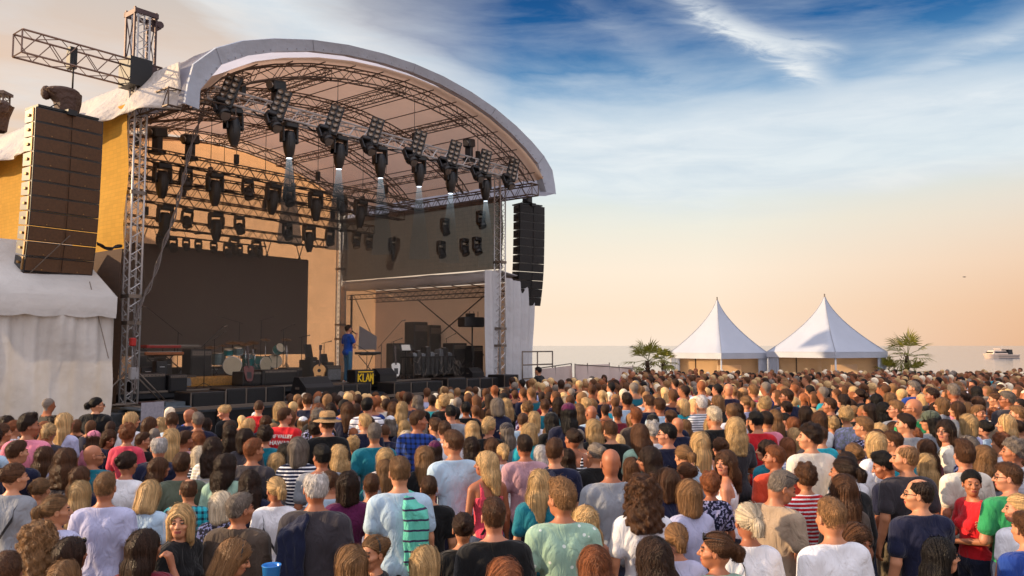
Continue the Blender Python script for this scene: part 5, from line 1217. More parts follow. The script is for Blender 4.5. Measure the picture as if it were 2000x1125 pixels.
# stage monitors and laptop on flight cases behind the acoustic guitar
for px, t, z, lb, w2, h2 in ((602, 3.9, 1.92, 'upright black monitor on the amplifier behind the acoustic guitar', .42, .5), (632, 3.5, 1.78, 'tilted black laptop on the amplifier left of the singer', .42, .3)):
    r = thing('monitor_screen', lb, 'screen', P2(px, t, z), AZ+.3); m = MB(); m.box((0, 0, h2/2+.03), (w2, .05, h2), rot=XR(-.2), bev=.01); m.build('display', BLK2, r); m = MB(); m.box((0, -.12, .015), (w2, .28, .03)); m.build('base_slab', BLK, r)
# acoustic guitar on its stand, and the white electric one
def guitar(loc, label, body_m, acoustic, rz, z=0):
    r = thing('acoustic_guitar' if acoustic else 'electric_guitar', label, 'guitar', loc, rz); r.rotation_euler = (R(-12), 0, rz)
    out_ = []; n = 28
    for i in range(n):
        a = 2*math.pi*i/n; sx = .20 if acoustic else .15; x = sx*math.sin(a)*(1-.22*math.cos(a)+(-.16*math.exp(-((math.cos(a)-.15)/.28)**2))); z_ = .25-.25*math.cos(a)
        if not acoustic and z_ > .36: z_ += .06*abs(math.sin(a*1)); x *= 1.15
        out_.append((x, z_))
    m = MB(); dp = .05 if acoustic else .022; vs = [(x, -dp, z_) for x, z_ in out_]+[(x, dp, z_) for x, z_ in out_]; m.add(vs, [tuple(range(n)), tuple(range(2*n-1, n-1, -1))]+[(i, n+i, n+(i+1) % n, (i+1) % n) for i in range(n)]); b_ = m.build('body', body_m, r)
    if acoustic:
        m = MB(); m.lathe([(.001, 0), (.05, 0), (.055, .002)], 16, (0, -dp-.003, .30), XR(math.pi/2)); m.build('sound_hole', BLK, b_); m = MB(); m.box((0, -dp-.008, .13), (.16, .012, .022)); m.build('bridge', BLK, b_)
        m = MB(); m.tube([(x*1.0, -dp-.001, z_) for x, z_ in out_+out_[:1]], .006, 4); m.build('binding', mat('brown_binding', (90, 50, 24), .4), b_)
    else: m = MB(); m.box((.0, -dp-.004, .22), (.14, .006, .2), bev=.002); m.build('pickguard', BLK, b_)
    m = MB(); m.box((0, -dp-.012, .70), (.05, .022, .52)); m.build('neck', mat('rosewood', (56, 32, 20), .4), r); m = MB(); m.box((0, -dp-.005, 1.03), (.08, .02, .16), taper=1.2); m.build('headstock', mat('rosewood', 0), r)
    m = MB(); [m.bar((q*.22, .12, -.12), (0, .1, .28), .012, 5) for q in (-1, 1)]; m.bar((0, .3, -.1), (0, .1, .3), .012, 5); m.bar((-.1, -.08, .02), (.1, -.08, .02), .012, 5); m.bar((0, .1, .2), (0, .08, .75), .01, 5); m.build('stand', BLK, r)
guitar(P2(623, .9, 1.32), 'acoustic guitar with honey coloured top on a stand left of the singer', mat('spruce_top', (214, 156, 84), .3, 0, 0, 9, .08, 9, stretch=(9, 1, .3)), True, AZ-.85)
guitar(P2(774, 1.0, 1.30), 'white electric guitar on a stand right of the KLAN box', mat('white_lacquer', (226, 222, 214), .3), False, AZ-.5)
guitar(P2(487, 1.6, 1.30), 'dark red electric guitar leaning before the teal drums', mat('cherry_lacquer', (104, 34, 26), .3), False, AZ-.2)
for i, px in enumerate((697, 701)):
    r = thing('water_bottle', 'small water bottle on the stage floor behind the KLAN box, ' + ('left one' if i == 0 else 'right one'), 'bottle', P2(px, 1.1), 0); m = MB(); m.lathe([(.001, 0), (.034, .004), (.036, .14), (.014, .19), (.014, .21)], 12); m.build('bottle_body', mat('blue_plastic', (90, 140, 190), .2), r); m = MB(); m.lathe([(.016, .2), (.016, .23), (.001, .23)], 10); m.build('lid', BLK, r)
r = thing('music_stand', 'black music stand holding a white sheet right of the electric guitar', 'music stand', P2(792, 1.6), AZ-.5); m = MB(); m.bar((0, 0, 0), (0, 0, 1.05), .014, 6); [m.bar((.25*math.cos(a), .25*math.sin(a), 0), (0, 0, .2), .01, 5) for a in (0, 2.1, 4.2)]; m.build('pole', BLK, r); m = MB(); m.box((0, 0, 1.12), (.46, .02, .3), rot=XR(-.6)); m.build('desk', BLK, r); m = MB(); m.box((0, -.02, 1.13), (.32, .006, .24), rot=XR(-.6)); m.build('paper', mat('paper', (220, 216, 206), .8), r)
# slanted white sail behind the singer, outside the open side of the stage
m = MB(); a, b_, c, d = [Vector(at(px, py, 34.2)) for px, py in ((702, 636), (736, 657), (735, 683), (700, 683))]; m.v = [tuple(v) for v in (a, b_, c, d)]; m.f = [[0, 3, 2, 1]]; m.m = [0]; m.sm = [False]
tag(m.build('white_flap', WHITEC, solid=.02), 'slanted bright white canvas flap in the opening right of the singer', 'canvas flap')
# low barrier and table with bits at the left front
m = MB(); p0, p1 = at(250, 800, 18.0), at(-30, 812, 16.0)
bk = thing('crowd_barrier', 'matt black crowd barrier before the side tent at the left edge', 'barrier', (-9.9, 15.9, 0), math.atan2(1.2, 5)); m = MB(); m.box((-1.7, 0, .62), (5.2, .9, .56), bev=.05); m.box((-1.9, 0, .2), (4.8, .5, .4)); m.build('hood', BLK2, bk); m = MB(); m.box((1.6, .5, .3), (1.6, .05, .8)); m.build('side_plate', BLK, bk)
bt = thing('front_barrier', 'long grey topped barrier between the crowd and the stage front', 'barrier', S(-.3, -2.5, 0), AZ); m = MB(); m.box((6, 0, .98), (12.4, .12, .07)); m.build('top_rail', ALUD, bt); m = MB(); [m.box((i*1.2, .05, .5), (.06, .06, 1)) for i in range(11)]; m.box((6, .1, .45), (12.4, .03, .86)); m.build('panel', BLK, bt)
nb_ = thing('notice_board', 'pale printed notice pinned to the front barrier near the left tower', 'notice', S(s_at(297, -2.6, 1.0), -2.62, .78), AZ); m = MB(); m.box((0, 0, .16), (.5, .015, .5)); m.build('sheet', mat('grey_print', (150, 146, 156), .7, var=.25, vscale=16), nb_)
for i, (px, t, z) in enumerate([(300, -.4, .93), (330, -.2, .93), (350, 0, .93), (372, -.3, .93)]):
    m = MB(); rr2 = random.Random(i)
    for q in range(5): m.tube([(.28*math.cos(a*.7+q)*(1+.1*q), .16*math.sin(a*.7+q), .02+.02*q) for a in range(10)], .014, 5)
    tag(m.build('cable_coil', [mat('maroon_cable', (70, 28, 24), .5), ALUD, BLK, BLK][i], loc=P2(px, t, z), rz=AZ), ['dark red cable coil on the left front platform', 'grey cable coil on the left front platform', 'black cable coil near the wide speaker cabinet', 'loose black cable loop behind the wide speaker cabinet'][i], 'cable')
m = MB(); m.box((0, 0, .03), (1.3, .9, .05), bev=.01); m.box((.4, .1, .1), (.5, .5, .1)); tag(m.build('equipment_tray', mat('tray_metal', (88, 98, 106), .35, .3, var=.3), loc=P2(305, -.9, .9), rz=AZ), 'pale metal equipment tray on the left front platform', 'tray')

# ------------------------------------------------------------ fences, pagoda tents, palms, boat
FB = mat('fence_banner', (226, 206, 198), .8, 0, .3, 3, .06, 1, trans=.3)
def fence(pa, pb, label, posts=(0, .5, 1)):
    a, b_ = Vector(pa), Vector(pb); L = math.hypot(b_.x-a.x, b_.y-a.y); rz = math.atan2(b_.y-a.y, b_.x-a.x); r = thing('site_fence', label, 'fence', (a.x, a.y, a.z-2.0), rz, 'banner covered site fences'); m = MB(); m.grid(lambda u, v: (L*u, .05*math.sin(u*11)*math.sin(v*3), .15+1.8*v), 20, 8); m.build('banner', FB, r)
    m = MB(); m.bar((0, 0, 1.98), (L, 0, 1.98+b_.z-a.z), .022, 6); [m.bar((L*q, 0, 0), (L*q, 0, 2.02), .025, 6) for q in posts]; m.build('frame', ALUD, r)
fence(at(1046, 719, 27.5), at(1116, 709, 33.0), 'white banner covered fence just right of the guard rail'); fence(at(1123, 711, 32.5), at(1190, 715, 34.5), 'banner fence with blue edged gap right of the first fence', (0, .35, 1)); fence(at(1190, 715, 34.5), at(1236, 719, 36), 'pale banner fence ending at the left palm', (0, .4, 1))
PCW = mat('pagoda_canvas', (180, 186, 200), .55, 0, .4, 1.5, .07, .6, trans=.1); PIN = mat('pagoda_wall', (248, 226, 196), .8, 0, .2, 2, .1, 1, trans=.7)
def pagoda(pk, pyk, eL, eR, ey, dist, label, rz):
    a, b_ = at(eL, ey, dist), at(eR, ey, dist); wd = (b_.x-a.x); hw = wd/2.83; pkd = dist; cx = (a.x+b_.x)/2; top = at(pk, pyk, dist).z; zg = -.5; ze = a.z-zg
    r = thing('pagoda_tent', label, 'marquee', (cx, dist, zg), rz, 'pagoda tents by the shore'); H_ = top-zg
    n = 12; m = MB()
    def sq(a_, rad, k_):  # superellipse between circle (top) and square (eave)
        c, s_ = math.cos(a_), math.sin(a_); p_ = 2+k_*30; q = (abs(c)**p_+abs(s_)**p_)**(-1/p_); return rad*q*c, rad*q*s_
    rows = []
    for j in range(15):
        v = j/14; rad = hw*(1-v)**1.0*(1-.42*math.sin(v*math.pi)**1.0)+.05; z = ze+.12+(H_-ze-.12)*(v**1.15*.55+v*.45); 
        rad = hw*((1-v)**1.7*.72+(1-v)*.28)+.03; z = ze+.1+(H_-ze-.1)*v; rows.append([sq(math.pi/4+i*math.pi/24, rad, (1-v)**.7) + (z,) for i in range(48)])
    m.v = [p for r_ in rows for p in r_]; m.f = [[j*48+i, j*48+(i+1) % 48, (j+1)*48+(i+1) % 48, (j+1)*48+i] for j in range(14) for i in range(48)]; m.m = [0]*len(m.f); m.sm = [True]*len(m.f)
    m.build('roof_canvas', PCW, r); m = MB()
    for i in (0, 12, 24, 36): m.tube([tuple(Vector(r_[i])*1.0+Vector((0, 0, .012))) for r_ in rows], .016, 4)
    m.build('hip_seam', mat('seam_grey', 0), r); m = MB(); m.bar((0, 0, H_-.1), (0, 0, H_+.16), .035, 6); m.build('finial', ALUD, r)
    m = MB()
    for k_ in range(4):
        M = ZR(k_*math.pi/2)
        m.add([M @ Vector((-hw-.02+2*(hw+.02)*u/16, -hw-.02, ze+.12-.30*v)) for v in (0, 1) for u in range(17)], [(i, i+1, 18+i, 17+i) for i in range(16)])
    m.build('valance', PCW, r)
    m = MB()
    for sx in (-1, 1):
        for sy in (-1, 1): m.bar((sx*(hw-.06), sy*(hw-.06), 0), (sx*(hw-.06), sy*(hw-.06), ze), .045, 6)
    m.build('corner_post', ALU, r); m = MB()
    for k_ in (1, 3):   # gathered curtains at the left and right corners
        m = MB(); M = ZR(k_*math.pi/2); g2 = MB(); g2.grid(lambda u, v: tuple(M @ Vector((-hw+.08+.6*u, -hw+.05+.05*math.sin(u*34), .1+(ze-.1)*v))), 34, 3); g2.grid(lambda u, v: tuple(M @ Vector((-hw+.05+.05*math.sin(u*34), -hw+.08+.6*u, .1+(ze-.1)*v))), 34, 3); m.add(g2.v, g2.f, 0, True); m.build('corner_curtain', PCW, r)
    m = MB(); m.box((0, hw-.3, ze/2), (2*hw-.2, .03, ze)); m.box((hw-.3, -.1, ze/2), (.03, 2*hw-.7, ze)); m.box((-hw*.35, -hw+.5, ze/2-.25), (hw*1.0, .03, ze-.5)); m.build('inner_wall', PIN, r)
    m = MB(); m.box((0, 0, ze-.02), (2*hw-.1, .06, .08)); m.box((0, -hw+.3, ze-.02), (2*hw-.1, .06, .08)); m.bar((-hw*.1, hw-.36, 0), (-hw*.1, hw-.36, ze), .035, 6); m.build('frame_bar', ALUD, r)
    return r, hw, ze
p1_, hw1, ze1 = pagoda(1405, 586, 1309, 1496, 693, 42, 'white pagoda tent with pointed roof beside the left palm', R(34))
p2_, hw2, ze2 = pagoda(1611, 580, 1503, 1724, 691, 40.5, 'larger white pagoda tent with pointed roof beside the right palm', R(32))
for i, (px, py, lb) in enumerate([(1442, 712, 'white framed bar hatch with dark opening in the first pagoda tent'), (1537, 712, 'lit bar hatch at the left inside the second pagoda tent'), (1560, 712, 'red lit drinks cooler inside the second pagoda tent')]):
    p = at(px, py+6, 44.5); r = thing('bar_counter', lb, 'bar', (p.x, p.y, -.5), R(6)); m = MB(); m.box((0, 0, .95), (1.2, .5, 1.9), bev=.03); m.build('frame', [WHITEC, BLK, BLK][i], r); m = MB(); m.box((0, -.26, 1.45), (1.0, .03, .55)); m.build('front_pane', [BLK, mat('warm_panel', (214, 186, 150), .5), RED][i], r)
HULL_SHADE = mat('hull_shade_stripe', (58, 56, 66), .5)  # dark stripes added to stand for the shading on the boat hull
TRK = mat('palm_bark', (78, 56, 40), .9, 0, .6, 30, .3, 9); PLM = mat('palm_leaf', (126, 122, 44), .5, 0, 0, 10, .35, 5, trans=.35)
def palm(px, pyc, dist, ht, label, seed, lean=0, nf=20, rad=.95):
    c = at(px, pyc, dist); zg = ground(dist); r = thing('palm_tree', label, 'palm', (c.x, c.y, zg), 0, 'potted fan palms by the tents'); rs2 = random.Random(seed); H_ = c.z-zg
    m = MB(); pts = [(.06*math.sin(i*.5)+lean*i/8*.2, 0, H_*i/8) for i in range(9)]
    for i in range(8): m.bar(pts[i], pts[i+1], .13-.004*i, 9, 0, .115-.004*i)
    for i in range(50): a = i*2.4; z = H_*(.3+.7*i/50); m.bar((.11*math.cos(a), .11*math.sin(a), z), (.19*math.cos(a), .19*math.sin(a), z+.09), .018, 4)
    m.build('trunk', TRK, r); m = MB()
    for i in range(nf):
        a = i*2.4+rs2.uniform(-.3, .3); el_ = 1.35-2.0*(i/nf)+rs2.uniform(-.15, .15); L = rad*rs2.uniform(.75, 1.0); d = Vector((math.cos(a)*math.cos(el_), math.sin(a)*math.cos(el_), math.sin(el_))); o = Vector((lean*.2, 0, H_)); h_ = o+d*L*.5+Vector((0, 0, -.06*L)); m.tube([o, o+d*L*.25, h_], .012, 4)
        sx = d.cross(Vector((0, 0, 1))); sx = sx.normalized() if sx.length > .05 else Vector((1, 0, 0)); upv = sx.cross(d).normalized()
        for q in range(-7, 8):
            b2 = q/7*1.35+rs2.uniform(-.05, .05); dd = (d*math.cos(b2)+sx*math.sin(b2)).normalized(); bl_ = L*.80*(1-.30*abs(q)/7)*rs2.uniform(.85, 1.1); w2 = .034; tip = h_+dd*bl_+Vector((0, 0, -.14*bl_-.08*abs(rs2.gauss(0, .5)))); mid = h_+dd*bl_*.55+upv*.02; wv_ = dd.cross(upv).normalized()*w2; m.add([h_, mid+wv_, mid-wv_, tip], [(0, 1, 3, 2)])
    m.build('crown', PLM, r)
palm(1266, 705, 37, 2, 'bushy fan palm left of the first pagoda tent', 1, 0, 15, 1.2); palm(1297, 706, 38.5, 2, 'smaller fan palm tucked against the first pagoda tent', 2, 0, 12, .85)
palm(1765, 695, 40, 2, 'tall leaning fan palm right of the second pagoda tent', 5, 1, 13, 1.5); palm(1735, 724, 39.5, 2, 'low fan palm at the foot of the second pagoda tent', 6, 0, 9, .85); palm(1787, 727, 39, 2, 'low fan palm right of the tall one', 8, 0, 8, .8)
bt_ = thing('motor_boat', 'white cabin cruiser with dark windows on the calm water at the right', 'boat', (*at(1952, 703, 215).xy, -1), R(14)); bt_.scale = (1.2, 1.2, 1.0); bw = mat('boat_white', (222, 196, 176), .35, var=.08)
def hull(u, v):
    x = -4.2+8.4*u; wd = 1.45*math.sqrt(max(0, 1-max(0, -x-1.0)**2/10.24))*(.75+.25*v)+.01; z = -.35+1.35*v+.3*max(0, -x/4.2)**2*v; return x*(.84+.16*v) if x < 0 else x, wd, z
m = MB(); nu, nv = 18, 5
for s2 in (-1, 1): m.grid(lambda u, v: (lambda h_: (h_[0], s2*h_[1], h_[2]))(hull(u, v)), nu, nv)
m.add([(hull(i/18, 1)[0], s2*hull(i/18, 1)[1], hull(i/18, 1)[2]) for s2 in (-1, 1) for i in range(19)], [(i, i+1, 20+i, 19+i) for i in range(18)]); m.add([(4.2, -1.45*.75, -.35), (4.2, 1.45*.75, -.35), (4.2, 1.45, 1.0), (4.2, -1.45, 1.0)], [(0, 1, 2, 3)]); m.build('hull', bw, bt_)
m = MB(); m.box((1.5, 0, -.10), (5.3, 2.66, .36), taper=1.03); m.box((1.3, 0, .62), (5.6, 2.84, .10)); m.build('hull_shade_stripe', HULL_SHADE, bt_)
m = MB(); m.box((-.6, 0, 1.55), (4.2, 2.2, 1.1), taper=.82, bev=.1); m.box((.6, 0, 2.5), (2.6, 1.9, .12), bev=.03); [m.bar((q, w3, 2.0), (q, w3, 2.5), .05, 5) for q in (-.4, 1.7) for w3 in (-.8, .8)]; m.build('cabin', bw, bt_)
m = MB(); m.box((-.4, 0, 1.65), (3.4, 2.12, .42)); m.box((-2.55, 0, 1.6), (.5, 1.6, .3)); m.box((2.2, 0, 1.7), (1.2, 1.9, 1.3), taper=.9); m.build('windows', BLK, bt_); m = MB(); m.tube([(-3.9, 0, 2.0), (-2.6, 1.0, 1.9), (-.5, 1.3, 1.7)], .03, 4); m.tube([(-3.9, 0, 2.0), (-2.6, -1.0, 1.9), (-.5, -1.3, 1.7)], .03, 4); m.bar((.8, 0, 2.5), (.9, 0, 3.6), .03, 4); m.build('rail', ALU, bt_)
fb = thing('distant_boat', 'tiny grey boat on the horizon above the left palm', 'boat', (*at(1234, 673, 1500).xy, -1), 0); m = MB(); m.box((0, 0, 1), (9, 2.4, 2), taper=.9, bev=.4); m.build('hull', mat('far_grey', (120, 116, 118), .6), fb); m = MB(); m.box((.5, 0, 2.6), (3.5, 1.8, 1.4), taper=.8); m.bar((0, 0, 2.6), (0, 0, 5.5), .15, 4); m.build('cabin', mat('far_grey', 0), fb)
gl = at(1884, 541, 70); m = MB(); m.ell((0, 0, 0), (.09, .22, .07), 8); 
for s2 in (-1, 1): m.add([(s2*.05, -.09, .03), (s2*.05, .1, .03), (s2*.32, .06, .12), (s2*.62, -.05, .02)], [(0, 1, 2, 3)])
m.ell((0, .24, .03), (.05, .07, .05), 8); m.add([(-.04, -.2, 0), (.04, -.2, 0), (.07, -.34, 0), (-.07, -.34, 0)], [(0, 1, 2, 3)]); tag(m.build('bird', BLK, loc=gl, rz=.8, sc3=.55), 'small dark bird flying over the right side of the sky', 'bird')
# ------------------------------------------------------------ the crowd: x y size style hair top [flags]
# flags: m f  sex; L R F l r q(F left) z(F right) head/body direction; D looking down; G glasses; S sunglasses pushed up; E sunglasses worn;
#        K bag strap; J jacket over the shoulder; T teal shirt over shoulder; H hair band; P patterned cloth by letter: 1 stripe 2 wide 3 plaid 4 floral 5 spots
#        t tank, o long sleeve, j jacket, x folded arms, ^ raised hand, c child
CAT = """
30 930 58 u br grey K r|80 955 50 u lb grey|112 995 54 p lb lav R|80 1052 76 k lb black|10 1120 52 s br grey|140 1080 60 l db navy S r|128 1128 84 l lb grey|206 950 62 s lb lav|158 962 54 l bl charcoal|158 930 44 l br navy|130 895 50 w br charcoal|292 960 60 n bl ltblue K r D|368 956 54 x br turquoise 3|352 1016 72 n bl black F j r|284 1066 84 l db maroon ^ r|250 904 52 u db white K|312 912 50 l br navy|356 906 50 s br olive|390 888 42 B pb black 1
434 984 60 B pb charcoal 4|470 992 66 s gy brown j r|460 1082 80 n lb black H R D|488 940 56 w db navy|538 955 56 p bl white S K|616 950 72 x wh charcoal J|680 944 58 n db purple|726 948 48 s br lav 4|780 920 64 s lb ltblue T|684 1100 82 l lb black|728 1078 66 u lb black H q|644 942 40 s br ltblue|752 892 46 l bl white|750 915 40 l lb grey
834 1100 70 B bl grey|904 1030 58 u db black|964 1006 76 s br black|1096 972 74 q lb mint 5|1140 1016 54 w bl beige t K l|1160 1098 78 w rd black|982 1122 78 n rd black|838 953 36 s br black|884 864 54 s br ltblue|948 904 54 w bl coral L K t|1024 870 48 s db mauve|1084 880 54 s br navy J|1192 902 62 b br grey|1162 885 48 u gy black|1118 856 46 u db black 1 t|1108 894 44 l db black|1056 886 36 l wh navy|1070 850 32 g lb navy
1254 958 74 k br white|1344 962 66 n lb lav|1386 945 54 g rd navy 4|1528 945 66 s gy beige S R D m|1460 1016 80 p pb white K|1320 1050 66 p lb lav|1274 1090 92 w db black|1396 1072 82 p br mint L S|1336 924 40 u br grey
1622 1008 80 s lb white|1676 1048 60 n br teal z D|1792 963 66 x db navy L m ^ G|1724 905 54 q bk navy L D m|1648 955 68 l br brown|1840 1082 78 l bk black R G|1898 942 58 u bk red F r|1856 946 42 n bl teal F c t l|1968 930 60 s br green L G x|1986 992 60 p bl white L|2002 1030 56 s br blue|1766 893 56 x lb charcoal L m|1806 905 48 l bl lav
94 790 30 r gy black R j|190 790 32 p bk black R E m j|58 830 46 q db pink R|30 836 36 u rd white|96 844 40 p bl charcoal|128 824 42 l bl lav K|150 830 28 l br black|34 882 48 s br navy|66 880 40 l bl charcoal|88 890 48 l br lav|184 856 28 c br pink|178 832 28 p br navy|216 834 30 l db black|214 853 38 n br navy z D|250 846 42 g rd coral|280 860 34 s br black R G|258 820 36 l bl white ^|302 850 34 r gy black|310 872 48 x wh navy|184 888 48 b wh teal R G|336 856 44 l bl black|362 858 38 s br mauve|336 822 36 s br ltblue|316 828 32 l bl black|372 812 32 b lb navy|386 820 36 s gy navy|386 856 32 l rd maroon
436 803 30 u bl black L D|404 828 30 l db navy|450 846 38 l db black|506 794 30 r br red|548 798 34 n bl olive|557 812 34 s br red|500 816 26 c gy white|592 826 30 c lb black|638 826 42 h br black m|472 822 26 g bl grey|488 830 32 l bl black|480 854 44 n db charcoal|518 850 42 g db teal f|496 878 46 s rd charcoal|538 903 38 l bl grey H|556 882 46 l bk black|628 890 50 s bk grey|660 888 46 w bl charcoal|690 868 36 g bl grey 4|732 846 44 s gy teal|712 824 36 s bl navy|718 792 34 s bk white 2|600 782 30 s br navy|678 800 34 l br navy|696 798 28 l db black|684 818 30 l bl red|762 825 30 c gy navy|752 842 32 r br navy|786 798 32 l bl grey|646 800 30 l db black|754 790 28 n db maroon|790 832 30 w bl navy|792 856 38 B pb ltblue 1|520 824 32 l br navy|534 838 28 l lb grey|768 798 32 l br grey|690 848 26 n rd white
844 782 28 s db turquoise|834 767 24 s br lav|816 784 30 l gy black|818 820 42 s br blue R m 3|880 806 34 s bk grey|868 784 34 g bl black|868 840 40 s br white|828 890 48 l lb black|850 878 28 c db purple|920 872 46 l db white 4|956 832 42 p bl black|978 820 30 B wh grey|988 842 36 c gy grey m|958 870 38 l br charcoal|982 883 34 p bl white|1032 844 42 B bl turquoise|1022 820 34 r br ltblue|1044 818 34 l bl white|910 798 30 s bk black|929 803 28 r br navy|922 836 36 l bl grey|930 782 28 l br black|914 778 28 n br black|970 792 34 B gy navy|988 790 30 w bl black|958 810 30 n br charcoal|966 763 26 s rd black|954 780 28 l db navy|949 768 24 s br mauve|1038 767 26 s lb teal|1022 768 24 s br navy|1006 771 22 s br black|1038 747 22 g lb white|1020 749 20 s bk blue|1064 793 30 s br teal|1030 797 30 g lb purple 4|1076 822 38 c bk black|1086 775 28 s br navy|1110 806 40 c bk navy m|1114 783 28 r br navy|1144 790 30 s bl grey|1154 806 34 b rd ltblue|1158 836 42 l bl black|1178 836 36 l rd navy|1182 801 28 s db grey|1156 761 26 s br navy|1096 751 24 s db navy|1192 840 42 s br black|1174 862 36 g db navy f|1176 772 26 l bl navy|1128 802 34 l lb black|1090 789 30 n db black
1238 758 28 r gy teal|1224 781 32 s db ltblue|1242 811 36 s rd brown|1268 785 32 s br navy|1288 792 34 s br ltblue|1248 848 46 w br mint K|1274 841 42 g wh white|1302 847 46 s bk navy L G|1266 896 54 w db navy L G|1232 912 44 n br white|1206 808 30 s br maroon|1322 830 36 b rd navy|1332 791 32 n bl turquoise L|1370 787 34 s wh grey 1|1370 755 28 r rd white|1394 812 44 s pb black|1428 804 34 s lb white|1436 834 48 w bl charcoal|1366 864 52 l bl white t K|1334 889 52 p lb ltblue|1406 873 44 u br grey|1416 902 54 w br white q t|1430 860 40 g db olive 1|1476 821 40 s bk red|1496 820 36 s db pink|1512 816 38 l lb black|1496 878 48 l db teal|1512 892 50 s rd orange L|1536 872 42 l rd lav 1|1580 852 52 g db cream L m|1550 850 34 w bl white|1548 828 36 l rd navy|1532 821 34 s bk grey|1336 832 34 l lb white|1310 816 34 s br navy|1274 822 32 c bk red|1316 774 28 r br navy|1338 764 28 s db grey|1298 766 26 l bl black|1422 761 30 b rd navy|1402 761 28 s bk navy|1450 769 28 c lb tan|1456 786 32 p lb lav|1472 763 30 s lb coral|1496 757 28 s gy blue|1494 790 34 g bl grey|1536 774 32 s br navy L G|1570 778 28 n rd black|1572 808 36 n db teal|1536 797 30 s db black|1582 763 28 s bk black|1400 784 30 n lb black|1208 862 28 w bl black|1550 785 28 n bl grey|1518 772 28 l br black|1440 800 30 l db black
1686 832 42 s lb navy 4|1654 839 32 p bl purple|1708 864 50 n bl white ^|1742 862 46 s br turquoise L G|1744 838 38 n br charcoal H|1768 827 42 s db grey L|1782 796 44 b lb green L G|1816 821 40 c bk grey L m|1782 853 38 g rd navy|1846 840 54 n db cream q G K|1890 826 42 B bl lav|1912 806 34 s lb beige z|1920 836 36 u bk ltblue|1868 799 34 n br grey L|1886 800 32 n lb grey|1920 892 54 w lb grey|1954 865 44 g rd white|1978 880 54 g gy white 1|1986 836 36 s db black|1964 827 40 l bl black|1986 808 36 s lb navy L|1966 779 34 s gy charcoal L G|1908 787 30 n br black G|1942 778 32 p br navy 1|1750 798 36 s lb grey L G|1724 800 38 l bk black|1698 801 34 n db black L|1624 829 34 g bl purple|1652 811 38 g bl grey 4|1666 804 28 l lb black|1620 791 32 s br black L|1646 783 30 n db grey|1600 850 40 s br turquoise|1608 767 28 s gy turquoise|1678 771 32 p db black|1634 770 26 s br navy|1648 761 26 n br white|1686 757 28 n br black|1702 757 26 n bl ltblue|1710 781 30 n bk black|1730 762 28 s br navy L|1736 779 30 n lb black|1744 759 26 r lb navy|1760 771 28 n bl white|1784 757 30 s gy blue L|1820 772 32 s db black L|1838 789 34 n lb grey|1862 764 34 s gy pink|1906 765 30 w bk white|1928 763 28 l lb black|1926 784 26 n gy grey|1826 798 30 n db navy|1800 780 28 g bl green|1590 775 28 n br black L|1682 836 30 g bl black|1940 808 30 n rd navy|1850 770 26 l br grey|1882 775 26 s db turquoise|1994 790 28 s bk navy|1988 765 26 l br black|1576 742 24 s br teal"""
PINNED = {1055: 0}
people = []
def face_yaw(x, y): P0 = Vector((-3.6, 25.5)); d = P0-Vector((x, y)); return math.atan2(-d.x, d.y)
for ln in CAT.strip().split('\n'):
    for e in ln.split('|'):
        t_ = e.split(); people.append(dict(px=float(t_[0]), py=float(t_[1]), s=float(t_[2]), st=t_[3], hc=t_[4], tc=t_[5], fl=t_[6:]))
def headz(y, sex): return ground(y) + (1.665 if sex == 'm' else 1.56)
prs = random.Random(11)
for i, p in enumerate(people):
    fl = p['fl']; sex = 'm' if (p['st'] in 'srxqbh' or 'm' in fl) and 'f' not in fl else 'f'
    if p['st'] == 'g' and 'm' in fl: sex = 'm'
    if p['st'] == 'c' and 'm' not in fl: sex = 'f'
    p['sex'] = sex; p['i'] = i
    ds = .232*FPX/(p['s']*.88); y = 10.0
    for _ in range(30):   # depth at which a standing head lands on that row of the picture
        z = headz(y, sex); d = ray(p['px'], p['py']); y = .5*y+.5*max(3, (z-CAMZ)/d.z*d.y) if d.z < 0 else ds
    lo, hi = (.84, 1.10)
    if 'c' in fl: lo = .66
    Y = max(2.6, y)**.35*ds**.65
    for _ in range(40):
        w_ = at(p['px'], p['py'], Y); k_ = (w_.z-ground(Y))/(1.665 if sex == 'm' else 1.655)
        if k_ > (hi if sex == 'm' else 1.0): Y *= 1.015
        elif k_ < lo*(1 if sex == 'm' else .98): Y *= .985
        else: break
    p['Y'] = Y; w_ = at(p['px'], p['py'], Y); p['x'] = w_.x; p['k'] = (w_.z-ground(Y))/1.665
for _ in range(60):   # keep bodies apart by sliding them along their own line of sight
    mv = 0
    for a in range(len(people)):
        A = people[a]
        for b in range(a+1, len(people)):
            B = people[b]; dx, dy = A['x']-B['x'], A['Y']-B['Y']
            if abs(dx) > .4 or abs(dy) > .4: continue
            r_ = math.hypot(dx, dy)
            if r_ < .40:
                q = (.40-r_)*.35+.002; s2 = 1 if dy >= 0 else -1; A['Y'] += s2*q*.5; B['Y'] -= s2*q*.5; mv += 1
                for C_ in (A, B): w_ = at(C_['px'], C_['py'], C_['Y']); C_['x'] = w_.x; C_['k'] = (w_.z-ground(C_['Y']))/1.665
    if not mv: break
crs = np.random.RandomState(3); fill = []; cell = {}
def near(x, y, r_):
    cx_, cy_ = int(x//.5), int(y//.5)
    for a in (-1, 0, 1):
        for b in (-1, 0, 1):
            for (u_, v_) in cell.get((cx_+a, cy_+b), ()):
                if math.hypot(u_-x, v_-y) < r_: return True
    return False
def keep(x, y): cell.setdefault((int(x//.5), int(y//.5)), []).append((x, y))
for p in people: keep(p['x'], p['Y'])
heads = [(p['x'], p['Y'], p['px'], p['py'], p['s']*.88) for p in people]
HA = np.array(heads)
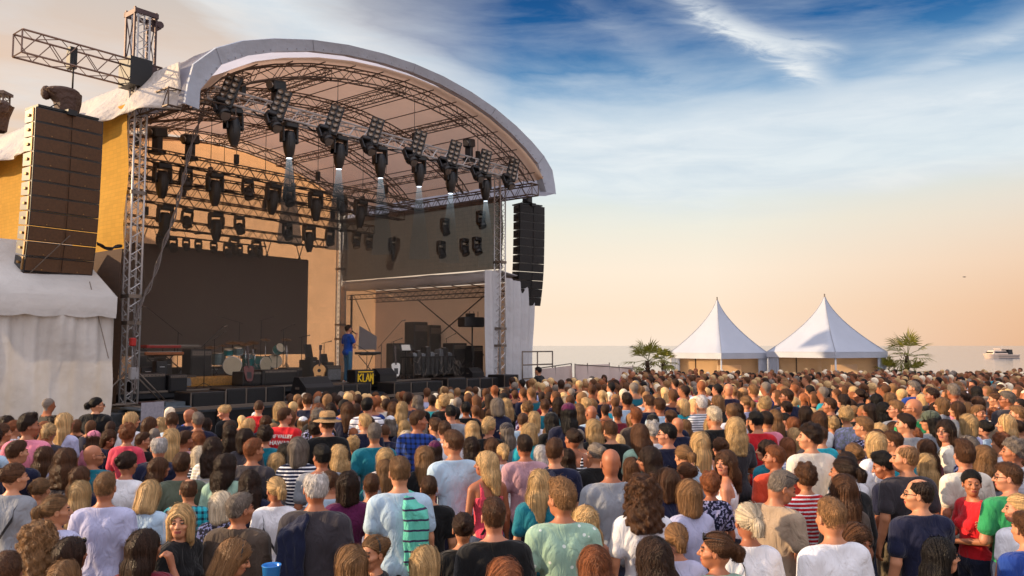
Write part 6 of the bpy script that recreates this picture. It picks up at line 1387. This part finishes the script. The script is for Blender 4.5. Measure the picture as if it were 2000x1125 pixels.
for _ in range(26000):
    y = 6.3+28.7*crs.rand()**.8; x = (-.70+1.42*crs.rand())*y
    if near(x, y, .335+.004*y): continue
    off = (Vector((x, y, 0))-O2).dot(-Vv); al = (Vector((x, y, 0))-O2).dot(U)
    if al < W+2.5 and off < (2.9 if al > 1 else 3.3): continue
    sexr = crs.rand() < .45; k_ = crs.uniform(.93, 1.04)*(1 if sexr else .945); hz = ground(y)+1.665*k_
    pxx = 1000+FPX*x/(y*CP+(hz-CAMZ)*SP); pyh = 675+FPX*(CAMZ-hz)/y; hs = .235*FPX*k_/y
    if pxx < -50 or pxx > 2060 or (y > 24.5 and pxx < 1215): continue
    if (pxx < 330 and pyh < 822) or (pxx < 560 and pyh < 803) or (pxx < 860 and pyh < 772) or (pxx < 1000 and pyh < 762) or (pxx < 1205 and pyh < 742): continue
    c_ = (np.abs(pxx-HA[:, 2]) < (hs+HA[:, 4])*.33) & (HA[:, 1] > y-.1) & (HA[:, 3]-pyh > -.55*(hs+HA[:, 4])) & (HA[:, 3]-pyh < .46*(hs+HA[:, 4]))
    if c_.any(): continue
    keep(x, y); fill.append(dict(x=x, Y=y, k=k_, px=pxx, py=pyh, s=hs/.88, sex='m' if sexr else 'f', hidden=bool(((np.abs(pxx-HA[:, 2]) < hs*.35) & (HA[:, 1] < y) & (np.abs(HA[:, 3]-pyh) < hs*.45)).any())))
fill.sort(key=lambda q: -q['s'])
NF = [q for q in fill if not q['hidden']][:46]
for q in NF:
    fill.remove(q); m_ = q['sex'] == 'm'
    q['i'] = 0; q['st'] = prs.choice('sssrxqs' if m_ else 'lllnnwwpug'); q['hc'] = prs.choice(['bk', 'db', 'br', 'br', 'lb', 'gy', 'bl', 'rd', 'db']); q['tc'] = prs.choice(['white', 'navy', 'black', 'charcoal', 'grey', 'lav', 'ltblue', 'teal', 'red', 'cream', 'olive', 'maroon', 'navy', 'black', 'mint']); q['fl'] = prs.choice([[], [], [], ['1'], ['4'], ['K'], ['G'], ['o'], ['x'], ['^']])
fill = [q for q in fill]
small = sorted((p for p in people if p['st'] not in 'ch'), key=lambda q: q['s'])[:max(0, len(people)+len(NF)-294)]
for q in small: people.remove(q); q['mass'] = 1; fill.append(q)
people += NF
def looks(p):
    fl = p['fl']; sx = 'man' if p['sex'] == 'm' else 'woman'
    if 'c' in fl: sx = 'girl'
    if p['st'] == 'c': h_ = TCN(p.get('cap', p['tc'])) + ' cap'
    elif p['st'] in 'bh': h_ = SN[p['st']]
    else: h_ = SN[p['st']].format(HN[p['hc']])
    kind = 'jacket' if 'j' in fl else ('tank top' if 't' in fl else ('shirt' if 'o' in fl or '3' in fl else 'top'))
    pt = {'1': 'striped ', '2': 'striped ', '3': 'checked ', '4': 'patterned ', '5': 'speckled '}; pp = ''.join(pt[c] for c in fl if c in pt)
    return sx, h_, pp + TCN(p['tc']) + ' ' + kind
CAPC = {184: 'pink', 500: 'white', 592: 'white', 762: 'white', 850: 'purple', 988: 'charcoal', 1076: 'black', 1110: 'purple', 1274: 'black', 1450: 'tan', 1816: 'olive'}
def TCN(c): return TN.get(c, c)
# labels that single each person out
for p in people:
    if p['st'] == 'c': p['cap'] = CAPC.get(int(p['px']), 'black')
    sx, h_, tp = looks(p); fl = p['fl']; ex = ''
    if 'G' in fl: ex = ' and glasses'
    elif 'E' in fl: ex = ' and sunglasses'
    p['base'] = f"{sx} with {h_}{ex} in {'an' if tp[0] in 'aeio' else 'a'} {tp}"
    if 'J' in fl: p['base'] += ', jacket over shoulder'
    elif 'T' in fl: p['base'] += ', teal shirt over shoulder'
    elif 'F' in fl: p['base'] += ', facing the viewer'
    elif 'L' in fl: p['base'] += ', turned left'
    elif 'R' in fl: p['base'] += ', turned right'
    elif '^' in fl: p['base'] += ', hand raised'
from collections import Counter
cn = Counter(p['base'] for p in people); srt = Counter(); taken = set()
shortd = lambda p: f"{TCN(p['cap'])} cap" if p['st'] == 'c' else f"{'bald' if p['st'] == 'b' else ('straw hatted' if p['st'] == 'h' else HN[p['hc']]+' haired')} {looks(p)[0]} in {TCN(p['tc'])}"
for p in people: srt[shortd(p)] += 1
def trim(b_, rel):
    w_ = (b_+', '+rel).replace(', turned left', '').replace(', turned right', '') if len((b_+' '+rel).split()) > 16 else b_+', '+rel
    if len(w_.split()) > 16: w_ = (b_.replace(' and glasses', '').replace(', turned left', '').replace(', turned right', '')+', '+rel).replace(' haired', '-haired')
    if len(w_.split()) > 16: w_ = w_.replace(' with a ', ' with ').replace(' in a ', ' in ')
    if len(w_.split()) > 16: w_ = w_.replace('shoulder length', 'mid-length').replace(' the ', ' ')
    return w_
for p in sorted(people, key=lambda q: -q['s']):
    if cn[p['base']] == 1: p['label'] = p['base']; taken.add(p['label']); continue
    nb2 = sorted((q for q in people if q is not p and srt[shortd(q)] == 1 and q['st'] != p['st']), key=lambda q: math.hypot(q['px']-p['px'], (q['py']-p['py'])*1.5))
    nb2 += sorted((q for q in people if q is not p and srt[shortd(q)] == 2), key=lambda q: math.hypot(q['px']-p['px'], (q['py']-p['py'])*1.5))[:10]
    for q in nb2:
        dx, dy = p['px']-q['px'], p['py']-q['py']; rel = ('left of' if dx < 0 else 'right of') if abs(dx) > abs(dy)*1.2 else ('in front of' if dy > 0 else 'behind')
        L_ = trim(p['base'], rel+' the '+shortd(q))
        if L_ not in taken and len(L_.split()) <= 16: p['label'] = L_; taken.add(L_); break
    else: p['label'] = p['base']
SPEC = {(557, 812): 'man in a red top with SURF VALLEY lettering on the back', (638, 826): 'man in a straw hat with dark band and black top', (94, 790): 'balding steward in black with a headset, before the white side tent', (190, 790): 'steward with black ponytail and sunglasses in black before the side tent',
        (184, 856): 'woman in a bright pink cap near the left edge', (352, 1016): 'frowning woman with short blonde hair and dark jacket, facing the viewer', (616, 950): 'big bald headed man in charcoal top with dark jacket over his shoulder'}
ACM = {'G': (acc_glasses, 'glasses', BLK), 'S': (lambda: acc_shades(True), 'sunglasses', BLK), 'E': (lambda: acc_shades(False), 'sunglasses', BLK), 'H': (acc_band, 'hair_band', BLK)}
def make_person(loc, rz, k_, sex, st, hc, tc, fl, label, hv='0', arms='down', skin=None, cap=None, leg=None, group='people in the crowd before the stage'):
    b_ = get_body(sex, arms, hv); o = bpy.data.objects.new('person', b_); COL.objects.link(o); o.location = loc; o.rotation_euler = (0, 0, rz); o.scale = (k_*.99, k_*.99, k_); o.color = lin(skin or prs.choice(SKN)); tag(o, label, 'person', group)
    HM = headM(hv)
    def tint(c, a=.10): c = lin(c); f = 1+prs.uniform(-a, a); return (c[0]*f, c[1]*f, c[2]*f, 1)
    if st not in 'bh': hr_ = add_child('hair', get_hair(st, prs.choice([1, 2]) if st in 'slnwp' else 1), o, HM, tint(HC[hc], .22)); hr_.scale = (prs.uniform(.97, 1.05), prs.uniform(.97, 1.04), prs.uniform(.94, 1.07) if st in 'lnwkp' else 1)
    elif st == 'h': add_child('hair', get_hair('s'), o, HM, tint(HC[hc], .2))
    kind = 'jacket' if 'j' in fl else ('tank' if 't' in fl else ('long' if 'o' in fl else 'tee'))
    pat = {'1': 'stripe', '2': 'wide', '3': 'plaid', '4': 'floral', '5': 'spots'}; mt = next((CL[pat[c]] for c in fl if c in pat), None)
    tp = add_child('jacket' if kind == 'jacket' else ('tank_top' if kind == 'tank' else 'shirt'), get_top(sex, arms, kind), o, None, tint(TC[tc]), mt)
    add_child('trousers', get_legs(sex), o, None, tint(leg or prs.choice([(34, 40, 62), (24, 24, 28), (60, 72, 100), (110, 100, 84), (44, 44, 50)])))
    for c in fl:
        if c in ACM: fn, nm, mt2 = ACM[c]; add_child(nm, accessory(nm + ('_up' if c == 'S' else ''), fn, mt2), o, HM)
    if 'K' in fl: s2 = prs.choice([-1, 1]); add_child('bag_strap', accessory('strap%d' % s2, lambda: acc_strap(s2), mat('strap_web', (22, 20, 24), .7)), o)
    if st == 'p': add_child('hair_tie', accessory('hair_tie', acc_tie, BLK), o, HM)
    if st == 'c': add_child('cap', accessory('cap', acc_cap, CL['plain']), o, HM, tint(TC[cap or 'black']))
    if st == 'h':
        h_ = add_child('straw_hat', accessory('straw_hat', acc_hat, mat('straw', (190, 150, 104), .8, 0, .5, 60, .15, 20)), o, HM)
        m = MB(); m.lathe([(.109, .046), (.106, .072)], 24, (0, -.012, .016), Matrix.Diagonal((.92, 1.1, 1, 1))); mb_ = m.build('hat_band', BLK, h_)
    if 'J' in fl: add_child('draped_jacket', accessory('draped_jacket', lambda: acc_drape(-1), CL['plain']), o, None, tint((22, 28, 54)))
    if 'T' in fl: add_child('draped_shirt', accessory('draped_shirt', lambda: acc_drape(1), CL['wide']), o, None, tint((96, 190, 170)))
    return o
for p in people:
    fl = p['fl']; th = face_yaw(p['x'], p['Y']) + R(prs.uniform(-12, 12)); hv = prs.choice(['0', '0', 'n', 'm', 'l', 'r'])
    tgt = None
    if 'L' in fl: tgt = R(84)
    elif 'R' in fl: tgt = R(-78)
    elif 'F' in fl: tgt = R(178)
    elif 'q' in fl: tgt = R(140)
    elif 'z' in fl: tgt = R(-140)
    if tgt is not None:
        az_ = math.atan2(p['x'], p['Y']); tgt -= az_*.6; dlt = (tgt-th+math.pi) % (2*math.pi)-math.pi; hv = 'L' if dlt > 0 else 'R'; th = tgt-(R(62) if hv == 'L' else -R(62))
        if 'D' in fl: hv = 'k' if hv == 'L' else 'j'; th = tgt-(R(35) if hv == 'k' else -R(35))
    elif 'D' in fl: hv = 'd'
    elif 'l' in fl: hv = 'l'
    elif 'r' in fl: hv = 'r'
    arms = 'raise' if '^' in fl else ('fold' if 'x' in fl or (p['i'] % 7 == 3 and 'J' not in fl and 'T' not in fl and 't' not in fl) else 'down')
    lb = SPEC.get((int(p['px']), int(p['py'])), p['label'])
    o = make_person((p['x'], p['Y'], ground(p['Y'])), th, p['k'], p['sex'], p['st'], p['hc'], p['tc'], fl, lb, hv, arms, cap=p.get('cap'))
    # the pinned point is the head centre; shift the body so that the turned head sits on it
    off = (headM(hv).translation - Vector((0, 0, HO[2]))); off = Matrix.Rotation(th, 3, 'Z') @ off*p['k']; o.location.x -= off.x; o.location.y -= off.y
    p['obj'] = o
# lettering on the red top
pr = next(p for p in people if int(p['px']) == 557)['obj']
def letter_text(txt, size, z, par, col, y=-.152):
    cu = bpy.data.curves.new('lettering', 'FONT'); cu.body = txt; cu.size = size; cu.align_x = 'CENTER'; cu.extrude = .003; cu.offset = .002; ob = bpy.data.objects.new('lettering', cu); COL.objects.link(ob); ob.parent = par; ob.location = (0, y, z); ob.rotation_euler = (R(84), 0, 0); cu.materials.append(mat(col, (226, 222, 216), .7)); bpy.context.view_layer.update(); me = bpy.data.meshes.new_from_object(ob.evaluated_get(bpy.context.evaluated_depsgraph_get())); o2 = bpy.data.objects.new('lettering', me); COL.objects.link(o2); o2.parent = par; o2.location = (0, y, z); o2.rotation_euler = (R(84), 0, 0); bpy.data.objects.remove(ob); return o2
letter_text('SURF VALLEY', .068, 1.36, pr, 'white_print', -.150); letter_text('HAWAII', .085, 1.26, pr, 'white_print', -.150)

# singer
SG = S(s_at(679, 1.0, 1.2), 1.0, 1.2)
sg = make_person(SG, AZ-math.pi/2-R(6)+0, 1.05, 'm', 's', 'db', 'blue', ['E', 'o'] and ['E'], 'singer in blue top and jeans holding a microphone on the stage', 'm', 'mic', leg=(58, 96, 120), group='')

if 'group' in sg: del sg['group']
sg['category'] = 'singer'
for ch in sg.children:
    if ch.name.startswith('shirt'): ch.color = lin((18, 66, 150))
m = MB(); wr = Vector(ARMS['mic'][0][1]); fw = Vector((-.25, -.1, .96)).normalized(); m.bar(wr+fw*.085+Vector((.03, -.02, -.03)), wr+fw*.085+Vector((-.10, -.055, .045)), .014, 8, 0, .02); m.ell(wr+fw*.085+Vector((-.115, -.06, .055)), (.028, .028, .028), 10); mc = tag(m.build('microphone', BLK), 'handheld microphone in the hand of the singer', 'microphone')
mc.matrix_world = Matrix.Translation(sg.location) @ Matrix.Rotation(sg.rotation_euler[2], 4, 'Z') @ Matrix.Diagonal((1.04, 1.04, 1.05, 1))
def shoes(par):
    for s2 in (-1, 1): m = MB(); m.ell((s2*.116, .035, .045), (.052, .15, .05), 14); m.box((s2*.116, .035, .012), (.095, .28, .024), bev=.01); m.build('shoe', mat('white_shoe', (190, 186, 180), .6), par)
shoes(sg)
# people standing apart
ex = [((1052, 724), 27.0, 'm', 's', 'bk', 'black', ['j', 'L'], 'dark haired man in black and white jacket beside the guard rail', R(60)), ((1180, 738), 27.5, 'f', 'l', 'br', 'navy', ['L'], 'woman with brown hair in navy before the pale fence, facing the crowd', R(170)), ((1156, 742), 25, 'f', 'n', 'gy', 'black', [], 'grey haired woman with bob just left of the woman facing the crowd', R(20)), ((1198, 745), 25, 'm', 'r', 'rd', 'maroon', [], 'man with reddish head just right of the woman facing the crowd', R(20)), ((1236, 731), 30, 'm', 'b', 'rd', 'orange', [], 'sunburnt bald man standing alone at the fence end', R(100))]
for (px, py), Y, sex, st, hc, tc, fl, lb, th in ex:
    w_ = at(px, py, Y); k_ = max(.8, min(1.1, (w_.z-ground(Y))/1.665)); make_person((w_.x, Y, w_.z-1.665*k_), th, k_, sex, st, hc, tc, fl, lb, '0')
# blue cup held low in the foreground
cp = at(530, 1118, 3.75); r = thing('drink_cup', 'blue plastic cup held low beside the man in the brown jacket', 'cup', (cp.x, cp.y, cp.z-.09), 0); m = MB(); m.lathe([(.001, 0), (.030, 0), (.042, .12), (.045, .122), (.043, .126), (.038, .12), (.028, .01)], 18); m.build('cup_wall', mat('blue_cup', (30, 120, 200), .3), r); m = MB(); m.lathe([(.001, .085), (.036, .085)], 16); m.build('drink', mat('dark_drink', (60, 30, 14), .2), r)

# ------------------------------------------------------------ the deep crowd beyond the counted people, as one mass
def mini(sex, st, seed):
    F = Field(); skeleton(F, sex, 'down', .012, 'tee'); F.cone((0, -.01, 1.44), (0, 0, 1.56), .05, .05, .03)
    for s_ in (-1, 1): F.cone((s_*.088, 0, .9), (s_*.1, 0, .08), .095, .055, .04); F.cone((s_*.20, 0, 1.38), (s_*.24, 0, .85), .055, .03, .03)
    F.ell(HO+np.array((0, -.012, .028)), (.082, .10, .094), .01); F.ell(HO+np.array((0, .036, -.045)), (.055, .055, .08), .02); F.cone(HO+np.array((0, .09, 0)), HO+np.array((0, .108, -.03)), .01, .014, .01)
    if st in 'lw': F.cone(HO+np.array((0, -.06, 0)), HO+np.array((0, -.09, -.27)), .085, .06, .03)
    if st == 'n': F.cone(HO+np.array((0, -.05, 0)), HO+np.array((0, -.05, -.1)), .088, .075, .03)
    if st == 'g': F.ell(HO+np.array((0, -.03, .03)), (.098, .11, .105), .02)
    if st == 'p': F.cone(HO+np.array((0, -.12, .03)), HO+np.array((0, -.14, -.14)), .03, .02, .02)
    xs = axis([-.31, .04, -.1, .026, .1, .04, .31]); ys = axis([-.24, .03, .2]); zs = axis([-.04, .12, .84, .05, 1.2, .03, 1.82])
    V, Q = surfnet(F.grid(xs, ys, zs), xs, ys, zs); L = V-HO; x, y, z = L.T; r2 = np.random.RandomState(seed)
    hair = ((z > np.interp(y, [-.10, -.045, .0, .05, .08, .11], [-.09, -.08, .0, .045, .062, .075])) if st in 'sr' else ((y < .03) | (z > .055)) & (z > (-.36 if st in 'lw' else -.13))) & (np.abs(x) < .125) & (z > -.40)
    if st in 'lw': hair &= (y < -.035) | (z > -.14)
    cls = np.where(V[:, 2] > 1.485, 1, 2); cls = np.where(hair & (V[:, 2] > 1.2), 0, cls); cls = np.where((cls == 2) & (V[:, 2] < .9), 3, cls); cls = np.where((np.abs(V[:, 0]) > .19) & (V[:, 2] < 1.18), 1, cls)
    return V, Q, cls
MINI = [mini('m', 's', 1), mini('m', 's', 2), mini('m', 'r', 3), mini('f', 'l', 4), mini('f', 'n', 5), mini('f', 'g', 6), mini('f', 'p', 7), mini('f', 'w', 8)]
VV, QQ, CC, base, cnt = [], [], [], 0, 0
placed = [(p['x'], p['Y'], p['px'], p['py'], p['s']) for p in people]
hcl = [lin(HC[k_]) for k_ in ('bk', 'db', 'db', 'br', 'br', 'lb', 'lb', 'bl', 'bl', 'gy', 'rd', 'pb')]; tcl = [lin(TC[k_]) for k_ in ('white', 'lav', 'navy', 'black', 'black', 'charcoal', 'grey', 'teal', 'blue', 'red', 'ltblue', 'navy', 'black', 'pink', 'cream', 'maroon', 'turquoise', 'navy', 'charcoal', 'olive')]
P_ = [(q['x'], q['Y'], q['k'], q) for q in fill]
for x, y, k_, qq in P_:
    V, Q, cls = MINI[crs.randint(3) if qq['sex'] == 'm' else 3+crs.randint(5)]; th = face_yaw(x, y)+R(crs.uniform(-30, 30)); c, s_ = math.cos(th), math.sin(th); k2 = k_
    W2 = V*k2; W2 = np.stack([W2[:, 0]*c-W2[:, 1]*s_+x, W2[:, 0]*s_+W2[:, 1]*c+y, W2[:, 2]+ground(y)], -1)
    pal = np.array([hcl[crs.randint(len(hcl))], lin(SKN[crs.randint(5)]), tcl[crs.randint(len(tcl))], lin((40, 42, 52))]); pal[0] = lin(HC[qq['hc']]) if qq.get('mass') else pal[0]; pal[2] = lin(TC[qq['tc']]) if qq.get('mass') else pal[2]; pal[:, :3] *= crs.uniform(.8, 1.15)
    col_ = pal[cls]; col_[:, :3] *= (1+crs.normal(0, .12, len(V))[:, None]*(cls == 0)[:, None]); VV.append(W2); QQ.append(Q+base); CC.append(np.clip(col_, 0, 1)); base += len(V); cnt += 1
cm = bpy.data.materials.new('crowd_cloth_and_hair'); cm.use_nodes = True; nb = cm.node_tree.nodes['Principled BSDF']; vc = cm.node_tree.nodes.new('ShaderNodeVertexColor'); vc.layer_name = 'tone'; cm.node_tree.links.new(vc.outputs[0], nb.inputs['Base Color']); nb.inputs['Roughness'].default_value = .75; nb.inputs['Specular IOR Level'].default_value = .25
me = npmesh('crowd', np.concatenate(VV), np.concatenate(QQ), [cm], None, np.concatenate(CC)); o = bpy.data.objects.new('crowd', me); COL.objects.link(o); tag(o, 'dense far crowd of concert goers filling the ground back to the tents', 'crowd', kind='stuff')
rt = [(.232*p['k']*FPX/p['Y'])/p['s'] for p in people]; print('RATIO', np.percentile(rt, [5, 25, 50, 75, 95])); print('K', np.percentile([p['k'] for p in people], [5, 25, 50, 75, 95])); open('/tmp/crowd.log', 'w').write('%s %s %s' % (cnt, len(people), NF[-1]['Y'])) if False else print('CROWD', cnt, 'PEOPLE', len(people))
